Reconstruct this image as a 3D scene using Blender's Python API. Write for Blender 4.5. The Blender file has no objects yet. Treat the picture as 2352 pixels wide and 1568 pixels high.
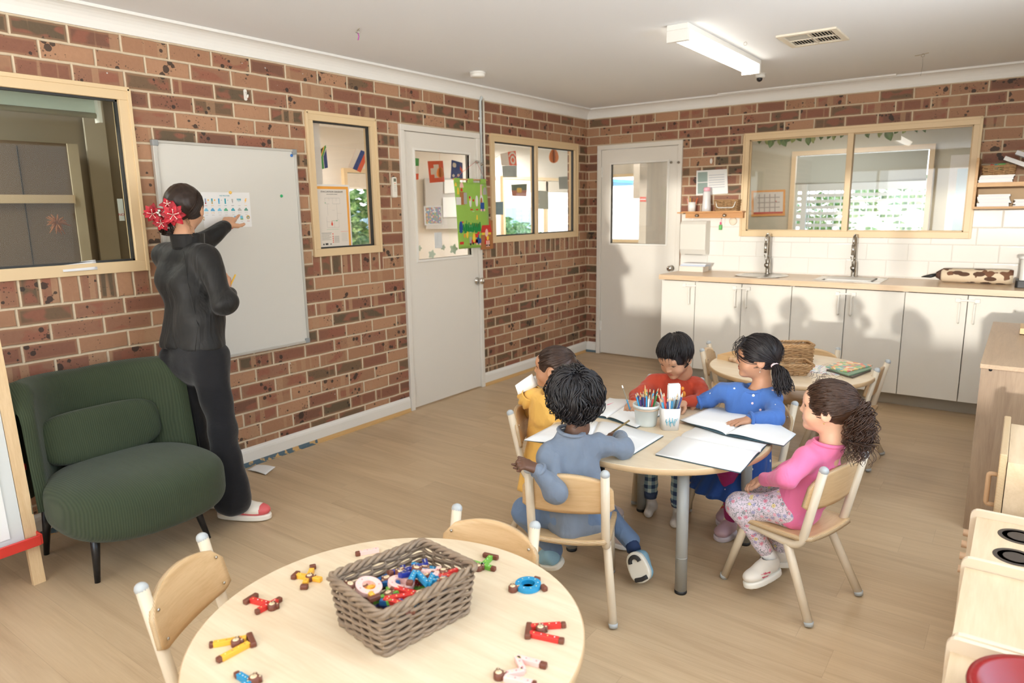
import bpy, math, random
import numpy as np
from mathutils import Vector, Matrix, Euler
C = bpy.context.scene.collection
PI = math.pi

# ------------------------------------------------------------------ camera
YAW, PITCH, ROLL = .6330, .1881, -.0150
CAM = np.array([3.7106, -6.4039, 1.5206])
_F = np.array([-math.sin(YAW)*math.cos(PITCH), math.cos(YAW)*math.cos(PITCH), -math.sin(PITCH)])
_r0 = np.array([math.cos(YAW), math.sin(YAW), 0.]); _u0 = np.cross(_r0, _F)
_R = _r0*math.cos(ROLL)+_u0*math.sin(ROLL); _U = -_r0*math.sin(ROLL)+_u0*math.cos(ROLL)
cd = bpy.data.cameras.new('camera'); cam = bpy.data.objects.new('camera', cd); C.objects.link(cam)
M = Matrix.Identity(4)
for i in range(3):
    M[i][0] = _R[i]; M[i][1] = _U[i]; M[i][2] = -_F[i]; M[i][3] = CAM[i]
cam.matrix_world = M
cd.sensor_width = 36; cd.lens = 36*1600.1/2352; cd.clip_start = .05; cd.clip_end = 200
cd.dof.use_dof = True; cd.dof.focus_distance = 2.9; cd.dof.aperture_fstop = 3.2
bpy.context.scene.camera = cam
# ------------------------------------------------------------------ world and exposure
sc = bpy.context.scene
sc.view_settings.view_transform = 'Standard'; sc.view_settings.look = 'None'
sc.view_settings.gamma = 1; sc.view_settings.use_curve_mapping = False
sc.view_settings.exposure = 0.22
sc.cycles.max_bounces = 8; sc.cycles.diffuse_bounces = 4; sc.cycles.glossy_bounces = 3
sc.cycles.transparent_max_bounces = 12; sc.cycles.transmission_bounces = 4
sc.cycles.sample_clamp_indirect = 6; sc.cycles.use_denoising = True
sc.cycles.caustics_reflective = False; sc.cycles.caustics_refractive = False
W = bpy.data.worlds.new('sky'); sc.world = W; W.use_nodes = True
nt = W.node_tree; nt.nodes.clear()
wo = nt.nodes.new('ShaderNodeOutputWorld'); bg = nt.nodes.new('ShaderNodeBackground')
tc = nt.nodes.new('ShaderNodeTexCoord'); sx = nt.nodes.new('ShaderNodeSeparateXYZ'); rp = nt.nodes.new('ShaderNodeValToRGB')
nt.links.new(tc.outputs['Generated'], sx.inputs[0]); nt.links.new(sx.outputs['Z'], rp.inputs[0])
rp.color_ramp.elements[0].color = (.95, .95, .92, 1); rp.color_ramp.elements[0].position = 0.0
rp.color_ramp.elements[1].color = (.42, .66, .95, 1); rp.color_ramp.elements[1].position = .35
nt.links.new(rp.outputs[0], bg.inputs[0]); bg.inputs[1].default_value = 3.6
nt.links.new(bg.outputs[0], wo.inputs[0])

def light(name, kind, loc, energy, color=(1,1,1), size=1, sizey=None, to=None, spread=None, angle=None):
    l = bpy.data.lights.new(name, kind); l.energy = energy; l.color = color
    o = bpy.data.objects.new(name, l); C.objects.link(o); o.location = loc
    if kind == 'AREA':
        l.shape = 'RECTANGLE'; l.size = size; l.size_y = sizey or size
        if spread: l.spread = spread
    if angle is not None: l.angle = angle
    if to is not None:
        d = Vector(to)-Vector(loc); o.rotation_euler = d.to_track_quat('-Z', 'Y').to_euler()
    return o

# low sun entering through the rear windows and reaching the kitchen wall
light('sun', 'SUN', (3.5, -12, 3), 1.7, (1, .96, .88), to=(3.5-.042*10, -2, 3-.045*10), angle=math.radians(1.1))
# daylight in the window openings of the rear and right wall, plus added ceiling fills
light('rear_window_daylight', 'AREA', (2.8, -9.32, 1.55), 30, (.97, .98, 1), 2.8, 1.3, to=(2.8, 0, 1.6))
light('ceiling_fill_rear', 'AREA', (2.6, -11.6, -.02), 1350, (.88, .94, 1), 5.5, 4.0, to=(2.2, -10.5, 3))  # added lamp aimed upward to brighten the ceiling; no ground is modelled here
light('side_window_daylight', 'AREA', (4.78, -4.65, 1.65), 20, (.97, .98, 1), 3.4, 1.3, to=(0, -4.6, 1.2))
light('ceiling_fill_side', 'AREA', (6.6, -4.6, -.02), 520, (.88, .94, 1), 2.6, 4.5, to=(5.6, -4.6, 3))  # second added upward lamp, brightens the ceiling through the side windows
# downward share of the ceiling tubes
for p, e in [((2.075, -1.98, 2.395), 5), ((2.075, -5.75, 2.395), .5), ((3.3, -7.8, 2.395), 7)]:
    light('tube_lamp_light', 'AREA', p, e, (1, .96, .9), .1, 1.2, to=(p[0], p[1], 0))
for p, e in [((-2.2, -2.2, 2.42), 60), ((-2.0, 2.6, 2.42), 60), ((1.9, 1.2, 2.42), 22), ((.2, 1.0, 2.4), 8), ((-.9, -5.6, 2.4), 30)]:
    light('next_room_light', 'AREA', p, e, (1, .99, .96), 1.0, 1.0, to=(p[0], p[1], 0))

def at(u, v, **k):
    d = _F+_R*(u-1176)/1600.1-_U*(v-784)/1600.1
    a, val = list(k.items())[0]
    if a == 'd': return CAM+d*val
    i = 'xyz'.index(a); return CAM+d*((val-CAM[i])/d[i])

# ------------------------------------------------------------------ materials
def s2l(c):
    return tuple((x/255/12.92 if x/255 <= .04045 else ((x/255+.055)/1.055)**2.4) for x in c)
class N:
    """small helper around a node tree"""
    def __init__(s, name):
        s.m = bpy.data.materials.new(name); s.m.use_nodes = True; s.t = s.m.node_tree; s.t.nodes.clear()
        s.out = s.new('ShaderNodeOutputMaterial'); s._tc = None
    def new(s, typ, **k):
        n = s.t.nodes.new(typ)
        for a, b in k.items(): setattr(n, a, b)
        return n
    def link(s, a, b): s.t.links.new(a, b)
    def put(s, sock, v):
        if v is None: return
        if isinstance(v, bpy.types.NodeSocket): s.link(v, sock)
        elif isinstance(v, (tuple, list)) and len(v) == 3 and len(sock.default_value) == 4: sock.default_value = (*v, 1)
        else: sock.default_value = v
    def co(s, kind='Object'):
        if s._tc is None: s._tc = s.new('ShaderNodeTexCoord')
        return s._tc.outputs[kind]
    def m_(s, op, a, b=None, c=None, clamp=False):
        n = s.new('ShaderNodeMath', operation=op); n.use_clamp = clamp
        for i, v in enumerate((a, b, c)): s.put(n.inputs[i], v)
        return n.outputs[0]
    def step(s, x, lo, hi):
        n = s.new('ShaderNodeMapRange', interpolation_type='SMOOTHSTEP'); s.put(n.inputs[0], x)
        n.inputs[1].default_value = lo; n.inputs[2].default_value = hi; return n.outputs[0]
    def mix(s, f, a, b, mode='MIX'):
        n = s.new('ShaderNodeMix', data_type='RGBA', blend_type=mode)
        s.put(n.inputs[0], f); s.put(n.inputs[6], a); s.put(n.inputs[7], b); return n.outputs[2]
    def mapping(s, scale, rot=(0,0,0), loc=(0,0,0), src=None):
        n = s.new('ShaderNodeMapping'); s.link(src or s.co(), n.inputs[0])
        n.inputs['Scale'].default_value = scale; n.inputs['Rotation'].default_value = rot; n.inputs['Location'].default_value = loc
        return n.outputs[0]
    def noise(s, vec=None, scale=5, detail=3, rough=.5, dist=0, dim='3D', w=None):
        n = s.new('ShaderNodeTexNoise', noise_dimensions=dim)
        if vec is not None: s.link(vec, n.inputs['Vector'])
        if w is not None: s.put(n.inputs['W'], w)
        n.inputs['Scale'].default_value = scale; n.inputs['Detail'].default_value = detail
        n.inputs['Roughness'].default_value = rough; n.inputs['Distortion'].default_value = dist
        return n.outputs['Fac']
    def vor(s, vec, scale, feature='F1', out='Distance', rand=1):
        n = s.new('ShaderNodeTexVoronoi', feature=feature); s.link(vec, n.inputs['Vector'])
        n.inputs['Scale'].default_value = scale; n.inputs['Randomness'].default_value = rand
        return n.outputs[out]
    def ramp(s, f, stops, mode='LINEAR'):
        n = s.new('ShaderNodeValToRGB'); s.put(n.inputs[0], f); cr = n.color_ramp; cr.interpolation = mode
        while len(cr.elements) < len(stops): cr.elements.new(.5)
        for e, (p, c) in zip(cr.elements, stops): e.position = p; e.color = (*c, 1)
        return n.outputs[0]
    def bump(s, h, strength=.3, dist=.01):
        n = s.new('ShaderNodeBump'); s.put(n.inputs['Height'], h)
        n.inputs['Strength'].default_value = strength; n.inputs['Distance'].default_value = dist
        return n.outputs[0]
    def done(s, col, rough=.5, metal=0, normal=None, spec=.5, sheen=0, coat=0, emit=None, estr=0, sss=0, trans=0, aniso=0):
        b = s.new('ShaderNodeBsdfPrincipled')
        s.put(b.inputs['Base Color'], col); s.put(b.inputs['Roughness'], rough); s.put(b.inputs['Metallic'], metal)
        if normal is not None: s.link(normal, b.inputs['Normal'])
        b.inputs['Specular IOR Level'].default_value = spec
        b.inputs['Sheen Weight'].default_value = sheen; b.inputs['Coat Weight'].default_value = coat
        b.inputs['Transmission Weight'].default_value = trans; b.inputs['Anisotropic'].default_value = aniso
        if sss:
            b.inputs['Subsurface Weight'].default_value = sss; b.inputs['Subsurface Radius'].default_value = (1, .35, .2)
            b.inputs['Subsurface Scale'].default_value = .006
        if emit is not None:
            s.put(b.inputs['Emission Color'], emit); b.inputs['Emission Strength'].default_value = estr
        s.link(b.outputs[0], s.out.inputs[0]); return s.m
_mc = {}
def plain(rgb, rough=.5, metal=0, bump=0, bscale=40, var=.0, spec=.5, sheen=0, coat=0, name=None, sss=0):
    key = (tuple(rgb), rough, metal, bump, bscale, var, spec, sheen, coat, sss)
    if key in _mc: return _mc[key]
    n = N(name or 'paint_%d_%d_%d' % tuple(rgb)); c = s2l(rgb); nm = None; col = c
    if var:
        f = n.noise(n.co(), 6, 3); col = n.mix(f, tuple(x*(1-var) for x in c), tuple(min(1, x*(1+var)) for x in c))
    if bump: nm = n.bump(n.noise(n.co(), bscale, 3), bump, .01)
    _mc[key] = n.done(col, rough, metal, nm, spec, sheen, coat, sss=sss); return _mc[key]
def emis(rgb, strength, name='lamp_glow'):
    n = N(name); return n.done(s2l(rgb), .4, emit=s2l(rgb), estr=strength)
def wood(name, a, b, scale=1, axis='x', rough=.4, coat=0, ply=False):
    """fine grained wood, grain along the given object axis"""
    n = N(name); st = {'x': (1.5, 18, 18), 'y': (18, 1.5, 18), 'z': (18, 18, 1.5)}[axis]
    v = n.mapping(tuple(x*scale for x in st))
    f = n.noise(v, 2.0, 6, .6, 1.2); g = n.noise(n.mapping(tuple(x*scale*6 for x in st)), 3, 2)
    f2 = n.m_('ADD', n.m_('MULTIPLY', f, .75), n.m_('MULTIPLY', g, .25))
    col = n.ramp(f2, [(.3, s2l(b)), (.62, s2l(a))])
    return n.done(col, rough, 0, n.bump(g, .05, .002), coat=coat)

# ------------------------------------------------------------------ mesh builder
def basis(d, up=(0, 0, 1)):
    d = Vector(d).normalized(); u = Vector(up)
    if abs(d.dot(u)) > .98: u = Vector((1, 0, 0)) if abs(d.x) < .9 else Vector((0, 1, 0))
    x = d.cross(u).normalized(); y = x.cross(d).normalized(); return x, y, d
class MB:
    def __init__(s): s.v = []; s.f = []; s.m = []; s.sm = []; s.cur = 0
    def add(s, vs, fs, smooth=False, T=None):
        o = len(s.v)
        s.v += [tuple(T @ Vector(p)) for p in vs] if T is not None else [tuple(p) for p in vs]
        s.f += [tuple(i+o for i in q) for q in fs]; s.m += [s.cur]*len(fs); s.sm += [smooth]*len(fs); return s
    def box(s, x0, x1, y0, y1, z0, z1, T=None):
        v = [(x, y, z) for z in (z0, z1) for y in (y0, y1) for x in (x0, x1)]
        return s.add(v, [(0,2,3,1),(4,5,7,6),(0,1,5,4),(2,6,7,3),(0,4,6,2),(1,3,7,5)], T=T)
    def cbox(s, c, size, T=None):
        return s.box(c[0]-size[0]/2, c[0]+size[0]/2, c[1]-size[1]/2, c[1]+size[1]/2, c[2]-size[2]/2, c[2]+size[2]/2, T)
    def bar(s, a, b, w, h, up=(0, 0, 1)):
        a = Vector(a); b = Vector(b); x, y, d = basis(b-a, up); vs = []
        for p in (a, b):
            for i, j in ((-1, -1), (1, -1), (1, 1), (-1, 1)): vs.append(p+x*i*w/2+y*j*h/2)
        return s.add(vs, [(0,1,2,3),(7,6,5,4),(0,4,5,1),(1,5,6,2),(2,6,7,3),(3,7,4,0)])
    def prism(s, poly, z0, z1, T=None, smooth=False):
        n = len(poly); v = [(x, y, z0) for x, y in poly]+[(x, y, z1) for x, y in poly]
        s.add(v, [tuple(range(n-1, -1, -1)), tuple(range(n, 2*n))], T=T)
        k = len(s.v)-2*n; s.f += [(k+i, k+(i+1) % n, k+n+(i+1) % n, k+n+i) for i in range(n)]
        s.m += [s.cur]*n; s.sm += [smooth]*n; return s
    def tube(s, pts, r, seg=10, caps=True, closed=False, flat=1., rounded=False):
        P = [Vector(p) for p in pts]; n = len(P); R = [r]*n if not hasattr(r, '__len__') else list(r)
        if rounded and not closed:   # hemispherical ends
            d0 = (P[0]-P[1]).normalized(); d1 = (P[-1]-P[-2]).normalized(); r0, r1 = R[0], R[-1]
            A = [(P[0]+d0*r0*math.sin(t), r0*math.cos(t)) for t in (1.5, 1.1, .6)]
            B = [(P[-1]+d1*r1*math.sin(t), r1*math.cos(t)) for t in (.6, 1.1, 1.5)]
            P = [a[0] for a in A]+P+[b[0] for b in B]; R = [a[1] for a in A]+R+[b[1] for b in B]; n = len(P)
        x = None; vs = []
        for i in range(n):
            if closed: d = P[(i+1) % n]-P[i-1]
            else: d = P[min(i+1, n-1)]-P[max(i-1, 0)]
            if d.length < 1e-9: d = Vector((0, 0, 1))
            d.normalize()
            if x is None: x = basis(d)[0]
            x = (x-d*x.dot(d))
            if x.length < 1e-6: x = basis(d)[0]
            x.normalize(); y = d.cross(x)
            for k in range(seg):
                a = 2*PI*k/seg; vs.append(P[i]+x*math.cos(a)*R[i]+y*math.sin(a)*R[i]*flat)
        fs = []
        for i in range(n if closed else n-1):
            for k in range(seg):
                a = i*seg+k; b = i*seg+(k+1) % seg; j = ((i+1) % n)*seg
                fs.append((a, b, j+(k+1) % seg, j+k))
        if caps and not closed: fs += [tuple(range(seg-1, -1, -1)), tuple(range((n-1)*seg, n*seg))]
        return s.add(vs, fs, True)
    def lathe(s, prof, c=(0, 0, 0), seg=24, T=None, smooth=True):
        vs = []; n = len(prof)
        for r, z in prof:
            for k in range(seg):
                a = 2*PI*k/seg; vs.append((c[0]+r*math.cos(a), c[1]+r*math.sin(a), c[2]+z))
        fs = [(i*seg+k, i*seg+(k+1) % seg, (i+1)*seg+(k+1) % seg, (i+1)*seg+k) for i in range(n-1) for k in range(seg)]
        if prof[0][0] > 1e-6: fs.append(tuple(range(seg-1, -1, -1)))
        if prof[-1][0] > 1e-6: fs.append(tuple(range((n-1)*seg, n*seg)))
        return s.add(vs, fs, smooth, T)
    def ball(s, c, r, seg=12, T=None):
        rr = (r, r, r) if not hasattr(r, '__len__') else r; n = max(5, seg//2+1)
        vs = []
        for i in range(n):
            t = PI*i/(n-1)
            for k in range(seg):
                a = 2*PI*k/seg; vs.append((c[0]+rr[0]*math.sin(t)*math.cos(a), c[1]+rr[1]*math.sin(t)*math.sin(a), c[2]-rr[2]*math.cos(t)))
        fs = [(i*seg+k, i*seg+(k+1) % seg, (i+1)*seg+(k+1) % seg, (i+1)*seg+k) for i in range(n-1) for k in range(seg)]
        return s.add(vs, fs, True, T)
    def sheet(s, fn, nu, nv, th=0, smooth=True):
        """surface fn(u,v) u,v in 0..1; th gives it a real thickness along -normal (or -z)"""
        g = [[Vector(fn(i/nu, j/nv)) for j in range(nv+1)] for i in range(nu+1)]
        vs = [g[i][j] for i in range(nu+1) for j in range(nv+1)]; w = nv+1
        fs = [(i*w+j, (i+1)*w+j, (i+1)*w+j+1, i*w+j+1) for i in range(nu) for j in range(nv)]
        if th:
            K = len(vs); nrm = []
            for i in range(nu+1):
                for j in range(nv+1):
                    du = g[min(i+1, nu)][j]-g[max(i-1, 0)][j]; dv = g[i][min(j+1, nv)]-g[i][max(j-1, 0)]
                    n = du.cross(dv); n = n.normalized() if n.length > 1e-12 else Vector((0, 0, 1)); nrm.append(n)
            vs = vs+[v-n*th for v, n in zip(vs, nrm)]
            fs2 = [tuple(K+a for a in reversed(q)) for q in fs]
            rim = []
            for i in range(nu): rim += [(i*w, K+i*w, K+(i+1)*w, (i+1)*w), ((i+1)*w+nv, K+(i+1)*w+nv, K+i*w+nv, i*w+nv)]
            for j in range(nv): rim += [(j+1, K+j+1, K+j, j), (nu*w+j, K+nu*w+j, K+nu*w+j+1, nu*w+j+1)]
            fs = fs+fs2+rim
        return s.add(vs, fs, smooth)
    def build(s, name, mats, parent=None, bevel=0, loc=None, mod=None, auto=True):
        me = bpy.data.meshes.new(name); me.from_pydata(s.v, [], s.f)
        mats = mats if isinstance(mats, (list, tuple)) else [mats]
        for m in mats: me.materials.append(m)
        me.polygons.foreach_set('material_index', s.m); me.polygons.foreach_set('use_smooth', s.sm); me.update()
        o = bpy.data.objects.new(name, me); C.objects.link(o)
        if parent is not None: o.parent = parent
        if loc is not None: o.location = loc
        if bevel:
            b = o.modifiers.new('bevel', 'BEVEL'); b.width = bevel; b.segments = 2; b.limit_method = 'ANGLE'; b.angle_limit = math.radians(50)
        return o
def thing(name, label, cat, loc=(0, 0, 0), rz=0, group=None, rot=None):
    o = bpy.data.objects.new(name, None); C.objects.link(o); o.empty_display_size = .05
    o.location = loc; o.rotation_euler = rot or (0, 0, rz); return tag(o, label, cat, group)
def tag(o, label, cat, group=None, kind=None):
    o['label'] = label; o['category'] = cat
    if group: o['group'] = group
    if kind: o['kind'] = kind
    return o
def struct(o): o['kind'] = 'structure'; return o
def tree_copy(root, loc=None, rz=None, label=None, group=None, rot=None):
    r = root.copy(); C.objects.link(r)
    if loc is not None: r.location = loc
    if rz is not None: r.rotation_euler = (0, 0, rz)
    if rot is not None: r.rotation_euler = rot
    if label: r['label'] = label
    if group: r['group'] = group
    for ch in [o for o in root.children]:
        c = ch.copy(); C.objects.link(c); c.parent = r
        for g in [o for o in ch.children]:
            d = g.copy(); C.objects.link(d); d.parent = c
    return r
def arc(c, r, a0, a1, n, plane='xy'):
    out = []
    for i in range(n+1):
        a = a0+(a1-a0)*i/n; p, q = r*math.cos(a), r*math.sin(a)
        out.append((c[0]+p, c[1]+q, c[2]) if plane == 'xy' else (c[0]+p, c[1], c[2]+q) if plane == 'xz' else (c[0], c[1]+p, c[2]+q))
    return out
def round_path(pts, rad, n=5):
    """polyline with rounded corners"""
    P = [Vector(p) for p in pts]; out = [P[0]]
    for i in range(1, len(P)-1):
        a = (P[i-1]-P[i]); b = (P[i+1]-P[i]); r = min(rad, a.length*.45, b.length*.45)
        s, e = P[i]+a.normalized()*r, P[i]+b.normalized()*r
        for k in range(n+1):
            t = k/n; out.append(s*(1-t)**2+P[i]*2*t*(1-t)+e*t*t)
    out.append(P[-1]); return out
def rrect(w, h, r, n=5):
    out = []
    for cx, cy, a0 in ((w/2-r, h/2-r, 0), (-w/2+r, h/2-r, PI/2), (-w/2+r, -h/2+r, PI), (w/2-r, -h/2+r, 1.5*PI)):
        for i in range(n+1):
            a = a0+PI/2*i/n; out.append((cx+r*math.cos(a), cy+r*math.sin(a)))
    return out
def lt(a, b, t): return a+(b-a)*t
def text(body, size, loc, rot, m, parent, name='lettering', ext=.0006, align='CENTER'):
    cu = bpy.data.curves.new('tmp', 'FONT'); cu.body = body; cu.size = size; cu.extrude = ext; cu.align_x = align; cu.resolution_u = 3
    t = bpy.data.objects.new('tmp', cu); C.objects.link(t)
    me = bpy.data.meshes.new_from_object(t.evaluated_get(bpy.context.evaluated_depsgraph_get())); bpy.data.objects.remove(t)
    me.materials.clear(); me.materials.append(m); o = bpy.data.objects.new(name, me); C.objects.link(o); o.location = loc; o.rotation_euler = rot
    if parent is not None: o.parent = parent
    return o
# ================================================================== MATERIALS OF THE SHELL
Z0 = .1592; CO = .086
def brick_material(name, axis, u0, odd_shift, sills):
    n = N(name); co = n.co(); s = n.new('ShaderNodeSeparateXYZ'); n.link(co, s.inputs[0])
    wob = n.noise(co, 9, 2)
    wz = n.m_('MULTIPLY', n.m_('SUBTRACT', wob, .5), .006)
    u = n.m_('MULTIPLY', s.outputs['Y'], -1) if axis == 'y' else s.outputs['X']
    u = n.m_('ADD', u, wz); v = n.m_('ADD', s.outputs['Z'], wz)
    row = n.m_('FLOOR', n.m_('DIVIDE', n.m_('SUBTRACT', v, Z0), CO)); fr = n.m_('FRACT', n.m_('DIVIDE', n.m_('SUBTRACT', v, Z0-2*CO), CO))
    par = n.m_('ABSOLUTE', n.m_('MODULO', row, 2))
    c = n.m_('ADD', n.m_('DIVIDE', n.m_('SUBTRACT', u, u0-2.4), .24), n.m_('MULTIPLY', n.m_('SUBTRACT', 1, par), .5+odd_shift))
    bi = n.m_('FLOOR', c); fc = n.m_('FRACT', c)
    du = n.m_('MULTIPLY', n.m_('MINIMUM', fc, n.m_('SUBTRACT', 1, fc)), .24)
    dv = n.m_('MULTIPLY', n.m_('MINIMUM', fr, n.m_('SUBTRACT', 1, fr)), CO)
    d = n.m_('MINIMUM', du, dv)
    idn = n.m_('ADD', n.m_('MULTIPLY', row, 37.17), n.m_('MULTIPLY', bi, 5.31))
    if sills:   # bricks on edge under the windows
        m = None
        for a, b in sills:
            k = n.m_('MULTIPLY', n.m_('GREATER_THAN', u, a), n.m_('LESS_THAN', u, b)); m = k if m is None else n.m_('ADD', m, k)
        zt = Z0+11*CO
        m = n.m_('MULTIPLY', m, n.m_('MULTIPLY', n.m_('GREATER_THAN', v, zt), n.m_('LESS_THAN', v, zt+.135)))
        c2 = n.m_('DIVIDE', n.m_('ADD', u, 2.4), CO); f2 = n.m_('FRACT', c2)
        d2 = n.m_('MINIMUM', n.m_('MULTIPLY', n.m_('MINIMUM', f2, n.m_('SUBTRACT', 1, f2)), CO), n.m_('SUBTRACT', v, zt))
        mx = n.new('ShaderNodeMix'); n.link(m, mx.inputs[0]); n.link(d, mx.inputs[2]); n.link(d2, mx.inputs[3]); d = mx.outputs[0]
        my = n.new('ShaderNodeMix'); n.link(m, my.inputs[0]); n.link(idn, my.inputs[2]); n.link(n.m_('ADD', n.m_('MULTIPLY', n.m_('FLOOR', c2), 7.7), 900), my.inputs[3]); idn = my.outputs[0]
    mask = n.step(d, .0042, .0075)
    wn = n.new('ShaderNodeTexWhiteNoise', noise_dimensions='1D'); n.link(idn, wn.inputs['W'])
    wc = n.new('ShaderNodeSeparateColor'); n.link(wn.outputs['Color'], wc.inputs[0])
    r1, r2 = wn.outputs['Value'], wc.outputs[0]; r3 = wc.outputs[1]
    base = n.ramp(r1, [(0, s2l((176, 120, 80))), (.15, s2l((164, 108, 70))), (.28, s2l((136, 76, 50))), (.48, s2l((148, 92, 62))), (.62, s2l((114, 84, 56))), (.74, s2l((158, 106, 70))), (.84, s2l((100, 80, 56))), (.92, s2l((122, 72, 50)))], 'CONSTANT')
    base = n.mix(n.m_('MULTIPLY', n.m_('SUBTRACT', 1, n.step(d, .008, .020)), .5), base, s2l((172, 118, 78)))
    # per brick offset texture space
    cx = n.new('ShaderNodeCombineXYZ'); n.link(u, cx.inputs[0]); n.link(v, cx.inputs[1]); n.link(n.m_('MULTIPLY', idn, 1.37), cx.inputs[2])
    bl = n.noise(n.mapping((7, 13, 1), src=cx.outputs[0]), 1, 1)
    red = n.m_('MULTIPLY', n.step(bl, .50, .58), n.step(d, .008, .022))
    red = n.m_('MULTIPLY', red, n.step(r2, .35, .45))
    col = n.mix(n.m_('MULTIPLY', red, .75), base, s2l((148, 72, 44)))
    bands = n.noise(n.mapping((16, .4, 1), src=cx.outputs[0]), 1, 1)
    bm = n.m_('MULTIPLY', n.step(bands, .57, .60), n.step(r3, .45, .55))
    col = n.mix(n.m_('MULTIPLY', bm, .7), col, s2l((176, 128, 88)))
    fine = n.noise(co, 55, 4, .6); col = n.mix(n.m_('MULTIPLY', n.m_('SUBTRACT', fine, .3), .5), col, n.mix(1, col, (.62, .56, .48), 'MULTIPLY'))
    vd = n.vor(co, 21); vs = n.noise(co, 7, 1); th = n.m_('MULTIPLY', n.m_('SUBTRACT', vs, .42), 1.5)
    spot = n.m_('LESS_THAN', n.m_('ADD', vd, n.m_('MULTIPLY', n.noise(co, 120, 2), .12)), n.m_('ADD', th, .04))
    vd2 = n.vor(co, 60); spot2 = n.m_('LESS_THAN', vd2, n.m_('MULTIPLY', n.m_('SUBTRACT', vs, .36), .9))
    sp = n.m_('MAXIMUM', n.m_('MULTIPLY', spot, .88), n.m_('MULTIPLY', spot2, .6))
    col = n.mix(sp, col, s2l((52, 42, 36)))
    chip = n.m_('LESS_THAN', n.vor(co, 17.3), n.m_('MULTIPLY', n.step(n.noise(co, 3.1, 0), .56, .7), .07))
    col = n.mix(chip, col, s2l((196, 196, 192)))
    hs = n.new('ShaderNodeHueSaturation'); hs.inputs['Saturation'].default_value = .84; hs.inputs['Hue'].default_value = .506; n.link(col, hs.inputs['Color']); col = hs.outputs[0]
    mort = n.mix(n.noise(co, 40, 3), s2l((198, 178, 150)), s2l((222, 205, 178)))
    col = n.mix(mask, mort, col)
    h = n.m_('ADD', n.m_('MULTIPLY', n.step(d, .001, .009), 1), n.m_('MULTIPLY', fine, .25))
    return n.done(col, n.mix(mask, (.95,)*3, (.62,)*3), 0, n.bump(h, .8, .006), spec=.35)
M_brick_l = brick_material('brick_left', 'y', .273-.012, -.04, [(4.56, 6.2), (2.9, 3.51), (.17, 1.64)])
M_brick_b = brick_material('brick_back', 'x', 1.224-1.2, 0, [])
def floor_material():
    n = N('vinyl_planks'); co = n.co(); s = n.new('ShaderNodeSeparateXYZ'); n.link(co, s.inputs[0])
    pw = .18; r = n.m_('DIVIDE', n.m_('ADD', s.outputs['Y'], 40), pw); row = n.m_('FLOOR', r); fy = n.m_('FRACT', r)
    w = n.new('ShaderNodeTexWhiteNoise', noise_dimensions='1D'); n.link(row, w.inputs['W'])
    c = n.m_('ADD', n.m_('DIVIDE', n.m_('ADD', s.outputs['X'], 40), 1.22), w.outputs['Value']); ci = n.m_('FLOOR', c); fx = n.m_('FRACT', c)
    w2 = n.new('ShaderNodeTexWhiteNoise', noise_dimensions='2D'); cb = n.new('ShaderNodeCombineXYZ'); n.link(row, cb.inputs[0]); n.link(ci, cb.inputs[1]); n.link(cb.outputs[0], w2.inputs['Vector'])
    cz = n.new('ShaderNodeCombineXYZ'); n.link(s.outputs['X'], cz.inputs[0]); n.link(s.outputs['Y'], cz.inputs[1]); n.link(n.m_('MULTIPLY', w2.outputs['Value'], 30), cz.inputs[2])
    g = n.noise(n.mapping((1.0, 12, 1), src=cz.outputs[0]), 1, 6, .62, 1.0)
    g2 = n.noise(n.mapping((5, 150, 1), src=cz.outputs[0]), 1, 3, .6)
    f = n.m_('ADD', n.m_('MULTIPLY', g, .72), n.m_('MULTIPLY', g2, .28))
    col = n.ramp(f, [(.25, s2l((172, 146, 114))), (.5, s2l((194, 168, 134))), (.75, s2l((208, 184, 150)))])
    tone = n.m_('ADD', .95, n.m_('MULTIPLY', w2.outputs['Value'], .09))
    cc = n.new('ShaderNodeCombineXYZ'); [n.link(tone, cc.inputs[i]) for i in range(3)]
    col = n.mix(1, col, cc.outputs[0], 'MULTIPLY')
    e = n.m_('MINIMUM', n.m_('MULTIPLY', n.m_('MINIMUM', fy, n.m_('SUBTRACT', 1, fy)), pw), n.m_('MULTIPLY', n.m_('MINIMUM', fx, n.m_('SUBTRACT', 1, fx)), 1.22))
    seam = n.step(e, .0004, .0016)
    col = n.mix(n.m_('MULTIPLY', n.m_('SUBTRACT', 1, seam), .2), col, s2l((110, 86, 66)))
    return n.done(col, n.m_('ADD', .36, n.m_('MULTIPLY', g2, .15)), 0, n.bump(n.m_('ADD', n.m_('MULTIPLY', g2, .15), seam), .12, .002), spec=.45)
M_floor = floor_material()
def tile_material():
    n = N('white_tiles'); co = n.co(); s = n.new('ShaderNodeSeparateXYZ'); n.link(co, s.inputs[0])
    r = n.m_('DIVIDE', n.m_('SUBTRACT', s.outputs['Z'], .80), .132); row = n.m_('FLOOR', r); fy = n.m_('FRACT', r)
    c = n.m_('ADD', n.m_('DIVIDE', n.m_('ADD', s.outputs['X'], 3.04), .3), n.m_('MULTIPLY', n.m_('MODULO', row, 2), .5)); fx = n.m_('FRACT', c)
    e = n.m_('MINIMUM', n.m_('MULTIPLY', n.m_('MINIMUM', fy, n.m_('SUBTRACT', 1, fy)), .132), n.m_('MULTIPLY', n.m_('MINIMUM', fx, n.m_('SUBTRACT', 1, fx)), .3))
    g = n.step(e, .0008, .0022)
    return n.done(n.mix(g, s2l((205, 200, 190)), s2l((236, 233, 226))), n.mix(g, (.7,)*3, (.09,)*3), 0, n.bump(n.step(e, .0005, .008), .5, .004))
M_tile = tile_material()
M_ceil = plain((234, 236, 238), .9, bump=.05, bscale=8, name='ceiling_paint')
M_white = plain((232, 229, 221), .45, name='white_gloss_paint'); M_door = plain((226, 221, 211), .38, name='door_paint')
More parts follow.
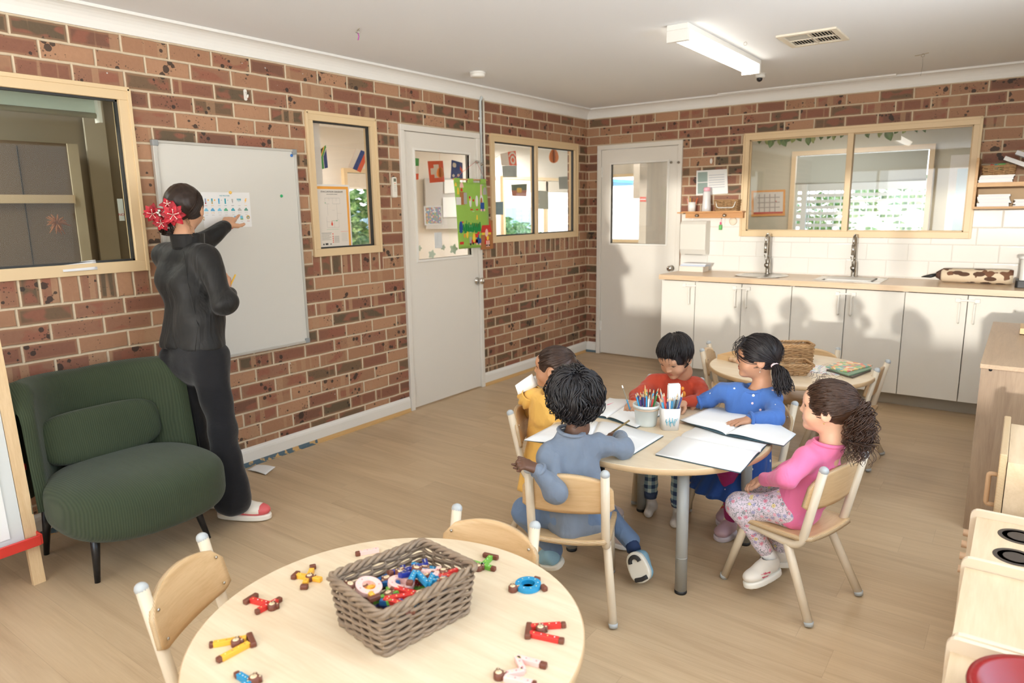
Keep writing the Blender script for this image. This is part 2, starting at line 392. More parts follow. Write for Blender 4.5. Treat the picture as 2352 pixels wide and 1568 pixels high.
M_cornice = plain((232, 230, 224), .7); M_wallw = plain((224, 216, 202), .85, name='cream_wall_paint')
M_alu = plain((222, 196, 154), .42, name='cream_aluminium'); M_alu2 = plain((206, 180, 138), .45)
M_gasket = plain((40, 42, 42), .5); M_black = plain((22, 22, 23), .45); M_steel = plain((190, 186, 178), .22, 1); M_chrome = plain((215, 212, 206), .12, 1)
M_paper = plain((238, 238, 236), .75); M_paper2 = plain((228, 230, 234), .8)
def glass(name='window_glass', tint=(1, 1, 1), refl=1.0):
    n = N(name); t = n.new('ShaderNodeBsdfTransparent'); t.inputs[0].default_value = (*tint, 1)
    g = n.new('ShaderNodeBsdfGlossy'); g.inputs['Roughness'].default_value = .01
    f = n.new('ShaderNodeLayerWeight'); f.inputs[0].default_value = .5; m = n.new('ShaderNodeMixShader')
    fr = n.m_('ADD', .035, n.m_('MULTIPLY', n.m_('POWER', f.outputs['Facing'], 5), .9))
    n.link(n.m_('MULTIPLY', fr, refl), m.inputs[0]); n.link(t.outputs[0], m.inputs[1]); n.link(g.outputs[0], m.inputs[2]); n.link(m.outputs[0], n.out.inputs[0]); return n.m
M_glass = glass(); M_glass_dark = glass('tinted_glass', (.86, .88, .85), .25)

# ================================================================== ROOM
XR, YR, HC = 4.62, -9.15, 2.49       # right wall, rear wall, ceiling
struct(MB().box(-5.6, XR, YR, 5.2, -.12, 0).build('floor', M_floor))
struct(MB().box(-5.6, XR, YR, 5.2, HC, HC+.12).build('ceiling', M_ceil))
def wall(name, axis, pos, th, u0, u1, holes, mat, z1=HC):
    """axis 'x': plane x=pos spanning y; axis 'y': plane y=pos spanning x; holes (u0,u1,z0,z1)"""
    us = sorted({u0, u1, *[h[0] for h in holes], *[h[1] for h in holes]}); zs = sorted({0, z1, *[h[2] for h in holes], *[h[3] for h in holes]})
    b = MB()
    for i in range(len(us)-1):
        j = 0
        while j < len(zs)-1:
            solid = lambda jj: not any(h[0] <= us[i] and us[i+1] <= h[1] and h[2] <= zs[jj] and zs[jj+1] <= h[3] for h in holes)
            if not solid(j): j += 1; continue
            k = j
            while k+1 < len(zs)-1 and solid(k+1): k += 1
            if axis == 'x': b.box(min(pos, pos+th), max(pos, pos+th), us[i], us[i+1], zs[j], zs[k+1])
            else: b.box(us[i], us[i+1], min(pos, pos+th), max(pos, pos+th), zs[j], zs[k+1])
            j = k+1
    return struct(b.build(name, mat))
WT, WB = 2.137, 1.232        # window heads and sills
WL = (-5.95, -4.572); WM = (-3.497, -2.915); D1 = (-2.69, -1.775); W3 = (-1.622, -.20)
wall('wall_left', 'x', 0, -.11, YR, 0, [(*WL, WB, WT), (*WM, WB, WT), (*D1, 0, 2.13), (*W3, WB, WT)], M_brick_l)
D2 = (.13, 1.035); W4 = (1.61, 3.368)
wall('wall_back', 'y', 0, .11, -.11, XR, [(*D2, 0, 2.13), (*W4, 1.245, 2.135)], M_brick_b)
wall('wall_rear', 'y', YR, -.12, 0, XR, [(.6, 4.3, .86, 2.2)], M_wallw)
wall('wall_right', 'x', XR, .12, YR, 0, [(-6.4, -2.9, .95, 2.3)], M_wallw)
for k, (a, b_) in enumerate(((.1, 4.3),)):
    f = MB()
    for x in (.6, 1.22, 2.2, 3.28, 4.26): f.box(x, x+.045, YR-.09, YR-.03, .86, 2.2)
    f.box(.6, 4.3, YR-.1, YR-.02, .86, .91); f.box(.6, 4.3, YR-.1, YR-.02, 2.15, 2.2)
    struct(f.build('window_5', M_alu))
f = MB()
for y in (-6.4, -5.25, -4.1, -2.95): f.box(XR+.03, XR+.09, y, y+.05, .95, 2.3)
f.box(XR+.02, XR+.1, -6.4, -2.9, .95, 1.0); f.box(XR+.02, XR+.1, -6.4, -2.9, 2.25, 2.3); struct(f.build('window_6', M_alu))
# tiles behind the counter
t = MB(); t.box(1.045, W4[0], -.009, -.0005, .9, 1.445); t.box(W4[0], W4[1], -.009, -.0005, .9, 1.243); t.box(W4[1], XR-.001, -.009, -.0005, .9, 1.47)
struct(t.build('trim_1', M_tile))
# cornice: a coved moulding along both walls
def cove(fn, n=7):
    pr = [(0, -.092), (.012, -.092)]+[(.09-.078*math.cos(a), -.092+.078*math.sin(a)) for a in [PI/2*i/n for i in range(n+1)]][1:]+[(.09, 0), (0, 0)]
    return pr
pr = cove(0)
def extr(name, prof, a, b, side):
    m = MB(); k = len(prof); vs = []
    for e, (x, y) in enumerate((a, b)):
        for p, q in prof:
            mit = p*(1 if e else 0) if side == 'L' else p*(0 if e else 1)
            vs.append((x+p, y-mit, HC+q) if side == 'L' else (x+mit, y-p, HC+q))
    fs = [(i, (i+1) % k, k+(i+1) % k, k+i) for i in range(k)]+[tuple(range(k-1, -1, -1)), tuple(range(k, 2*k))]
    m.add(vs, fs); return struct(m.build(name, M_cornice))
extr('trim_2', pr, (0, YR), (0, 0), 'L'); extr('trim_3', pr, (0, 0), (XR, 0), 'B')
# skirting boards, and the old glue line showing between board and vinyl
M_glue = None
def glue_material():
    n = N('skirting_gap'); co = n.co(); s = n.new('ShaderNodeSeparateXYZ'); n.link(co, s.inputs[0])
    f = n.noise(co, 30, 3); y = n.m_('ADD', s.outputs['Y'], n.m_('MULTIPLY', f, .15))
    blue = n.m_('MAXIMUM', n.m_('LESS_THAN', y, -3.52), n.m_('GREATER_THAN', s.outputs['Y'], -.03))
    blue = n.m_('MULTIPLY', blue, n.step(n.noise(co, 22, 3), .40, .46))
    return n.done(n.mix(blue, s2l((214, 176, 120)), s2l((92, 114, 126))), .7)
M_glue = glue_material()
def skirt(name, segs, axis):
    m = MB(); g = MB()
    prof = [(0, .027), (.016, .027), (.016, .085), (.013, .098), (.006, .106), (.004, .114), (0, .114)]
    for a, b in segs:
        k = len(prof); vs = []
        for t in (a, b):
            for p, z in prof: vs.append((p, t, z) if axis == 'x' else (t, -p, z))
        m.add(vs, [(i, (i+1) % k, k+(i+1) % k, k+i) for i in range(k)]+[tuple(range(k)), tuple(range(k, 2*k))])
        if axis == 'x': g.box(0, .014, a, b, 0, .0275); g.box(.014, .03, a, b, 0, .003)
        else: g.box(a, b, -.014, 0, 0, .0275); g.box(a, b, -.03, -.014, 0, .003)
    o = struct(m.build(name, M_white)); struct(g.build('glue_line', M_glue, o)); return o
skirt('baseboard_left', [(YR, D1[0]-.005), (D1[1]+.005, 0)], 'x'); skirt('baseboard_back', [(.016, D2[0]-.005)], 'y')

# ------------------------------------------------------------------ windows (aluminium, with panes)
def window(name, axis, pos, u0, u1, z0, z1, mull=(), gl=M_glass, fw=.045, proud=.012, gk=None):
    root = struct(bpy.data.objects.new(name, None)); C.objects.link(root)
    def B(m, ua, ub, za, zb, p0, p1):
        if axis == 'x': m.box(pos+p0, pos+p1, ua, ub, za, zb)
        else: m.box(ua, ub, pos-p1, pos-p0, za, zb)
    f = MB()
    for ua, ub, za, zb in ((u0, u1, z1-fw, z1), (u0, u1, z0, z0+fw), (u0, u0+fw, z0+fw, z1-fw), (u1-fw, u1, z0+fw, z1-fw)): B(f, ua, ub, za, zb, -.06, proud)
    for ua, ub, za, zb in ((u0, u1, z1-.012, z1+.008), (u0-.006, u0+.012, z0, z1), (u1-.012, u1+.006, z0, z1)): B(f, ua, ub, za, zb, -.05, proud+.006)
    struct(f.build('window_frame', M_alu, root, bevel=.002))
    g = MB(); e = fw+.010
    for ua, ub, za, zb in ((u0+fw, u1-fw, z1-e, z1-fw), (u0+fw, u1-fw, z0+fw, z0+e), (u0+fw, u0+e, z0+fw, z1-fw), (u1-e, u1-fw, z0+fw, z1-fw)): B(g, ua, ub, za, zb, -.03, -.008)
    for mu in mull:
        q = MB(); B(q, mu-.022, mu+.022, z0+fw, z1-fw, -.05, proud-.004); struct(q.build('mullion', M_alu, root, bevel=.002))
        B(g, mu-.028, mu-.022, z0+fw, z1-fw, -.03, -.008)
    struct(g.build('gasket', gk or M_gasket, root))
    es = [u0+fw]+list(mull)+[u1-fw]
    for a, b in zip(es, es[1:]):
        p = MB(); B(p, a, b, z0+fw, z1-fw, -.024, -.019); struct(p.build('pane', gl, root))
    return root
window('window_1', 'x', 0, *WL, WB, WT, gl=M_glass_dark, fw=.055)
window('window_2', 'x', 0, *WM, WB, WT, fw=.05)
window('window_3', 'x', 0, *W3, WB, WT, mull=(-.93,), fw=.055)
window('window_4', 'y', 0, *W4, 1.245, 2.135, mull=(2.478,), gl=M_glass, fw=.05, proud=.02, gk=M_alu2)

# ------------------------------------------------------------------ doors
def door(name, axis, u0, u1, g0, g1, gz0, gz1, knob_u, parent_extra=None):
    """frame, leaf with a glazed opening, knob on a backplate"""
    root = struct(bpy.data.objects.new(name, None)); C.objects.link(root)
    def B(m, ua, ub, za, zb, p0, p1):
        if axis == 'x': m.box(p0, p1, ua, ub, za, zb)
        else: m.box(ua, ub, -p1, -p0, za, zb)
    H = 2.13; fw = .042; f = MB()
    B(f, u0, u1, H-fw, H, -.10, .022); B(f, u0, u0+fw, 0, H-fw, -.10, .022); B(f, u1-fw, u1, 0, H-fw, -.10, .022)
    struct(f.build('door_frame', M_door, root, bevel=.003))
    a, b = u0+fw+.003, u1-fw-.003; l = MB()
    for ua, ub, za, zb in ((a, g0, .012, H-fw-.004), (g1, b, .012, H-fw-.004), (g0, g1, .012, gz0), (g0, g1, gz1, H-fw-.004)): B(l, ua, ub, za, zb, -.036, .004)
    struct(l.build('door_leaf', M_door, root))
    k = MB(); w = .018
    for ua, ub, za, zb in ((g0-w, g1+w, gz1, gz1+w), (g0-w, g1+w, gz0-w, gz0), (g0-w, g0, gz0, gz1), (g1, g1+w, gz0, gz1)): B(k, ua, ub, za, zb, -.03, .012)
    struct(k.build('glazing_bead', M_white, root, bevel=.002))
    p = MB(); B(p, g0, g1, gz0, gz1, -.018, -.013); struct(p.build('pane', M_glass, root))
    q = MB(); T = Matrix.Rotation(PI/2, 4, 'Y') if axis == 'x' else Matrix.Rotation(PI/2, 4, 'X')
    q.lathe([(0, 0), (.03, 0), (.03, .006), (.012, .008), (.012, .03), (.025, .04), (.029, .052), (.025, .064), (.012, .068), (0, .069)], seg=20, T=T)
    o = struct(q.build('door_knob', M_chrome, root)); o.location = (.004, knob_u, .93) if axis == 'x' else (knob_u, -.004, .93)
    hu = u0+fw+.0 if axis == 'x' else u0+fw
    for hz in (.25, 1.82):
        h = MB(); B(h, hu-.012, hu+.014, hz, hz+.1, .0, .012); struct(h.build('hinge', M_white, root, bevel=.002))
    return root
door('door_1', 'x', *D1, -2.535, -1.905, 1.15, 1.955, -1.84)
door('door_2', 'y', *D2, .285, .885, 1.16, 1.94, .955)
# small catches high on the doors
for loc in ((.025, -1.83, 1.90), (.03, -1.78, 1.885), (.93, -.02, 1.93), (1.01, -.035, 1.925)):
    m = MB().lathe([(0, 0), (.012, 0), (.012, .006), (.005, .008), (.005, .016), (.009, .02), (0, .024)], seg=12, T=Matrix.Rotation(PI/2, 4, 'Y' if loc[0] < .2 else 'X'))
    o = m.build('door_catch', M_steel); o.location = loc
    left = loc[0] < .2
    tag(o, ('small metal catch high on the %s, beside the felt board hook' if left else 'small metal catch high on the %s by the kitchen')
        % ({-1.83: 'white door leaf', -1.78: 'white door frame'}.get(loc[1]) if left else ('white door leaf' if loc[0] < 1 else 'white door frame')), 'catch')
# ================================================================== ROOMS SEEN THROUGH THE GLASS
def quad(name, plane, px, cols, fn=None, nu=1, nv=1, th=.0012, parent=None, bend=0):
    """sheet whose four corners (tl, tr, br, bl) lie in a plane; fn(s,t)->material index"""
    k, val = plane; P = [Vector(at(u, v, **{k: val})) if len((u, v)) == 2 else None for u, v in px]
    m = MB(); off = Vector((bend, 0, 0)) if k == 'x' else Vector((0, -bend, 0))
    f = lambda s, t: (P[0]*(1-s)+P[1]*s)*(1-t)+(P[3]*(1-s)+P[2]*s)*t+off*math.sin(s*PI)
    m.sheet(lambda a, b: f(a, b), nu, nv, th, smooth=False)
    if fn:
        for j in range(nu*nv):
            i, q = divmod(j, nv); mi = fn((i+.5)/nu, (q+.5)/nv); m.m[j] = mi; m.m[nu*nv+j] = mi
    return m.build(name, cols, parent)
RED, GRN, BLU, YEL, WHT = (plain(c, .8) for c in ((232, 104, 74), (80, 170, 96), (58, 84, 150), (240, 196, 90), (240, 236, 228)))
BLKP = plain((52, 50, 48), .8); GREYP = plain((176, 182, 174), .8); GREY2 = plain((196, 192, 186), .85); ORG = plain((246, 176, 112), .8)
M_room = plain((226, 218, 206), .85, name='playroom_wall_paint'); M_dark = plain((168, 156, 136), .85); M_green_grey = plain((196, 190, 168), .85)
# playroom behind the left wall: far wall with two windows
wall('wall_playroom_far', 'x', -3.0, -.1, -3.3, 5.1, [(-.62, .45, .95, 1.98), (2.55, 4.95, .95, 1.98)], M_room)
wall('wall_playroom_end', 'y', 5.1, .1, -3.1, -.9, [(-2.75, -1.45, .95, 2.05)], M_room)
wall('wall_playroom_side', 'y', -3.3, -.1, -3.1, -.11, [], M_room)
def plainframe(name, axis, pos, u0, u1, z0, z1, mull=(), blind=None, mat=None):
    f = MB()
    def B(ua, ub, za, zb):
        if axis == 'x': f.box(pos-.01, pos+.05, ua, ub, za, zb)
        else: f.box(ua, ub, pos-.05, pos+.01, za, zb)
    B(u0-.05, u1+.05, z1, z1+.05); B(u0-.05, u1+.05, z0-.05, z0); B(u0-.05, u0, z0, z1); B(u1, u1+.05, z0, z1)
    for q in mull: B(q-.03, q+.03, z0, z1)
    o = struct(f.build(name, mat or M_alu))
    return o
plainframe('window_7', 'x', -3.0, -.62, .45, .95, 1.98, (.42,)); plainframe('window_8', 'x', -3.0, 2.55, 4.95, .95, 1.98, (3.75,)); plainframe('window_9', 'y', 5.1, -2.75, -1.45, .95, 2.05)
M_blind = plain((222, 212, 196), .9)
for a, b, w in ((-.62, .45, 'behind the evacuation poster'), (2.55, 4.95, 'behind the felt board')):
    m = MB().box(-2.955, -2.95, a, b, 1.80, 1.97); m.tube([(-2.95, a, 1.795), (-2.95, b, 1.795)], .012)
    tag(m.build('roller_blind', M_blind), 'cream roller blind in the playroom window '+w, 'blind')
# outside greenery
M_leaf = N('hedge_leaves'); _c = M_leaf.co(); M_leaf = M_leaf.done(M_leaf.ramp(M_leaf.noise(_c, 14, 3), [(.35, s2l((70, 112, 66))), (.5, s2l((140, 176, 96))), (.65, s2l((214, 224, 160)))]), .8)
def bush(name, label, c, r, n, seed, mat=M_leaf, cat='shrub', group=None, sub=.13):
    rnd = random.Random(seed); m = MB()
    for i in range(n):
        d = Vector((rnd.gauss(0, 1), rnd.gauss(0, 1), rnd.gauss(0, 1))).normalized(); k = rnd.uniform(.55, 1)
        p = (c[0]+d.x*r[0]*k, c[1]+d.y*r[1]*k, max(.03, c[2]+d.z*r[2]*k)); s = rnd.uniform(.6, 1.3)*sub
        x, y, z = basis((rnd.gauss(0, 1), rnd.gauss(0, 1), rnd.gauss(0, .6))); v = [Vector(p)+x*s*a+y*s*b for a, b in ((-1, 0), (0, -.45), (1, 0), (0, .45))]
        m.add(v, [(0, 1, 2, 3)])
    return tag(m.build(name, mat), label, cat, group)
bush('shrub', 'leafy green shrub outside, right of the evacuation poster', (-5.2, 1.3, 1.0), (.7, 1.3, .95), 900, 3)
bush('shrub', 'pale leafy hedge outside the playroom, behind the felt board', (-5.6, 5.2, .7), (.7, 2.6, .66), 1100, 4)
struct(MB().box(-14, 8, 5.3, 16, -.15, -.05).build('ground', plain((196, 190, 172), .9)))
struct(MB().box(-14, -5.65, -6, 5.3, -.15, -.05).build('ground', plain((196, 190, 172), .9)))
m = MB()
for i in range(34): m.box(-6.9, -6.87, -3+i*.36, -3+i*.36+.33, -.05, 1.55)
m.box(-6.94, -6.9, -3, 9.2, .3, .38); m.box(-6.94, -6.9, -3, 9.2, 1.2, 1.28)
tag(m.build('paling_fence', plain((208, 214, 214), .8)), 'pale boundary fence outside beyond the playroom', 'fence')
m = MB().box(-4.7, -3.12, -1.2, 9, 2.02, 2.08); m.box(-4.75, -4.70, -1.2, 9, 1.86, 2.08)
tag(m.build('awning', plain((120, 190, 226), .6)), 'light blue awning outside the playroom windows', 'awning')
# playroom ceiling lamps
M_tube = emis((255, 250, 240), 3.2, 'lamp_tube'); M_tube2 = emis((255, 248, 236), 7.0, 'lamp_tube_main'); M_tubewarm = emis((255, 246, 232), 1.6, 'diffuser_glow')
def ceiling_tube(loc, L, axis, label, w=.10, h=.085, group=None, glow=None, parts=True):
    root = thing('ceiling_light', label, 'light', (loc[0], loc[1], HC), 0 if axis == 'y' else PI/2, group)
    g = MB(); n = 8
    prof = [(-w/2, -.018)]+[(w/2*math.cos(PI+PI*i/n), -.03-(h-.03)*math.sin(PI*i/n)) for i in range(n+1)]+[(w/2, -.018)]
    k = len(prof); vs = [(x, s*(L/2-.03), z) for s in (-1, 1) for x, z in prof]
    g.add(vs, [(i, (i+1) % k, k+(i+1) % k, k+i) for i in range(k)]+[tuple(range(k-1, -1, -1)), tuple(range(k, 2*k))]); g.build('diffuser', glow or M_tube, root)
    MB().box(-w/2-.004, w/2+.004, -L/2, L/2, -.03, -.0005).build('housing', M_white, root, bevel=.002)
    for s in (-1, 1): MB().box(-w/2-.004, w/2+.004, min(s*L/2, s*(L/2-.03)), max(s*L/2, s*(L/2-.03)), -h, -.03).build('end_cap', M_white, root, bevel=.002)
    return root
ceiling_tube((-.75, -2.25), 1.25, 'y', 'tube light nearest the glass, above the flags in the playroom')
ceiling_tube((-1.75, -.65), 1.25, 'y', 'tube light farther back on the playroom ceiling, past the flags')
# bunting of paper flags
def za(s, t):   # green Y, black triangle, red / blue fields (hangs rotated)
    x, y = t, s
    if x < .42 and abs(y-.5) < .36*(1-x/.36) - .10: return 4
    if x < .42 and abs(y-.5) < .40*(1-x/.40)-.03: return 3
    arm = abs(abs(y-.5)-.5*(1-x/.42)*1.0) if x < .42 else abs(y-.5)
    if arm < .12: return 1
    if arm < .19: return 2
    return 0 if y < .5 else 5
FL = [RED, GRN, WHT, YEL, BLKP, BLU]
FT = [(560, 290), (690, 350)]
def flag(label, px, fn, x=-.9, nu=12, nv=14, bend=.004):
    FT.extend([px[0], px[1]]); x = -.9
    o = quad('paper_flag', ('x', x), px, FL, fn, nu, nv, bend=bend); return tag(o, label, 'flag', 'paper flags strung across the playroom')
flag('paper flag with green Y shape, black, red and blue', [(723, 352), (748, 333), (753, 385), (727, 391)], za, nu=22, nv=22)
flag('white, blue and red striped paper flag behind the middle window', [(818, 341), (848, 352), (828, 396), (800, 383)], lambda s, t: 2 if s < .36 else 5 if s < .66 else 0, x=-.88)
flag('sliver of red paper flag at the left edge of the middle window', [(706, 352), (712, 352), (712, 402), (707, 404)], lambda s, t: 0, x=-.92)
flag('red paper flag with a white cross, behind the door glass', [(982, 370), (1017, 369), (1021, 417), (987, 420)], lambda s, t: 2 if (abs(s-.5) < .36 and abs(t-.48) < .13) or (abs(s-.5) < .15 and abs(t-.48) < .3) else 0, nu=24, nv=24)
flag('dark blue paper flag with white stars', [(1037, 367), (1062, 374), (1063, 411), (1035, 410)], lambda s, t: 2 if min(math.hypot(s-.25, t-.25)*1.2, math.hypot(s-.6, t-.8)*2, math.hypot(s-.2, t-.85)*2) < .17 else (0 if s > .75 and t < .6 and abs(s-t*1.1-.4) < .12 else 5), nu=20, nv=24)
flag('narrow green, white and red paper flag at the left of the door glass', [(953, 363), (962, 364), (961, 412), (954, 413)], lambda s, t: 1 if t < .33 else 2 if t < .7 else 0)
flag('blue, white and red striped paper flag at the left of the far window', [(1121, 367), (1132, 366), (1139, 414), (1123, 417)], lambda s, t: 5 if t < .32 else 2 if t < .66 else 0)
flag('red paper flag with white crescent and stars', [(1166, 349), (1184, 346), (1187, 380), (1170, 380)], lambda s, t: 2 if (abs(math.hypot(s-.5, t-.62)-.24) < .07 or abs(math.hypot(s-.5, t-.55)-.45) < .06 and t < .35) else 0, nu=22, nv=22)
flag('plain white paper flag beside the red one with a crescent', [(1149, 354), (1166, 350), (1170, 381), (1152, 380)], lambda s, t: 2, x=-.91)
FT = sorted(FT)
st = MB().tube([tuple(at(u, v, x=-.9)) for u, v in FT]+[tuple(at(1240, 330, x=-.9)), (-.9, 2.0, 2.3), (-.9, 5.1, 2.42)], .0016, 5)
tag(st.build('bunting_string', plain((230, 228, 220), .7)), 'thin white string holding the paper flags in the playroom', 'string')
o = quad('striped_picture', ('x', -.0265), [(1174, 424), (1210, 422), (1209, 451), (1176, 450)], [plain((112, 122, 100), .8), plain((196, 128, 104), .8), YEL], lambda s, t: 2 if math.hypot(s-.5, (t-.5)*.8) < .18 else (0 if t < .5 else 1), 24, 20)
tag(o, 'dark green and red picture with a yellow disc on the far window', 'picture')
for lab, px, mt in (('grey card hung high behind the left far pane', [(1153, 381), (1187, 380), (1187, 407), (1155, 407)], GREYP),
                    ('small grey card high behind the right far pane', [(1283, 406), (1303, 405), (1305, 434), (1284, 434)], GREYP),
                    ('faded nature photo on the far window, right of the mullion', [(1229, 437), (1259, 439), (1260, 480), (1229, 480)], plain((190, 196, 180), .8)),
                    ('blue grey picture low at the left of the far window', [(1130, 464), (1156, 463), (1156, 493), (1132, 493)], plain((132, 162, 168), .8))):
    tag(quad('card', ('x', -.0265), px, [mt]), lab, 'card')
def egg(u, v, x, w, h, label):
    c = at(u, v, x=x); m = MB()
    n = 14
    for k in range(10):
        a = PI*k/10; vs = []
        for i in range(n):
            t = 2*PI*i/n; r = w*math.cos(t); z = h*math.sin(t)*(1 if math.sin(t) < 0 else 1.15); r *= (1-.18*math.sin(t)); vs.append((c[0]+r*math.cos(a), c[1]+r*math.sin(a), c[2]+z))
        m.add(vs, [tuple(range(n))])
    m.tube([(c[0], c[1], c[2]+h), (c[0], c[1], HC)], .0008, 4)
    return tag(m.build('paper_egg', ORG), label, 'decoration')
egg(1011, 397, -.7, .034, .045, 'orange honeycomb paper egg in front of the white-cross flag')
egg(1272, 359, -.7, .055, .075, 'orange honeycomb paper egg behind the right far pane')
# pin board and pictures on the playroom wall
b = quad('pin_board', ('x', -2.96), [(974, 409), (1062, 408), (1062, 525), (978, 526)], [GREY2], th=.02); tag(b, 'grey pin board on the playroom wall behind the door glass', 'board')
rn = random.Random(5); pc = [plain(c, .8) for c in ((214, 150, 140), (232, 200, 150), (150, 180, 200), (190, 160, 190), (170, 196, 160), (240, 236, 230))]
pat = {}
o = quad('patchwork_picture', ('x', -.0265), [(973, 473), (1015, 472), (1017, 516), (975, 517)], pc, lambda s, t: 5 if min(s, t, 1-s, 1-t) < .07 else pat.setdefault((int(s*15), int(t*15)), rn.randrange(6)), 26, 26)
tag(o, 'small patchwork coloured picture stuck inside the door glass', 'picture')
for lab, px in (('upper white notice on the grey pin board', [(1020, 413), (1062, 412), (1062, 442), (1021, 444)]), ('large white notice lower on the grey pin board', [(1017, 453), (1062, 452), (1063, 498), (1018, 499)])):
    tag(quad('notice', ('x', -2.93), px, [M_paper]), lab, 'paper')
tag(quad('notice', ('x', -.0265), [(997, 534), (1014, 533), (1016, 569), (999, 570)], [plain((226, 230, 232), .8)]), 'small printed notice low on the door glass', 'paper')
M_sage = plain((186, 200, 178), .85)
for i, (u, v, r, lab) in enumerate(((963, 570, .02, 'pale green leaf cutout low at the left of the door glass'), (992, 584, .03, 'pale green leaf cutout in the middle of the door glass foot'), (1018, 568, .02, 'pale green leaf cutout right of the small notice'), (1042, 572, .035, 'pale green bush cutout beneath the felt board'))):
    c = at(u, v, x=-.0268); m = MB(); n = 18
    m.prism([(r*(1+.3*math.sin(5*t))*math.cos(t), r*1.2*(1+.3*math.sin(5*t))*math.sin(t)) for t in [2*PI*k/n for k in range(n)]], 0, .001, T=Matrix.Translation(c) @ Matrix.Rotation(PI/2, 4, 'Y'))
    tag(m.build('leaf_cutout', M_sage), lab, 'decoration')
# shelf under the far window with tubs and a chair back
top = MB().box(-.62, -.16, -1.62, 1.55, 1.0, 1.03); top.box(-.6, -.18, -1.6, 1.5, 0, 1.0); tag(top.build('low_cupboard', plain((214, 198, 172), .6)), 'long low cupboard standing under the playroom side of the far window', 'cupboard')
def jar(u, x, z0, r, h, mt, lab, lid=None, flare=1.):
    c = at(u, 520, x=x); rt = thing('storage_tub', lab, 'tub', (x, c[1], z0)); m = MB().lathe([(0, 0), (r*.85, 0), (r*flare, h), (r*flare-.004, h), (r*.8, .01), (0, .01)], seg=20); m.build('tub', mt, rt)
    if lid: MB().lathe([(0, h), (r*1.05, h), (r*1.05, h+.018), (0, h+.02)], seg=20).build('lid', lid, rt)
    return rt
M_pale = plain((226, 230, 224), .4); M_teal = plain((150, 196, 180), .4)
jar(1190, -.42, 1.03, .075, .22, M_teal, 'pale green storage tub on the playroom cupboard, left of the mullion', M_pale)
jar(1214, -.3, 1.03, .045, .17, M_pale, 'white bottle-shaped tub next to the mullion', M_pale)
jar(1236, -.3, 1.03, .035, .15, M_pale, 'short white tub right of the mullion', M_pale)
jar(1250, -.42, 1.03, .04, .2, M_pale, 'tall white tub right of the mullion', M_pale)
jar(1165, -.3, 1.03, .05, .15, plain((244, 222, 204), .5), 'peach tub at the left end of the far window', None)
jar(1292, -.3, 1.03, .085, .2, plain((84, 80, 60), .6), 'dark olive planter at the right end of the far window', None, 1.25)
# --- kitchen side room behind the back wall (window 4)
wall('wall_office_far', 'y', 2.4, .1, .62, 4.6, [(1.45, 2.80, .8, 2.08)], M_green_grey)
wall('wall_office_left', 'x', .62, -.08, .11, 2.4, [], plain((214, 204, 186), .85))
wall('wall_office_right', 'x', 4.5, .1, .11, 2.4, [], M_green_grey)
plainframe('window_10', 'y', 2.4, 1.45, 2.80, .8, 2.08)
m = MB().box(1.46, 2.79, 2.36, 2.365, 1.77, 2.07); m.tube([(1.46, 2.36, 1.765), (2.79, 2.36, 1.765)], .013)
tag(m.build('roller_blind', plain((178, 182, 170), .9)), 'grey green roller blind half down behind the kitchen window', 'blind')
fr = thing('framed_plan', 'evacuation plan in an orange frame on the wall behind the kitchen window', 'picture')
quad('frame', ('y', 2.395), [(1726, 438), (1804, 435), (1803, 495), (1726, 497)], [plain((222, 160, 92), .6)], th=.006, parent=fr)
quad('sheet', ('y', 2.387), [(1731, 442), (1799, 440), (1798, 490), (1731, 492)], [plain((214, 208, 196), .8), plain((170, 160, 150), .8), plain((196, 96, 80), .8)],
     lambda s, t: 1 if (.1 < t < .9 and (int(s*28) % 5 == 0 or int(t*22) % 5 == 0) and .15 < s < .9) else 2 if (t > .9 or math.hypot(s-.75, t-.45) < .05) else 0, 28, 22, parent=fr)
d = MB().box(3.0, 3.75, 2.33, 2.40, 0, 2.0); struct(d.build('door_3', M_door))
d = MB().box(3.07, 3.3, 2.322, 2.33, 1.1, 1.42); d.box(3.07, 3.3, 2.322, 2.33, 1.46, 1.86); struct(d.build('window_11', plain((170, 196, 200), .15)))
# lattice fence outside
m = MB()
for i in range(60):
    m.bar((-.6+i*.085, 4.55, .2), (-.6+i*.085, 4.55, 1.75), .045, .01)
for i in range(20): m.bar((-.6, 4.535, .2+i*.085), (4.5, 4.535, .2+i*.085), .01, .045)
m.box(-.65, 4.55, 4.52, 4.57, 1.75, 1.8); m.box(-.65, 4.55, 4.52, 4.57, 0, .2)
for x in (-.65, 1.0, 2.65, 4.5): m.box(x, x+.07, 4.5, 4.57, 0, 1.85)
tag(m.build('lattice_fence', plain((240, 240, 236), .6)), 'white lattice fence outside, seen through the kitchen window', 'fence')
bush('shrub', 'sunlit pale green bush behind the lattice fence', (2.2, 5.9, 1.0), (2.4, .5, 1.0), 900, 9)
# car bonnet curves outside are a white car behind the window
cr = MB()
def carprof(s):
    pr = [(-.0, .35), (-.02, .8), (.35, .92), (.9, 1.0), (1.3, 1.32), (2.2, 1.36), (2.8, 1.0), (3.2, .9), (3.25, .35)]
    return pr
poly = carprof(0); cr.prism([(x, z) for x, z in poly], 0, 1.0, T=Matrix.Translation((1.2, 4.35, 0)) @ Matrix.Rotation(PI/2, 4, 'X') @ Matrix.Scale(.82, 4))
car = thing('car', 'white car parked outside the kitchen window', 'car'); cr.build('bodywork', plain((240, 240, 240), .25), car, bevel=.05)
wd = MB(); wd.prism([(1.42, 1.02), (2.2, 1.06), (2.66, 1.0), (2.16, 1.3), (1.36, 1.27)], -.004, 1.004, T=Matrix.Translation((1.2, 4.35, 0)) @ Matrix.Rotation(PI/2, 4, 'X') @ Matrix.Scale(.82, 4)); wd.build('side_window', plain((120, 150, 150), .1), car)
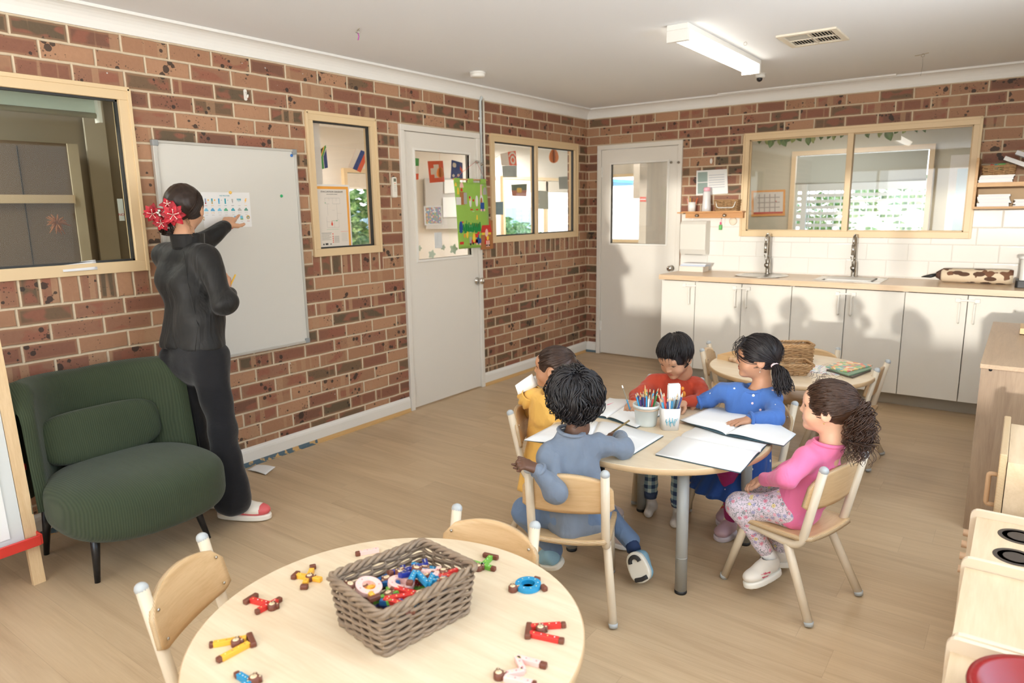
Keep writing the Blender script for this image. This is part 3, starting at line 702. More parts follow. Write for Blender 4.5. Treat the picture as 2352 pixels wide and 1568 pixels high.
for x in (.65, 2.6): MB().lathe([(0, 0), (.27, 0), (.27, .84), (0, .84)], seg=24, T=Matrix.Translation((1.2+x*.82, 4.36, .27)) @ Matrix.Rotation(PI/2, 4, 'X')).build('wheel', M_black, car)
# trailing plant along the head of window 4
M_vine = plain((108, 136, 70), .55, var=.25); M_vine2 = plain((168, 180, 100), .55, var=.2)
vr = thing('trailing_plant', 'trailing green vine hanging along the top of the kitchen window', 'plant')
stem = [tuple(at(u, 312-(u-1712)*.06, y=.28)) for u in range(1705, 2120, 26)]
MB().tube([(x, y, z+.05+.01*math.sin(i*2)) for i, (x, y, z) in enumerate(stem)], .003, 6).build('stem', M_vine, vr)
for x in (1.3, 2.1, 2.9): MB().tube([(x, .28, 2.1), (x, .28, HC)], .001, 4).build('hanging_thread', M_white, vr)
rn = random.Random(11)
for i, (u, v, r) in enumerate([(1714, 320, .03), (1728, 318, .025), (1745, 322, .035), (1762, 322, .04), (1771, 327, .05), (1783, 318, .03), (1792, 322, .045), (1800, 325, .05), (1812, 318, .04), (1822, 320, .035), (1835, 316, .04), (1857, 322, .045), (1868, 318, .04), (1886, 314, .03), (1905, 312, .03), (1917, 311, .04), (1935, 309, .03), (1993, 308, .035), (2022, 306, .035), (2041, 309, .055), (2060, 300, .03), (2078, 299, .03), (2105, 296, .03), (2124, 294, .035)]):
    c = Vector(at(u, v, y=.28)); a = rn.uniform(-.7, .7); m = MB()
    n = 12; pts = []
    for k in range(n):
        t = 2*PI*k/n; q = r*(.62+.38*abs(math.cos(t/2))); pts.append((q*math.sin(t)*.72, q*math.cos(t)*1.0))
    m.sheet(lambda s, t: (math.sin(PI*t)*r*.62*(2*s-1), .012*math.cos((2*s-1)*2)+rn.random()*0, r*(1-2*t)), 6, 8, .0008)
    o = m.build('leaf', M_vine if i % 3 else M_vine2, vr); o.location = c; o.rotation_euler = (rn.uniform(-.3, .3), a, rn.uniform(-.6, .6))
# --- small corridor seen through door 2
wall('wall_corridor', 'y', 1.9, .08, -.33, .54, [(.0, .32, 1.12, 2.02)], plain((222, 210, 194), .85))
plainframe('window_12', 'y', 1.9, .0, .32, 1.12, 2.02, mat=plain((220, 188, 130), .5))
m = MB().box(-.12, .5, 1.3, 1.42, 1.62, 2.4); tag(m.build('wall_cabinet', plain((226, 218, 204), .6)), 'white overhead cabinet behind the glass of the kitchen door', 'cabinet')
tag(quad('warning_sticker', ('y', .05), [(1470, 452), (1484, 452), (1484, 463), (1470, 463)], [plain((226, 110, 96), .7), M_paper], lambda s, t: 1 if .35 < t < .6 else 0, 4, 10), 'small red and white sticker on the glass of the kitchen door', 'sticker')
# --- dark store room behind window 1
wall('wall_store_north', 'y', -3.8, .1, -1.75, -.11, [], M_dark); wall('wall_store_far', 'x', -1.75, -.1, YR, -3.7, [], M_dark)
M_brown = plain((104, 86, 66), .7, name='dark_cupboard'); M_lightwood = plain((196, 172, 136), .6)
sh = thing('open_cupboard', 'dark brown store room cupboard with pale shelves behind the left window', 'cupboard', (-1.70, 0, 0))
MB().box(0, .30, -6.2, -4.315, .02, 1.98).build('carcass', M_brown, sh)
for z in (1.13, 1.60): MB().box(.30, .335, -6.2, -4.318, z, z+.052).build('shelf_edge', M_lightwood, sh)
for y in (-4.6, -5.1, -5.6): MB().box(.30, .305, y-.003, y+.003, .1, 1.95).build('door_gap', plain((40, 34, 28), .8), sh)
MB().box(.0, .31, -4.315, -4.25, .02, 1.98).build('side_panel', plain((188, 176, 152), .7), sh)
m = MB().box(-1.72, -1.70, -4.06, -3.92, 0, HC); struct(m.build('trim_4', plain((206, 198, 180), .7)))
m = MB(); c = at(132, 512, x=-1.31); rn = random.Random(2)
for k in range(60):
    d = Vector((rn.gauss(0, .4), rn.gauss(0, 1), rn.gauss(0, 1))).normalized()*rn.uniform(.03, .075); m.tube([Vector(c), Vector(c)+d*.5, Vector(c)+d+Vector((0, 0, -.01))], [.003, .006, .002], 5)
tag(m.build('dried_flower', plain((140, 84, 44), .8)), 'rust brown dried flower hung on the dark cupboard', 'flower')
bl = thing('roller_blind', 'pale roller blind drawn up behind the left window', 'blind')
MB().box(-.17, -.165, -6.0, -4.66, 2.02, 2.2).build('fabric', plain((190, 200, 190), .9), bl); MB().tube([(-.167, -6.0, 2.015), (-.167, -4.665, 2.015)], .014).build('bottom_rail', plain((150, 142, 120), .6), bl)
MB().tube([tuple(at(u, v, x=-.15)) for u, v in ((268, 262), (272, 330), (281, 400), (289, 440), (284, 400), (274, 330), (270, 262))], .0018, 5).build('chain', plain((210, 206, 190), .5), bl)
MB().box(-.18, -.13, -4.665, -4.65, 1.98, 2.09).build('bracket', M_white, bl)
pp = MB(); pp.box(-.03, -.0295, -4.672, -4.645, 1.49, 1.60); tag(pp.build('sticker', [M_paper]), 'white sticker with red letters at the right edge of the left window', 'sticker')
text('NO', .018, (-.029, -4.659, 1.515), (PI/2, 0, PI/2), plain((206, 60, 54), .7), bpy.data.objects['sticker'])
# ================================================================== FURNITURE
M_birch = wood('birch_tabletop', (226, 208, 178), (214, 190, 156), .5, 'x', .32)
M_ply = wood('beech_ply', (218, 184, 138), (200, 162, 114), .8, 'x', .4)
M_plyz = wood('play_kitchen_birch', (216, 192, 158), (200, 174, 138), .5, 'y', .45)
def plyedge():
    n = N('ply_edge'); s = n.new('ShaderNodeSeparateXYZ'); n.link(n.co(), s.inputs[0]); f = n.m_('FRACT', n.m_('MULTIPLY', n.m_('ADD', s.outputs['Y'], s.outputs['Z']), 260))
    return n.done(n.mix(n.m_('GREATER_THAN', f, .5), s2l((222, 196, 156)), s2l((156, 124, 86))), .5)
M_edge = plyedge()
M_frame = plain((218, 202, 176), .25, name='cream_powder_coat'); M_cap = plain((178, 182, 182), .45); M_grey_leg = plain((158, 158, 152), .35, name='grey_table_leg')
TABLE_Z = .555
def round_table(label, cx, cy, r, leg_pts):
    t = thing('round_table', label, 'table', (cx, cy, 0)); tz = TABLE_Z
    MB().lathe([(0, tz-.026), (r-.004, tz-.026), (r, tz-.022), (r, tz-.003), (r-.003, tz), (0, tz)], seg=96, smooth=False).build('tabletop', M_birch, t)
    MB().lathe([(r-.001, tz-.0235), (r+.0015, tz-.021), (r+.0015, tz-.004), (r-.001, tz-.0015)], seg=96).build('edge_band', plain((206, 174, 132), .4), t)
    for x, y in leg_pts:
        l = MB().tube([(x*.97, y*.97, tz-.027), (x, y, .012)], .0235, 20).tube([(x*.993, y*.993, .150), (x*.992, y*.992, .153)], .0241, 20); o = l.build('leg', M_grey_leg, t)
        MB().lathe([(0, 0), (.023, 0), (.025, .004), (.024, .014), (0, .014)], (x, y, 0), 20).build('foot_pad', M_black, o)
        MB().lathe([(.0, tz-.034), (.045, tz-.034), (.045, tz-.027), (0, tz-.027)], (x*.97, y*.97, 0), 20).build('mounting_plate', M_grey_leg, o)
    return t
T1 = (2.588, -5.375); T2 = (2.487, -3.662); T3 = (2.635, -2.105)
def sq(c, ps): return [(x-c[0], y-c[1]) for x, y in ps]
round_table('round birch table in the foreground with scattered wooden letters', *T1, .455, sq(T1, [(2.30, -5.10), (2.86, -5.08), (2.31, -5.65), (2.87, -5.64)]))
round_table('round birch table where the children sit drawing', *T2, .472, sq(T2, [(2.732, -3.953), (2.263, -3.338), (2.187, -3.895), (2.81, -3.40)]))
round_table('round birch table farthest back, near the white cupboards', *T3, .465, sq(T3, [(2.35, -1.85), (2.36, -2.38), (2.90, -1.83), (2.91, -2.36)]))
# --- child's chair: bent tube side frames, ply seat and back; local +Y is forward
CHX = .138
def make_chair(label, loc, rz, group=None):
    t = thing('child_chair', label, 'chair', (*loc, 0), rz, group)
    for s in (-1, 1):
        x = s*CHX
        p = round_path([(x, -.197, .592), (x, -.128, .270), (x, .105, .286), (x, .197, .014)], .055, 6)
        o = MB().tube(p, .0165, 14).build('side_frame', M_frame, t)
        MB().ball((x, -.198, .593), (.0175, .0175, .0165), 16).build('end_cap', M_cap, o)
        MB().tube([(x, .1965, .020), (x, .2015, .005)], [.0178, .016], 14).build('foot_cap', M_cap, o)
        q = round_path([(x*1.0, -.075, .268), (x*1.04, -.092, .235), (x*1.26, -.202, .012)], .03, 4)
        l = MB().tube(q, .0165, 14).build('leg', M_frame, t)
        MB().tube([(x*1.255, -.2005, .020), (x*1.264, -.204, .005)], [.0178, .016], 14).build('foot_cap', M_cap, l)
    b = MB(); b.tube([(-CHX, -.06, .272), (CHX, -.06, .272)], .011, 10); b.tube([(-CHX, .09, .277), (CHX, .09, .277)], .011, 10); b.build('cross_tube', M_frame, t)
    # seat: dished, waterfall front
    def seat(u, v):
        y = lt(-.165, .165, v); w = .165-.012*(1-v)-.02*max(0, abs(2*v-1)-.75)*4; x = (2*u-1)*w
        return (x, y, .312+.012*(abs(2*u-1)**2)*(1-v*.5)-(max(0, v-.75)**2)*.38-.008*math.sin(v*PI))
    m = MB(); m.sheet(seat, 14, 18, .016)
    for i in range(len(m.f)):
        if i >= 2*14*18: m.m[i] = 1
    m.build('seat', [M_ply, M_edge], t)
    # back rest: curved ply with arched top
    dn = Vector((0, -.069, .322)).normalized()
    def back(u, v):
        a = 2*u-1; top = .585-.040*a*a-.022*max(0, abs(a)-.8)*5; bot = .425+.006*a*a+.02*max(0, abs(a)-.85)*5; z = lt(top, bot, v)
        y = -.130-(z-.27)*.214+.024; return (a*.168*(1-.03*(1-v)), y-.022*(1-a*a)+.005, z)
    m = MB(); m.sheet(back, 20, 10, .013)
    for i in range(len(m.f)):
        if i >= 2*20*10: m.m[i] = 1
    bk = m.build('backrest', [M_ply, M_edge], t)
    sc_ = MB()
    for s in (-1, 1):
        for z in (.455, .535): sc_.ball((s*.136, -.130-(z-.27)*.214+.024+.004, z), (.005, .003, .005), 10)
    sc_.build('screws', M_steel, bk)
    return t
CH = {}
def chair_at(key, loc, ang, label, group='childrens chairs with ply seats'):
    """ang: direction the chair faces, degrees from +X"""
    rz = math.radians(ang-90)
    if not CH: CH[key] = make_chair(label, loc, rz, group)
    else: CH[key] = tree_copy(list(CH.values())[0], (*loc, 0), rz, label, group)
chair_at('pink', (3.069, -3.68), 162, 'ply chair the girl in the pink jumper sits on')
chair_at('grey', (2.385, -4.21), 114, 'ply chair the curly haired boy in blue grey sits on')
chair_at('yellow', (1.985, -3.70), 25, 'ply chair the girl in the yellow dress sits on')
chair_at('red', (2.285, -3.07), -75, 'ply chair behind the boy in the red jumper')
chair_at('blue', (2.685, -3.15), -121, 'ply chair the girl in the blue dress sits on')
chair_at('fa', (2.505, -5.025), -82.5, 'empty ply chair pushed under the far side of the foreground table')
chair_at('fl', (2.10, -5.445), 29, 'empty ply chair at the left side of the foreground table')
chair_at('bl', (2.24, -1.90), 12, 'empty ply chair at the left of the farthest table')
chair_at('bb', (2.64, -1.77), -96, 'empty ply chair behind the farthest table, next to the cupboards')
chair_at('br', (2.915, -1.945), 177, 'empty ply chair at the right of the farthest table')
# --- green sofa chair
def corduroy():
    n = N('green_corduroy'); co = n.co(); s = n.new('ShaderNodeSeparateXYZ'); n.link(co, s.inputs[0])
    w = n.m_('SINE', n.m_('MULTIPLY', n.m_('ADD', s.outputs['Y'], n.m_('MULTIPLY', n.noise(co, 4, 2), .02)), 2*PI/.0085))
    f = n.noise(co, 3, 3); c = n.mix(f, s2l((58, 66, 48)), s2l((72, 82, 62)))
    c = n.mix(n.m_('MULTIPLY', n.m_('ADD', w, 1), .16), c, s2l((24, 40, 28)))
    return n.done(c, .92, 0, n.bump(w, .35, .0018), sheen=.12, spec=.12)
M_cord = corduroy(); M_blackleg = plain((24, 24, 26), .28)
def sofa():
    t = thing('armchair', 'wide green corduroy armchair on black legs against the brick wall', 'armchair', (.50, -5.02, 0), 0)
    # seat: superellipsoid cushion, long axis along the wall (Y), local
    def sup(c, r, e1, e2, nu=48, nv=24, zt=0):
        sg = lambda v, e: math.copysign(abs(v)**e, v)
        def f(u, v):
            a = 2*PI*u; b = PI*(v-.5)
            return (c[0]+r[0]*sg(math.cos(b), e1)*sg(math.cos(a), e2), c[1]+r[1]*sg(math.cos(b), e1)*sg(math.sin(a), e2), c[2]+r[2]*sg(math.sin(b), e1)+zt*(sg(math.cos(b), e1)*sg(math.cos(a), e2)))
        return f
    MB().sheet(sup((.10, .0, .315), (.335, .345, .132), .52, .80), 64, 28).build('seat', M_cord, t)
    # winged shell back, wrapping forward at both ends
    def shell(u, v):
        a = 2*u-1; ang = a*1.15; th = .055+.02*(1-v)
        k = abs(a)
        y = math.sin(ang)*.365/math.sin(1.15); x = -.315+.30*(1-math.cos(ang))/(1-math.cos(1.15))*1.0
        z0 = .26+.04*k; z1 = .80+.035*k-.10*max(0, k-.80)**1.2*8
        p = v
        # cross-section loop: v 0..1 goes up outside, over the top, down inside
        if p < .45: q = p/.45; z = lt(z0, z1-.05, q); off = -th
        elif p < .55: q = (p-.45)/.1*PI; z = z1-.05+math.sin(q)*.055; off = -math.cos(q)*th
        else: q = (p-.55)/.45; z = lt(z1-.05, z0, q); off = th
        nx, ny = math.cos(ang*.9), -math.sin(ang*.9)
        lean = -.13*(z-.3); endk = max(0, k-.9)/.1; off *= math.sqrt(max(.02, 1-endk**2))
        return (x+nx*off+lean, y+ny*off, z)
    MB().sheet(shell, 56, 40).build('backrest', M_cord, t)
    # lumbar cushion
    f = sup((0, 0, 0), (.062, .262, .120), .55, .45); c = MB().sheet(f, 56, 24).build('lumbar_cushion', M_cord, t)
    c.location = (-.175, -.01, .535); c.rotation_euler = (0, -.22, 0)
    for x, y, dx, dy in ((.16, -.22, .035, -.03), (.15, .20, .055, .045), (-.235, -.25, -.03, -.02), (-.235, .22, -.03, .02)):
        MB().tube([(x, y, .25), (x+dx, y+dy, 0)], [.022, .011], 16).build('leg', M_blackleg, t)
sofa()
# --- easel at the left edge
def easel():
    t = thing('easel', 'wooden childrens easel with a white board and red trays at the left edge', 'easel', (0, 0, 0))
    M_pine = wood('pine', (224, 196, 154), (206, 172, 126), .8, 'z', .5); ft = Vector(at(90, 1338, z=0)); ft.z = 0
    # front rail: foot at ft, leaning back to the left window side
    up = Vector(at(2, 880, x=.42)); 
    back_shift = Vector((.02, -.62, 0))
    ap = up+(up-ft)*.30
    for k, nm in ((0, 'front_rail'), (1, 'front_rail')):
        a = ft+back_shift*k; b = ap+back_shift*k; MB().bar(a, b, .045, .022, up=(1, 0, 0)).build('front_rail', M_pine, t)
    for k in (0, 1):
        a = Vector(at(8, 1268, z=0)) + back_shift*k; a.z = 0; b = ap+back_shift*k; MB().bar(a, b, .045, .022, up=(1, 0, 0)).build('rear_rail', M_pine, t)
    d = (up-ft)
    def onb(s, lat, n=0): return ft+d*s+back_shift*lat+Vector((.012+n, .0, .0))
    m = MB(); q = [onb(.24, .04), onb(.24, .96), onb(1.25, .96), onb(1.25, .04)]; m.add(q+[p-Vector((.012, 0, 0)) for p in q], [(0, 1, 2, 3), (7, 6, 5, 4), (0, 4, 5, 1), (1, 5, 6, 2), (2, 6, 7, 3), (3, 7, 4, 0)])
    m.build('whiteboard', plain((216, 220, 218), .3), t)
    M_redp = plain((206, 54, 44), .3)
    tr = MB(); p = onb(.235, -.03, .01); p2 = onb(.235, 1.0, .01)
    tr.bar(p+Vector((.035, 0, 0)), p2+Vector((.035, 0, 0)), .008, .045); tr.bar(p+Vector((.0, 0, -.02)), p2+Vector((.0, 0, -.02)), .07, .006); tr.bar(p+Vector((.0, 0, 0)), p+Vector((.0, .008, 0)), .07, .045)
    tr.build('paint_tray', M_redp, t, bevel=.003)
    cl = MB(); c = Vector(at(49, 1068, x=.30)); cl.bar(c+Vector((-.1, -.03, 0)), c+Vector((.03, .004, -.004)), .012, .03); cl.build('rear_tray', M_redp, t, bevel=.003)
    pg = MB(); q = [onb(.27, .12, .006), onb(.27, .9, .006), onb(1.1, .9, .006), onb(1.1, .12, .006)]; pg.add(q+[x-Vector((.003, 0, 0)) for x in q], [(0, 1, 2, 3), (7, 6, 5, 4), (0, 4, 5, 1), (1, 5, 6, 2), (2, 6, 7, 3), (3, 7, 4, 0)]); pg.build('paper', M_paper, t)
easel()
# --- kitchen run: cupboard units, worktop, sinks
M_cup = plain((232, 228, 218), .16, name='white_gloss_cupboard', coat=.3); M_top = wood('oak_laminate', (224, 196, 162), (212, 182, 146), 1.2, 'x', .3)
CT = .925; FY = -.585
seams = [1.115, 1.428, 1.833, 2.235, 2.635, 3.035, 3.425, 3.83, 4.23, 4.60]
units = [(0, 1), (1, 3), (3, 5), (5, 7), (7, 9)]
ulab = ['narrow white base cupboard at the left end of the kitchen run', 'white double base cupboard under the round sink', 'white double base cupboard under the rectangular sink', 'white double base cupboard right of the sinks', 'white double base cupboard at the far right end']
for (a, b), lab in zip(units, ulab):
    x0, x1 = seams[a], seams[b]; t = thing('base_cupboard', lab, 'cupboard', (x0, 0, 0), 0, 'white base cupboards under the worktop'); w = x1-x0
    cb_ = MB(); [cb_.box(*q) for q in ((.001, .017, FY+.02, -.012, .10, CT-.045), (w-.017, w-.001, FY+.02, -.012, .10, CT-.045), (.017, w-.017, FY+.02, -.012, .10, .116), (.017, w-.017, -.02, -.012, .116, CT-.045))]; cb_.build('carcass', plain((206, 200, 188), .6), t)
    MB().box(0, w, FY+.10, -.015, 0, .10).build('kickboard', plain((176, 168, 152), .5), t)
    for k in range(a, b):
        p, q = seams[k]-x0, seams[k+1]-x0; d = MB().box(p+.0025, q-.0025, FY, FY+.018, .105, CT-.05).build('door', M_cup, t, bevel=.0015)
        right = (k % 2 == 1) and b-a == 2 and k == a or (b-a == 1); hx = q-.045 if (k-a) % 2 == 0 else p+.045
        h = round_path([(hx, FY, CT-.245), (hx, FY-.028, CT-.245), (hx, FY-.028, CT-.105), (hx, FY, CT-.105)], .018, 5); MB().tube(h, .0072, 10).build('handle', plain((236, 232, 222), .6), d)
    if b-a == 2:   # white child lock across the pair
        xm = seams[a+1]-x0; L = MB(); L.cbox((xm, FY-.011, CT-.085), (.125, .009, .014))
        for s in (-1, 1): L.cbox((xm+s*.058, FY-.009, CT-.085), (.032, .018, .03))
        L.build('child_lock', M_white, t, bevel=.003)
    else:
        L = MB(); L.cbox((w-.05, FY-.011, CT-.085), (.125, .009, .014)); L.cbox((w-.095, FY-.009, CT-.085), (.032, .018, .03)); L.build('child_lock', M_white, t, bevel=.003)
wt = MB(); SK = [(1.72, 2.09, -.47, -.115), (2.42, 2.80, -.50, -.13)]
xs = [1.095, SK[0][0], SK[0][1], SK[1][0], SK[1][1], 4.615]
for i in range(5):
    a, b = xs[i], xs[i+1]
    if i in (1, 3): s = SK[i//2]; wt.box(a, b, -.605, s[2], CT-.042, CT); wt.box(a, b, s[3], -.012, CT-.042, CT)
    else: wt.box(a, b, -.605, -.012, CT-.042, CT)
tag(wt.build('worktop', M_top), 'long pale wood worktop over the white cupboards', 'worktop')
s1 = thing('sink', 'round stainless steel sink, the left one', 'sink', (1.905, -.29, CT))
MB().lathe([(.215, .003), (.218, .001), (.216, .004), (.165, .004), (.155, -.01), (.15, -.14), (.12, -.155), (.03, -.158), (0, -.158)], seg=40).build('bowl', M_steel, s1)
MB().box(-.185, .185, -.18, .175, .0, .001).build('flange_base', M_steel, s1) if 0 else None
s2 = thing('sink', 'rectangular stainless steel sink with a white tray, the right one', 'sink', (2.61, -.315, CT))
m = MB(); w, d_ = .214, .178
for a, b in ((0, 1),):
    m.box(-w-.03, w+.03, -d_-.02, -d_+.01, .0005, .004); m.box(-w-.03, w+.03, d_-.01, d_+.02, .0005, .004); m.box(-w-.03, -w+.03, -d_, d_, .0005, .004); m.box(w-.03, w+.03, -d_, d_, .0005, .004)
    m.box(-w+.03, w-.03, -d_+.01, d_-.01, -.15, -.146); m.box(-w+.028, -w+.032, -d_, d_, -.15, .0); m.box(w-.032, w-.028, -d_, d_, -.15, .0); m.box(-w+.03, w-.03, -d_+.008, -d_+.012, -.15, 0); m.box(-w+.03, w-.03, d_-.012, d_-.008, -.15, 0)
m.build('bowl', M_steel, s2)
MB().prism(rrect(.34, .25, .03), -.01, .012, T=Matrix.Translation((.0, -.01, 0))).build('draining_tray', M_white, s2, bevel=.003)
def tap(x, lab):
    t = thing('tap', lab, 'tap', (x, -.095, CT), 0, 'tall kitchen taps')
    MB().lathe([(0, 0), (.026, 0), (.026, .008), (.021, .012), (.021, .12), (.012, .13), (.012, .15), (0, .15)], seg=20).build('base', M_steel, t)
    MB().tube([(0, 0, .14), (0, 0, .30)]+[(0, -.045+.045*math.cos(a), .30+.045*math.sin(a)) for a in (.4, .8, 1.2, 1.57, 1.95, 2.4, 2.8, 3.14)]+[(0, -.09, .26)], .010, 12).build('spout', M_steel, t)
    MB().tube([(0, -.09, .27), (0, -.09, .185)], .0135, 14).build('spray_head', M_steel, t)
    m = MB().tube([(.0, -.018, .075), (0, -.042, .078)], .021, 16); m.tube([(.0, -.036, .085), (-.02, -.05, .17)], [.006, .005], 8); m.build('lever', M_steel, t)
tap(1.895, 'tall steel tap behind the round sink'); tap(2.59, 'tall steel tap behind the rectangular sink')
# things on the worktop
def box_thing(name, label, cat, x0, x1, y0, y1, z0, z1, mt, bevel=.002, group=None):
    return tag(MB().box(x0, x1, y0, y1, z0, z1).build(name, mt, bevel=bevel), label, cat, group)
box_thing('box_of_paper', 'cream box of paper towels on the worktop by the kitchen door', 'box', 1.13, 1.36, -.24, -.10, CT+.001, CT+.05, plain((232, 222, 208), .7))
st_ = MB(); 
for i, (a, b_, mt) in enumerate(((1.135, 1.375, (200, 210, 226)), (1.15, 1.38, (232, 232, 234)))):
    tag(MB().box(a, b_, -.23+.01*i, -.09, CT+.051+.013*i, CT+.063+.013*i).build('booklet', plain(mt, .7)), ('pale blue' if i == 0 else 'white')+(' booklet lying directly on the cream box by the kitchen door' if i == 0 else ' booklet topmost on the cream box by the kitchen door'), 'booklet')
dsp = thing('towel_dispenser', 'white paper towel dispenser on the tiles under the little shelf', 'dispenser', (1.205, -.012, 1.075))
MB().prism([(0, .0), (.0, .31), (-.09, .31), (-.115, .28), (-.115, .05), (-.09, .0)], -.125, .125, T=Matrix.Rotation(PI/2, 4, 'Z') @ Matrix.Rotation(PI/2, 4, 'X')).build('body', plain((226, 222, 212), .3), dsp, bevel=.006)
MB().box(-.08, .08, -.09, -.04, -.004, .004).build('slot', plain((150, 146, 138), .5), dsp)
# rolled patterned bag with dark tip, black tray with clear tub
rb = thing('rolled_mat', 'rolled cream mat with brown woven pattern on the worktop', 'mat', (3.43, -.20, CT+.055), .02)
n = N('woven_pattern'); co = n.co(); v1 = n.vor(n.mapping((9, 20, 20), src=co), 1); v2 = n.noise(n.mapping((14, 14, 14), src=co), 1, 1)
M_mat = n.done(n.mix(n.m_('LESS_THAN', v1, .34), n.mix(n.m_('GREATER_THAN', v2, .6), s2l((224, 206, 178)), s2l((120, 84, 62))), s2l((92, 66, 50))), .9)
MB().tube([(-.215, 0, 0), (-.2, 0, 0), (.2, 0, 0), (.235, 0, .0)], [.036, .05, .054, .05], 20).build('roll', M_mat, rb)
MB().tube([(-.245, 0, 0), (-.212, 0, 0)], [.02, .042], 16).build('gathered_end', plain((88, 62, 50), .9), rb)
MB().tube([(-.34, -.01, -.02), (-.28, 0, -.012), (-.24, 0, 0)], [.003, .014, .012], 10).build('tassel', M_black, rb)
ct = thing('storage_tub', 'clear tub in a black tray at the right end of the worktop', 'tub', (3.80, -.30, CT))
MB().prism(rrect(.24, .20, .02), .0, .05).build('tray', M_black, ct, bevel=.003); n = N('frosted_plastic')
MB().prism(rrect(.20, .17, .02), .05, .20).build('tub', plain((216, 216, 210), .25), ct, bevel=.004); MB().prism(rrect(.23, .19, .02), .20, .222).build('lid', plain((200, 200, 194), .35), ct, bevel=.004)
box_thing('bread_bin', 'black container beside the clear tub at the right edge', 'box', 3.93, 4.12, -.42, -.2, CT+.001, CT+.06, M_black)
# --- little shelf by the kitchen door and its things
M_shelf = wood('orange_pine', (214, 160, 104), (196, 140, 86), 1, 'x', .5)
sh = thing('wall_shelf', 'small wooden shelf with pegs between the door and the kitchen window', 'shelf', (1.085, -.12, 1.46))
MB().box(0, .57, 0, .118, 0, .012).build('board', M_shelf, sh, bevel=.001); MB().box(.02, .56, .055, .117, -.05, 0).build('rail', M_shelf, sh)
for x in (.14, .40): MB().lathe([(0, 0), (.01, 0), (.008, .02), (.015, .03), (.014, .036), (0, .038)], seg=12, T=Matrix.Translation((x, .055, -.026)) @ Matrix.Rotation(PI/2, 4, 'X')).build('peg', M_steel, sh)
MB().cbox((-.03, .05, .0), (.06, .012, .012)).build('bracket_end', M_shelf, sh)
cup = thing('pen_cup', 'white cup of pens on the small wooden shelf', 'cup', (1.165, -.065, 1.472)); MB().lathe([(0, 0), (.034, 0), (.036, .085), (.033, .085), (.031, .004), (0, .004)], seg=20).build('cup', plain((238, 236, 230), .3), cup)
for i, (c, a) in enumerate((((240, 150, 140), -.25), ((236, 196, 90), -.1), ((196, 130, 80), .1), ((230, 120, 80), .3), ((180, 110, 70), .2))):
    tag(MB().tube([(1.165+a*.06, -.065+.008*(i-2), 1.478), (1.165+a*.16, -.065+.01*(i-2), 1.59+.006*(i % 2))], .0035, 8).build('pen', plain(c, .5)), ('pink', 'yellow', 'tan', 'orange', 'brown')[i]+' pen standing in the white cup on the wooden shelf', 'pen')
bt = thing('shaker_bottle', 'clear bottle with a pink lid on the small wooden shelf', 'bottle', (1.305, -.065, 1.472))
MB().lathe([(0, 0), (.042, 0), (.042, .03), (.036, .1), (.034, .17), (.03, .18), (0, .18)], seg=20).build('body', plain((222, 220, 218), .15), bt); MB().lathe([(0, .18), (.03, .18), (.032, .2), (.028, .215), (0, .218)], seg=20).build('lid', plain((240, 176, 190), .4), bt)
tag(quad('notice', ('y', -.004), [(1600, 392), (1670, 388), (1672, 444), (1599, 449)], [plain((236, 236, 232), .4), plain((150, 168, 160), .8), plain((196, 200, 204), .8)], lambda s, t: 1 if s < .36 and (.08 < t < .46 or .5 < t < .92) and s > .05 else (2 if .42 < s < .9 and int(t*30) % 3 == 0 and .15 < t < .8 else 0), 22, 30), 'laminated notice with two photos on the brick wall above the wooden shelf', 'paper')
# hook on bricks, hand soap bottle, round dial
tag(MB().prism([(.01*math.cos(t)*1.1, .024*math.sin(t)) for t in [2*PI*k/14 for k in range(14)]], 0, .008, T=Matrix.Translation(at(1634, 370, y=0)) @ Matrix.Rotation(PI/2, 4, 'X')).build('wall_hook', M_white), 'white oval stick-on hook on the bricks above the notice', 'hook')
b = thing('hanging_charm', 'small green bottle charm hanging on the tiles below the wooden shelf', 'charm', (0, 0, 0)); c = at(1655, 520, y=-.02)
MB().tube([(c[0], -.02, c[2]-.03), (c[0], -.02, c[2]+.015)], .015, 12).build('bottle', plain((110, 196, 110), .3), b); MB().tube([(c[0], -.02, c[2]+.015), (c[0], -.02, c[2]+.04)], .007, 10).build('cap', plain((226, 90, 130), .4), b)
MB().tube([(c[0], -.015, c[2]+.04), (c[0]+.005, -.012, c[2]+.075)], .0015, 6).build('cord', plain((226, 90, 130), .4), b); MB().tube([(c[0]+.005, -.0125, c[2]+.07), (c[0]+.005, -.0125, c[2]+.095)], .011, 10, flat=.4).build('hook', plain((70, 190, 196), .4), b)
tag(MB().lathe([(0, 0), (.034, 0), (.036, .006), (.03, .012), (0, .013)], seg=24, T=Matrix.Translation((at(1685, 510, y=0)[0], -.01, at(1685, 508, y=0)[2])) @ Matrix.Rotation(PI/2, 4, 'X')).build('wall_disc', plain((236, 222, 200), .5)), 'cream round disc on the tiles right of the charm', 'disc')
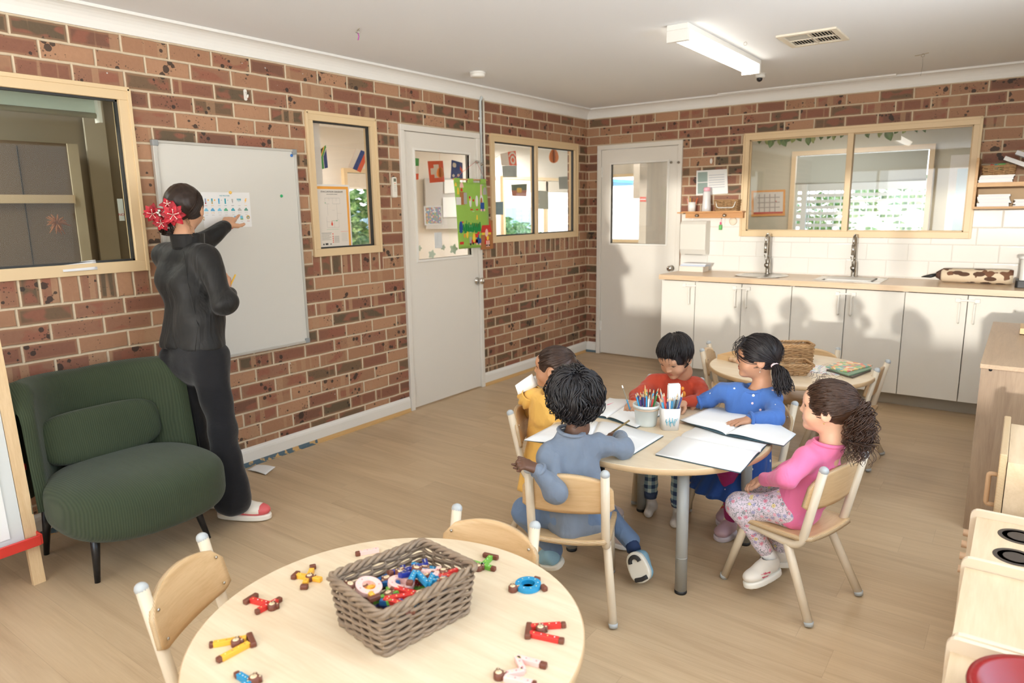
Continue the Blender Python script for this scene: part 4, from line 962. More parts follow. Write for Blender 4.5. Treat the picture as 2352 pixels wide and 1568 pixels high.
# --- wooden shelves at the right edge above the worktop
u = thing('wall_shelf', 'open wooden wall shelf unit with paper stacks at the right edge', 'shelf', (3.372, -.27, 1.47))
M_oak = wood('oak_shelf', (206, 164, 112), (188, 144, 94), 1, 'x', .5)
MB().box(0, .9, 0, .268, 0, .016).build('board', M_oak, u); MB().box(.018, .9, 0, .268, .155, .185).build('board', M_oak, u); MB().box(0, .016, .0, .268, .016, .36).build('side_panel', M_oak, u); MB().box(.016, .9, .255, .268, .016, .155).build('back_panel', plain((190, 160, 122), .6), u)
ORD = ['lowest', 'second', 'third', 'fourth', 'fifth', 'sixth', 'seventh', 'eighth', 'ninth', 'tenth', 'topmost']
rn = random.Random(8)
def stack(x0, x1, y0, y1, z, n, lab, grp):
    for i in range(n):
        j = rn.uniform(-.008, .008); h = rn.uniform(.006, .009)
        tag(MB().box(x0+j, x1+j, y0, y1, z, z+h).build('exercise_book', M_paper if i % 3 else M_paper2), (('lowest ' if i == 0 else 'topmost ' if i == n-1 else ORD[i]+' from the bottom, ')+lab), 'book', grp); z += h+.0003
stack(3.405, 3.595, -.26, -.04, 1.4865, 11, 'white book of the even stack on the lower wall shelf', 'drawing books on the lower wall shelf')
stack(3.40, 3.60, -.26, -.04, 1.6555, 6, 'white book stacked under the little basket', 'drawing books under the little basket')
stack(3.62, 3.85, -.25, -.04, 1.4865, 6, 'white book in the right stack of the lower wall shelf', 'drawing books at the right of the lower wall shelf')
for i, (u_, v_, a) in enumerate(((2318, 365, -.45), (2345, 352, -.5))):
    c = at(u_+20, v_+12, y=-.15); o = MB().box(-.11, .11, -.09, .09, -.014, .014).build('paper_bundle', M_paper2 if i else M_paper); o.location = (c[0]+.02, -.15, c[2]); o.rotation_euler = (0, .42, 0)
    tag(o, ('left' if i == 0 else 'upper right')+' white bundle of paper tilted on the top shelf at the right edge', 'paper')
# ================================================================== PEOPLE: distance fields turned into smooth continuous surfaces
F32 = np.float32
def A3(p): return np.array(p, F32)
def smin(a, b, k): h = np.maximum(k-np.abs(a-b), 0)/k; return np.minimum(a, b)-h*h*k*.25
def smax(a, b, k): return -smin(-a, -b, k)
def seg(P, a, b, ra, rb):
    a = A3(a); b = A3(b); ab = b-a; t = np.clip(((P-a)@ab)/max(float(ab@ab), 1e-9), 0, 1)
    d = P-a-t[:, None]*ab; return np.sqrt(np.einsum('ij,ij->i', d, d))-(ra+(rb-ra)*t)
def ell(P, c, r):
    q = P-A3(c); r = A3(r); k0 = np.sqrt((((q/r)**2)).sum(1)); k1 = np.sqrt(((q/(r*r))**2).sum(1)); return k0*(k0-1)/np.maximum(k1, 1e-6)
def path_sdf(P, pts, k=.02):
    """pts: (point, radius) chain"""
    d = None
    for (a, ra), (b, rb) in zip(pts, pts[1:]):
        s = seg(P, a, b, ra, rb); d = s if d is None else smin(d, s, k)
    return d
def axis_coords(lo, hi, h, fine=None):
    out = [lo]
    while out[-1] < hi:
        x = out[-1]; step = h
        for fl, fh, hf in (fine or []):
            if fl <= x <= fh: step = min(step, hf)
        out.append(x+step)
    n = len(out)
    while (len(out)-1) % 4: out.append(out[-1]+h)
    return np.array(out, F32)
def polygonize(f, lo, hi, h, fine=None):
    """naive surface nets on a (possibly graded) grid; fine = (lo, hi, h) box with a finer step"""
    ax = [axis_coords(lo[i], hi[i], h, [(b[0][i], b[1][i], b[2]) for b in (fine or [])]) for i in range(3)]
    nx, ny, nz = map(len, ax)
    cx, cy, cz = [a[::4] for a in ax]; G = np.stack(np.meshgrid(cx, cy, cz, indexing='ij'), -1).reshape(-1, 3)
    Dc = np.concatenate([f(G[i:i+200000]) for i in range(0, len(G), 200000)]).reshape(len(cx), len(cy), len(cz))
    mind = np.abs(Dc)
    cell = np.minimum.reduce([mind[i:i+len(cx)-1, j:j+len(cy)-1, k:k+len(cz)-1] for i in (0, 1) for j in (0, 1) for k in (0, 1)])
    near = cell < h*4*1.15
    D = np.repeat(np.repeat(np.repeat(Dc[:-1, :-1, :-1], 4, 0), 4, 1), 4, 2)
    full = np.full((nx, ny, nz), 1., F32); full[:D.shape[0], :D.shape[1], :D.shape[2]] = np.sign(D)*.05
    M_ = np.zeros((nx, ny, nz), bool)
    nm = np.repeat(np.repeat(np.repeat(near, 4, 0), 4, 1), 4, 2); sx_, sy_, sz_ = nm.shape
    for i in (0, 1):
        for j in (0, 1):
            for k in (0, 1): M_[i:i+sx_, j:j+sy_, k:k+sz_] |= nm
    I = np.argwhere(M_); Pn = np.stack([ax[0][I[:, 0]], ax[1][I[:, 1]], ax[2][I[:, 2]]], -1)
    V = np.concatenate([f(Pn[i:i+250000]) for i in range(0, len(Pn), 250000)]).astype(F32); full[I[:, 0], I[:, 1], I[:, 2]] = V
    S = full < 0
    c = sum(S[i:nx-1+i, j:ny-1+j, k:nz-1+k].astype(np.int8) for i in (0, 1) for j in (0, 1) for k in (0, 1))
    act = (c > 0) & (c < 8); act &= nm[:nx-1, :ny-1, :nz-1] if nm.shape == (nx-1, ny-1, nz-1) else act
    Ia = np.argwhere(act); idx = np.full(act.shape, -1, np.int64); idx[Ia[:, 0], Ia[:, 1], Ia[:, 2]] = np.arange(len(Ia))
    acc = np.zeros((len(Ia), 3)); cnt = np.zeros(len(Ia))
    cor = [(i, j, k) for i in (0, 1) for j in (0, 1) for k in (0, 1)]
    val = {q: full[Ia[:, 0]+q[0], Ia[:, 1]+q[1], Ia[:, 2]+q[2]] for q in cor}
    pos = {q: np.stack([ax[0][Ia[:, 0]+q[0]], ax[1][Ia[:, 1]+q[1]], ax[2][Ia[:, 2]+q[2]]], -1) for q in cor}
    for q in cor:
        for a in range(3):
            if q[a]: continue
            r = tuple(1 if i == a else q[i] for i in range(3)); va, vb = val[q], val[r]; m = (va < 0) != (vb < 0)
            t = np.clip(va/np.where(va-vb == 0, 1, va-vb), 0, 1)[:, None]; p = pos[q]*(1-t)+pos[r]*t
            acc[m] += p[m]; cnt[m] += 1
    verts = acc/np.maximum(cnt, 1)[:, None]; faces = []
    for a in range(3):
        b, c_ = (a+1) % 3, (a+2) % 3; sl0 = [slice(None)]*3; sl1 = [slice(None)]*3; sl0[a] = slice(0, -1); sl1[a] = slice(1, None)
        ch = S[tuple(sl0)] != S[tuple(sl1)]; E_ = np.argwhere(ch); E_ = E_[(E_[:, b] > 0) & (E_[:, c_] > 0) & (E_[:, b] < full.shape[b]-1) & (E_[:, c_] < full.shape[c_]-1)]
        q = []
        for db, dc in ((1, 1), (0, 1), (0, 0), (1, 0)):
            J = E_.copy(); J[:, b] -= db; J[:, c_] -= dc; q.append(idx[J[:, 0], J[:, 1], J[:, 2]])
        q = np.stack(q, -1); ins = S[E_[:, 0], E_[:, 1], E_[:, 2]]; q[~ins] = q[~ins][:, ::-1]; faces.append(q[(q >= 0).all(1)])
    return verts, np.concatenate(faces)
def sdf_mesh(name, f, lo, hi, h, mats, parent, fine=None, paint=None):
    v, q = polygonize(f, lo, hi, h, fine)
    me = bpy.data.meshes.new(name); me.vertices.add(len(v)); me.vertices.foreach_set('co', v.astype(np.float32).ravel())
    me.loops.add(len(q)*4); me.loops.foreach_set('vertex_index', q.ravel().astype(np.int32)); me.polygons.add(len(q))
    me.polygons.foreach_set('loop_start', np.arange(len(q), dtype=np.int32)*4); me.polygons.foreach_set('loop_total', np.full(len(q), 4, np.int32))
    me.polygons.foreach_set('use_smooth', np.ones(len(q), bool))
    for m in (mats if isinstance(mats, (list, tuple)) else [mats]): me.materials.append(m)
    if paint is not None: me.polygons.foreach_set('material_index', paint(v[q].mean(1).astype(F32)).astype(np.int32))
    me.update(); me.validate(); o = bpy.data.objects.new(name, me); C.objects.link(o)
    if parent is not None: o.parent = parent
    return o
def bounds(pts, m): P = np.array(pts); return P.min(0)-m, P.max(0)+m
def nrm(v): v = np.array(v, float); return v/np.linalg.norm(v)
def D(u, v, d): return at(u, v, d=d)

def hand_prims(w, fd, nd, side, L=.125, curl=(.25,)*4, thumb=(.7, .35), spread=.10, point=None):
    """w wrist, fd finger direction, nd back-of-hand normal, thumb lies toward +x*side. returns capsules"""
    w = np.array(w, float); fd = nrm(fd); nd = np.array(nd, float); nd = nrm(nd-fd*(nd@fd)); x = np.cross(fd, nd)*side; out = []; s = L/.125
    lens = (.046, .051, .047, .037); rr = .0063*s
    for i in range(4):
        off = (.0185-.0125*i)*s; k = w+fd*(.062-.004*abs(i-1.2))*s+x*off; base = w+fd*.012*s+x*off*.62
        out.append((base, k, .0115*s, .0082*s, .012))
        d = nrm(fd+x*spread*(1.3-i)*.8); p = k; c = curl[i] if point is None or i != point else .03
        for j, fr in enumerate((.44, .32, .24)):
            a = c*(.9+.35*j)*(1 if j else .8); ax_ = np.cross(d, nd); d = nrm(d*math.cos(a)-nd_(d, nd, ax_)*math.sin(a)); q = p+d*lens[i]*fr*s
            out.append((p, q, rr*(1-.08*j), rr*(.93-.1*j), .004)); p = q
    tb = w+fd*.016*s+x*.016*s-nd*.004*s; d = nrm(fd*.62+x*thumb[0]-nd*thumb[1]); p = tb
    for j, (l, r) in enumerate(((.028, .0105), (.022, .0075), (.018, .0068))):
        q = p+d*l*s; out.append((p, q, r*s, (r-.0008)*s, .008 if j == 0 else .004)); p = q; d = nrm(d+fd*.35-x*.18)
    return out
def nd_(d, nd, ax_): return nrm(np.cross(ax_, d)) if np.linalg.norm(ax_) > 1e-6 else nd

class Head:
    def __init__(s, c, fwd, up=(0, 0, 1), k=1.0, roll=0):
        s.c = A3(c); f = nrm(fwd); u = np.array(up, float); u = nrm(u-f*(u@f)); r = np.cross(f, u)
        if roll: u, r = u*math.cos(roll)+r*math.sin(roll), r*math.cos(roll)-u*math.sin(roll)
        s.B = np.stack([r, f, u], 1).astype(F32); s.k = k
    def loc(s, P): return ((P-s.c)@s.B)/s.k
    def w(s, p): return np.array(s.c, float)+s.B.astype(float)@(np.array(p, float)*s.k)
    def dir(s, d): return s.B.astype(float)@np.array(d, float)
    def sdf(s, P):
        q = s.loc(P)
        d = ell(q, (0, -.012, .024), (.0725, .089, .078)); d = smin(d, ell(q, (0, .020, -.028), (.056, .062, .066)), .03)
        m = q*A3((1, 1, 1)); m[:, 0] = np.abs(m[:, 0])
        d = smin(d, ell(m, (.031, .050, -.030), (.027, .025, .026)), .02)          # cheeks
        d = smin(d, ell(q, (0, .063, -.074), (.020, .017, .015)), .022)            # chin
        d = smin(d, ell(q, (0, .070, .034), (.042, .014, .022)), .03)              # forehead
        d = smax(d, -ell(m, (.0295, .0895, .0075), (.0165, .0150, .0092)), .007)       # eye sockets
        d = smin(d, seg(q, (0, .074, .012), (0, .0885, -.017), .0065, .0088), .012) # nose
        d = smin(d, ell(m, (.0095, .083, -.0195), (.006, .007, .0055)), .006)
        d = smin(d, ell(q, (0, .077, -.0405), (.018, .0095, .0052)), .006)         # lips
        d = smin(d, ell(q, (0, .0755, -.050), (.0155, .0095, .0058)), .006)
        d = smax(d, -ell(q, (0, .089, -.0455), (.017, .0065, .0013)), .002)
        e = ell(m, (.0745, -.004, -.006), (.0085, .0185, .0275)); e = smax(e, -ell(m, (.0835, .001, -.004), (.0065, .0115, .018)), .004)
        d = smin(d, e, .006)
        d = smin(d, seg(q, (0, -.016, -.045), (0, -.026, -.125), .040, .040), .02)
        return d*s.k
    def lipmask(s, P):
        q = s.loc(P); return np.minimum(ell(q, (0, .082, -.0405), (.0175, .012, .0058)), ell(q, (0, .081, -.0505), (.0155, .012, .0064))) < 0
    def eyes(s, parent, iris=(70, 45, 30), gaze=(0, 1, 0), lidded=0):
        M_eye = plain((238, 234, 228), .15, name='eye_white'); M_iris = plain(iris, .2); M_pup = plain((14, 12, 12), .1)
        for sx in (-1, 1):
            c = s.w((sx*.0285, .0640, .0075)); r = .0124*s.k; m = MB(); g = nrm(s.dir(nrm(gaze)))
            bx, by, bz = basis(g); n = 20
            for i in range(11): pass
            T = Matrix.Translation(c) @ Matrix([[bx[k], by[k], bz[k], 0] for k in range(3)]+[[0, 0, 0, 1]])
            m.ball((0, 0, 0), r, 24, T=T); nf = len(m.f)
            for j, q in enumerate(m.f):
                zc = sum((Vector(m.v[a])-Vector(c)).dot(bz) for a in q)/len(q)/r
                m.m[j] = 2 if zc > .93 else 1 if zc > .74 else 0
            m.build('eyeball', [M_eye, M_iris, M_pup], parent)
            l = MB(); pts = []
            for i in range(9):
                a = -1+2*i/8; up = .0075*(1-a*a)*(1-lidded*1.5)+.0005; pts.append(s.w((sx*.0290+a*.0150, .0640+.0134*math.sqrt(max(.05, 1-.75*a*a)), .0075+up)))
            l.tube(pts, .0011*s.k, 6); l.build('eyelashes', plain((24, 18, 16), .6), parent)
            sk = MB()   # upper lid
            def lid(u, v): a = -1+2*u; b = lt(.0068*(1-a*a)*(1-lidded*1.5)+.001, .0135, v); rr = .0130; y = math.sqrt(max(1e-5, rr*rr-(a*.0145)**2*.55-b*b)); return tuple(s.w((sx*.0285+a*.0145, .0640+y, .0075+b)))
            if lidded > .3: sk.sheet(lid, 12, 5); sk.build('eyelid', s.skin, parent)
            b = MB(); b.tube([s.w((sx*(.014+.031*t), .0865-.010*t*t*2.2, .0255+.0045*math.sin(t*2.6))) for t in (0, .2, .4, .6, .8, 1)], [.0015, .0026, .0026, .0022, .0016, .0008], 6, flat=.6); b.build('eyebrow', plain(s.browc, .8), parent)

def skin(rgb, name='skin'):
    n = N(name); c = s2l(rgb); f = n.noise(n.co(), 30, 3)
    return n.done(n.mix(f, tuple(x*.93 for x in c), tuple(min(1, x*1.05) for x in c)), .48, 0, n.bump(n.noise(n.co(), 260, 2), .08, .001), spec=.35, sss=.12)
def hair_mat(rgb, rgb2, name='hair'):
    n = N(name); f = n.noise(n.co(), 60, 2)
    return n.done(n.mix(f, s2l(rgb), s2l(rgb2)), .42, 0, spec=.4)
def fabric(rgb, name, extra=None, rough=.9, sheen=.15, bs=420, wr=.42, wd=.007):
    """woven cloth with soft creases; extra(n, col, co) may add a print"""
    n = N(name); co = n.co(); c = s2l(rgb); col = n.mix(n.noise(co, 12, 3), tuple(x*.92 for x in c), tuple(min(1, x*1.06) for x in c))
    if extra: col = extra(n, col, co)
    rdg = n.m_('SUBTRACT', 1, n.m_('MULTIPLY', n.m_('ABSOLUTE', n.m_('SUBTRACT', n.noise(n.mapping((1, 1, .5)), 13, 2, .45, 1.1), .5)), 3.2), clamp=True)
    h = n.m_('ADD', n.m_('ADD', rdg, n.noise(co, 22, 2)), n.m_('MULTIPLY', n.noise(co, bs, 1), .05))
    return n.done(col, rough, 0, n.bump(h, wr, wd), sheen=sheen, spec=.2)
def folds(P, amp, fr, seed):
    """cloth folds added to a distance field"""
    r = np.random.RandomState(seed); d = 0
    for i in range(4):
        k = r.normal(size=3); k[2] *= .8; k = nrm(k)*fr*(1+.5*i); w = r.normal(size=3)*fr*.4
        d = d+np.sin(P@k.astype(F32)+1.4*np.sin(P@w.astype(F32)+r.rand()*6)+r.rand()*6)/(1+i*.7)
    return d.astype(F32)*amp*.5

def strands(m, H, n, seed, root, flow, steps=9, step=.016, r=.0022, curl=.0, cfreq=60, lift=.004, base=(.0785, .095, .084), cc=(0, -.012, .024), taper=.3, seg_n=5, drop=0, stop=None):
    """hair locks laid over the skull following a flow field in head space"""
    rnd = random.Random(seed); base = np.array(base)
    for _ in range(n):
        p = root(rnd)
        if p is None: continue
        p = np.array(p, float); pts = []; ph = rnd.uniform(0, 6.28); ca = curl*rnd.uniform(.5, 1.4); off = rnd.uniform(0, lift); stp = int(steps*rnd.uniform(.7, 1.25)); d_prev = None
        for i in range(stp):
            q = (p-cc)/base; L = np.linalg.norm(q); nn = nrm(q/base); d = np.array(flow(p, rnd), float)
            if L <= 1.05 or drop == 0: d = d-nn*(d@nn)
            d = nrm(d) if np.linalg.norm(d) > 1e-6 else np.array((0, 0, -1.)); d_prev = d if d_prev is None else nrm(d_prev*.55+d*.45)
            p = p+d_prev*step
            if stop is not None and stop(p, rnd): break
            q = (p-cc)/base; L = np.linalg.norm(q)
            if L < 1 or drop == 0: p = np.array(cc)+q/L*base*(1+off/.085)
            sd = np.cross(d_prev, nn); t = i*step*cfreq+ph
            pts.append(H.w(p+sd*math.sin(t)*ca+nn*(math.cos(t)*ca*.6+ca*.5)))
        if len(pts) > 2:
            k = len(pts); m.tube(pts, [max(.0004, r*H.k*(1-(1-taper)*(i/(k-1))**1.5)*(.55 if i == 0 else 1)) for i in range(k)], seg_n)
def tail(m, pts, n, seed, spread, r=.0022, curl=.006, cfreq=9, seg_n=5, taper=.35, ends=.15, frizz=.0):
    """pony tail: many locks running along a guide curve"""
    rnd = random.Random(seed); G = [Vector(p) for p in pts]; K = max(18, int(cfreq*9))
    def samp(t): f = t*(len(G)-1); i = min(int(f), len(G)-2); return G[i].lerp(G[i+1], f-i)
    for _ in range(n):
        a = rnd.uniform(0, 2*PI); b = math.sqrt(rnd.random()); L = rnd.uniform(1-ends*2, 1); ph = rnd.uniform(0, 6.28); cr = curl*rnd.uniform(.5, 1.5); q = []
        fz = Vector((rnd.gauss(0, 1), rnd.gauss(0, 1), rnd.gauss(0, .5)))*frizz*(rnd.random()**3)
        for i in range(K):
            t = i/(K-1)*L; c = samp(t); d = (samp(min(1, t+.03))-samp(max(0, t-.03))); x, y, _z = basis(d); s = spread(t)*b
            q.append(c+x*math.cos(a)*s+y*math.sin(a)*s+x*math.sin(ph+t*cfreq*2*PI)*cr*min(1, t*5)+y*math.cos(ph+t*cfreq*2*PI)*cr*min(1, t*5)+fz*t*t)
        m.tube(q, [max(.0003, r*(1-(1-taper)*(i/(K-1))**2)) for i in range(K)], seg_n)
def cap_sdf(H, rad=(.079, .096, .084), face=((0, .098, -.040), (.068, .070, .088)), nape=-.060, c=(0, -.012, .024), ears=True, k=.012):
    def f(P):
        q = H.loc(P); d = ell(q, c, rad); m = q.copy(); m[:, 0] = np.abs(m[:, 0])
        d = smax(d, -ell(q, *face), k); d = smax(d, nape-q[:, 2]+np.maximum(q[:, 1], 0)*.9, k)
        if ears: d = smax(d, -ell(m, (.080, .004, -.012), (.020, .026, .034)), k)
        n_ = np.sin(q[:, 0]*190+np.sin(q[:, 2]*60)*2)*np.sin(q[:, 1]*150+q[:, 2]*40)*.0012
        return (d+n_)*H.k
    return f
def capsules(caps):
    def f(P):
        d = None
        for a, b, ra, rb, k in caps:
            s = seg(P, a, b, ra, rb); d = s if d is None else smin(d, s, k)
        return d
    return f
def person(label, H, skinrgb, body_caps, hands, browc=(40, 28, 22), h=.0045, hf=.0024, lip=None, eyes=True, gaze=(0, 1, 0), lidded=0, group=None):
    """body_caps: (a, b, ra, rb, k) limbs and trunk under the clothes; hands: lists of capsules"""
    root = thing('person', label, 'person', (0, 0, 0), 0, group); M_s = skin(skinrgb); H.skin = M_s; H.browc = browc
    hc = [c for hh in hands for c in hh]
    def f(P):
        d = H.sdf(P); b = capsules(body_caps)(P) if body_caps else None; d = smin(d, b, .02)
        if hc: d = smin(d, capsules(hc)(P), .01)
        return d
    pts = [c[0] for c in body_caps+hc]+[c[1] for c in body_caps+hc]+[H.w((x, y, z)) for x in (-.1, .1) for y in (-.11, .11) for z in (-.11, .11)]
    lo, hi = bounds(pts, .07); hp = [H.w((x, y, z)) for x in (-.085, .085) for y in (-.10, .10) for z in (-.10, .10)]; hlo, hhi = bounds(hp, .0)
    fine = [(hlo, hhi, hf)]
    for hh in hands:
        a, b = bounds([c[0] for c in hh]+[c[1] for c in hh], .012); fine.append((a, b, .0028))
    lipc = lip or tuple(int(x*y) for x, y in zip(skinrgb, (.86, .66, .64)))
    sdf_mesh('body', f, lo, hi, h, [M_s, plain(lipc, .4, name='lips')], root, fine, lambda P: H.lipmask(P).astype(int))
    if eyes: H.eyes(root, gaze=gaze, lidded=lidded)
    return root
def cloth(name, root, caps, mats, h=.006, amp=.003, fr=55, seed=1, cut=None, extra=None, paint=None, k=None, m=.05, fine=None):
    f0 = capsules(caps)
    def f(P):
        d = f0(P)
        if extra is not None: d = extra(P, d)
        d = d+folds(P, amp, fr, seed)
        if cut is not None: d = cut(P, d)
        return d
    pts = [c[0] for c in caps]+[c[1] for c in caps]; lo, hi = bounds(pts, max(max(c[2], c[3]) for c in caps)+m*.5)
    return sdf_mesh(name, f, lo, hi, h, mats, root, fine, paint)
def plane_cut(p, n, k=.004):
    p = A3(p); n = A3(nrm(n)); return lambda P, d: smax(d, (P-p)@n, k)
def chain(*a, k=.02): return [(a[i][0], a[i+1][0], a[i][1], a[i+1][1], k) for i in range(len(a)-1)]
# ------------------------------------------------------------------ the five children and the teacher
def V(p): return np.array(p, float)
def mid(a, b, t=.5): return V(a)*(1-t)+V(b)*t
up3 = np.array((0, 0, 1.))
def torso(neck, sl, sr, pel, rs=.040, rc=.066, rh=.072, wc=.032, wh=.030, down=.07):
    x = nrm(V(sr)-V(sl)); c = mid(sl, sr)+V((0, 0, -down)); p = V(pel); o = []
    o.append((sl, sr, rs, rs, .03)); o.append((mid(sl, sr), V(neck)-up3*.012, rs, .045, .03)); o += [(mid(sl, sr, t_), V(neck)-up3*.022, rs*.9, .036, .025) for t_ in (.12, .88)]
    for s in (-1, 1): o.append((c+x*wc*s, p+x*wh*s, rc, rh, .035))
    o.append((mid(sl, sr)+V((0, 0, -.02)), c, .055, rc, .03)); return o
def arm(s, e, w, r=(.036, .031, .024), k=.022): return [(s, e, r[0], r[1], k), (e, mid(e, w, .97), r[1], r[2], k)]
def ring(name, root, c, ax, r, t, mat, n=24, sq=1.):
    x, y, z = basis(ax); m = MB(); m.tube([Vector(c)+x*math.cos(2*PI*i/n)*r+y*math.sin(2*PI*i/n)*r*sq for i in range(n)], t, 8, closed=True); return m.build(name, mat, root)
def sneaker(name, root, heel, toe, up, k, mats, sole_h=.022, w=.036, ankle=None, strap=None, extra=None):
    """shoe in its own frame: length axis heel->toe"""
    heel = V(heel); toe = V(toe); L = np.linalg.norm(toe-heel); f = (toe-heel)/L; u = nrm(V(up)-f*(V(up)@f)); r = np.cross(f, u); B = np.stack([r, f, u], 1).astype(F32)
    def loc(P): return (P-A3(heel))@B
    def upper(P):
        q = loc(P)/k; l = L/k; q = q.copy()
        d = ell(q, (0, l*.72, sole_h+.016), (w*1.02, l*.30, .027)); d = smin(d, ell(q, (0, l*.22, sole_h+.030), (w*.88, l*.24, .040)), .02); d = smin(d, ell(q, (0, l*.45, sole_h+.026), (w*.86, l*.25, .034)), .02)
        d = smax(d, sole_h*.6-q[:, 2], .002)
        return d*k
    def sole(P):
        q = loc(P)/k; l = L/k; y = q[:, 1]/l; wd = w*(1.0+.10*np.sin((y-.25)*4))
        d2 = np.sqrt((q[:, 0]/wd)**2+((y-.5)/.53)**4)**1.0; dd = (d2-1)*w*.8
        d = smax(dd, np.abs(q[:, 2]-sole_h*.55)-sole_h*.55, .004); return d*k
    lo, hi = bounds([heel, toe], .075*k)
    mu, ms = mats; M_u = mu if isinstance(mu, list) else [mu]
    up_ = sdf_mesh(name, upper, lo, hi, .0042, M_u, root, paint=(lambda P: extra(loc(P)/k, L/k)) if extra else None)
    sdf_mesh('sole', sole, lo, hi, .0042, ms, up_)
    return up_
def W_(heel, toe, up, p):
    heel = V(heel); toe = V(toe); L = np.linalg.norm(toe-heel); f = (toe-heel)/L; u = nrm(V(up)-f*(V(up)@f)); r = np.cross(f, u); return heel+r*p[0]+f*p[1]*L+u*p[2]
up3 = V((0, 0, 1))

# ======================= girl in pink, right
def girl_pink():
    H = Head(D(1902, 938, 2.54), (-.965, -.08, .03), k=.985)
    pel = V((3.095, -3.70, .385)); nk = D(1903, 1020, 2.555); sl = V((3.150, -3.83, .612)); sr = V((3.185, -3.635, .610)); el = V(D(1806, 1096, 2.50)); wl = V((2.985, -3.76, .47)); er = V((3.10, -3.56, .52)); wr = V((2.975, -3.70, .445))
    kl = V((2.895, -3.775, .345)); al = V(D(1757, 1262, 2.79)); kr = V((2.925, -3.575, .335)); ar = V(D(1792, 1255, 2.93)); hl = V((3.075, -3.755, .375)); hr = V((3.10, -3.635, .375))
    body = [(H.w((0, -.026, -.12)), nk-up3*.03, .036, .04, .02), (nk-up3*.07, pel, .034, .055, .03), (sl, el, .026, .022, .01), (el, wl, .022, .017, .01), (sr, er, .026, .022, .01), (er, wr, .022, .017, .01),
            (hl, kl, .05, .036, .01), (kl, al, .034, .02, .01), (hr, kr, .05, .036, .01), (kr, ar, .034, .02, .01)]
    hl_ = hand_prims(wl, (-.6, .55, -.25), (-.3, -.2, .9), -1, .118, (.45,)*4); hr_ = hand_prims(wr, (-.75, -.45, -.2), (-.2, .2, .9), 1, .118, (.45,)*4)
    r = person('girl in a pink jumper and floral leggings with a long curly ponytail', H, (214, 168, 140), body, [hl_, hr_], lidded=.15, gaze=(0, 1, 0))
    M_pink = fabric((232, 122, 164), 'pink_jersey')
    tr = torso(nk, sl, sr, pel+V((0, 0, -.02)), .042, .066, .082, .030, .038)+arm(sl, el, wl, (.039, .037, .027))+arm(sr, er, wr, (.039, .036, .026))
    neckcut = lambda P, d: smax(d, -(seg(P, nk+V((0, 0, .030)), nk+V((0, 0, .12)), .047, .060)), .006)
    cloth('jumper', r, tr, M_pink, seed=3, amp=.006, fr=42, cut=lambda P, d: smax(neckcut(P, d), (P-A3((3.08, -3.70, .325)))@A3(nrm((-.45, .05, -1))), .004))
    ring('collar', r, nk+V((0, 0, .006)), H.w((0, -.02, 0))-nk, .050, .0075, M_pink)
    def flora(n, col, co):
        v = n.new('ShaderNodeTexVoronoi'); n.link(co, v.inputs[0]); v.inputs['Scale'].default_value = 42; sc_ = n.new('ShaderNodeSeparateColor'); n.link(v.outputs['Color'], sc_.inputs[0])
        pc_ = n.ramp(sc_.outputs[0], [(0, s2l((222, 150, 168))), (.35, s2l((168, 164, 196))), (.55, s2l((226, 212, 150))), (.7, s2l((230, 176, 190))), (.88, s2l((150, 156, 160)))], 'CONSTANT')
        petals = n.m_('ADD', v.outputs['Distance'], n.m_('MULTIPLY', n.noise(co, 190, 1), .22)); m = n.m_('LESS_THAN', petals, .44)
        c = n.mix(m, col, pc_); lf = n.m_('LESS_THAN', n.m_('ABSOLUTE', n.m_('SUBTRACT', n.noise(co, 85, 2, .6), .5)), .022)
        c = n.mix(n.m_('MULTIPLY', lf, n.m_('SUBTRACT', 1, m)), c, s2l((118, 128, 128)))
        ce = n.m_('LESS_THAN', v.outputs['Distance'], .13); return n.mix(ce, c, s2l((206, 120, 140)))
    M_fl = fabric((226, 212, 222), 'floral_leggings', flora)
    lg = [(hl, kl, .064, .050, .03), (kl, al, .048, .031, .03), (hr, kr, .064, .050, .03), (kr, ar, .048, .031, .03), (hl, hr, .070, .070, .03), (pel, mid(hl, hr), .065, .07, .03)]
    cloth('leggings', r, lg, M_fl, seed=5, amp=.003, fr=60)
    M_wh = plain((226, 218, 204), .5, bump=.05); sp = lambda q, l: (((q[:, 1]/l > .42) & (q[:, 1]/l < .72) & (q[:, 2] < .048) & (q[:, 2] > .026+.0)).astype(int)*((np.sin((q[:, 2]-q[:, 1]*.25)*420) > .2).astype(int)))
    he, to = D(1790, 1300, 2.80), D(1716, 1345, 2.72); u_ = V((-.25, -.1, 1))
    sneaker('shoe', r, he+V((0, 0, -.028)), to+V((0, 0, -.012)), u_, 1., ([M_wh, plain((206, 90, 110), .5)], plain((232, 228, 216), .5)), extra=sp)
    sneaker('shoe', r, D(1812, 1292, 2.95)-up3*.02, D(1756, 1300, 2.90)-up3*.0, (-.3, 0, 1), 1., (M_wh, plain((232, 228, 216), .5)))
    for p in (al, ar): MB().tube([p+V((0, 0, .0)), mid(p, he if p is al else p-up3*.05, .6)-up3*.01], [.028, .03], 12).build('sock', plain((236, 232, 226), .8), r)
    M_h = hair_mat((34, 22, 16), (74, 48, 32), 'dark_brown_hair')
    f = cap_sdf(H, (.0785, .096, .084), face=((0, .104, -.045), (.068, .072, .100)), nape=-.056); lo, hi = bounds([H.w((x, y, z)) for x in (-.1, .1) for y in (-.12, .1) for z in (-.1, .12)], .01)
    hr_o = sdf_mesh('hair', f, lo, hi, .0042, M_h, r)
    tie = V(D(1962, 918, 2.50)); tl = H.loc(A3(tie)[None])[0].astype(float); m = MB()
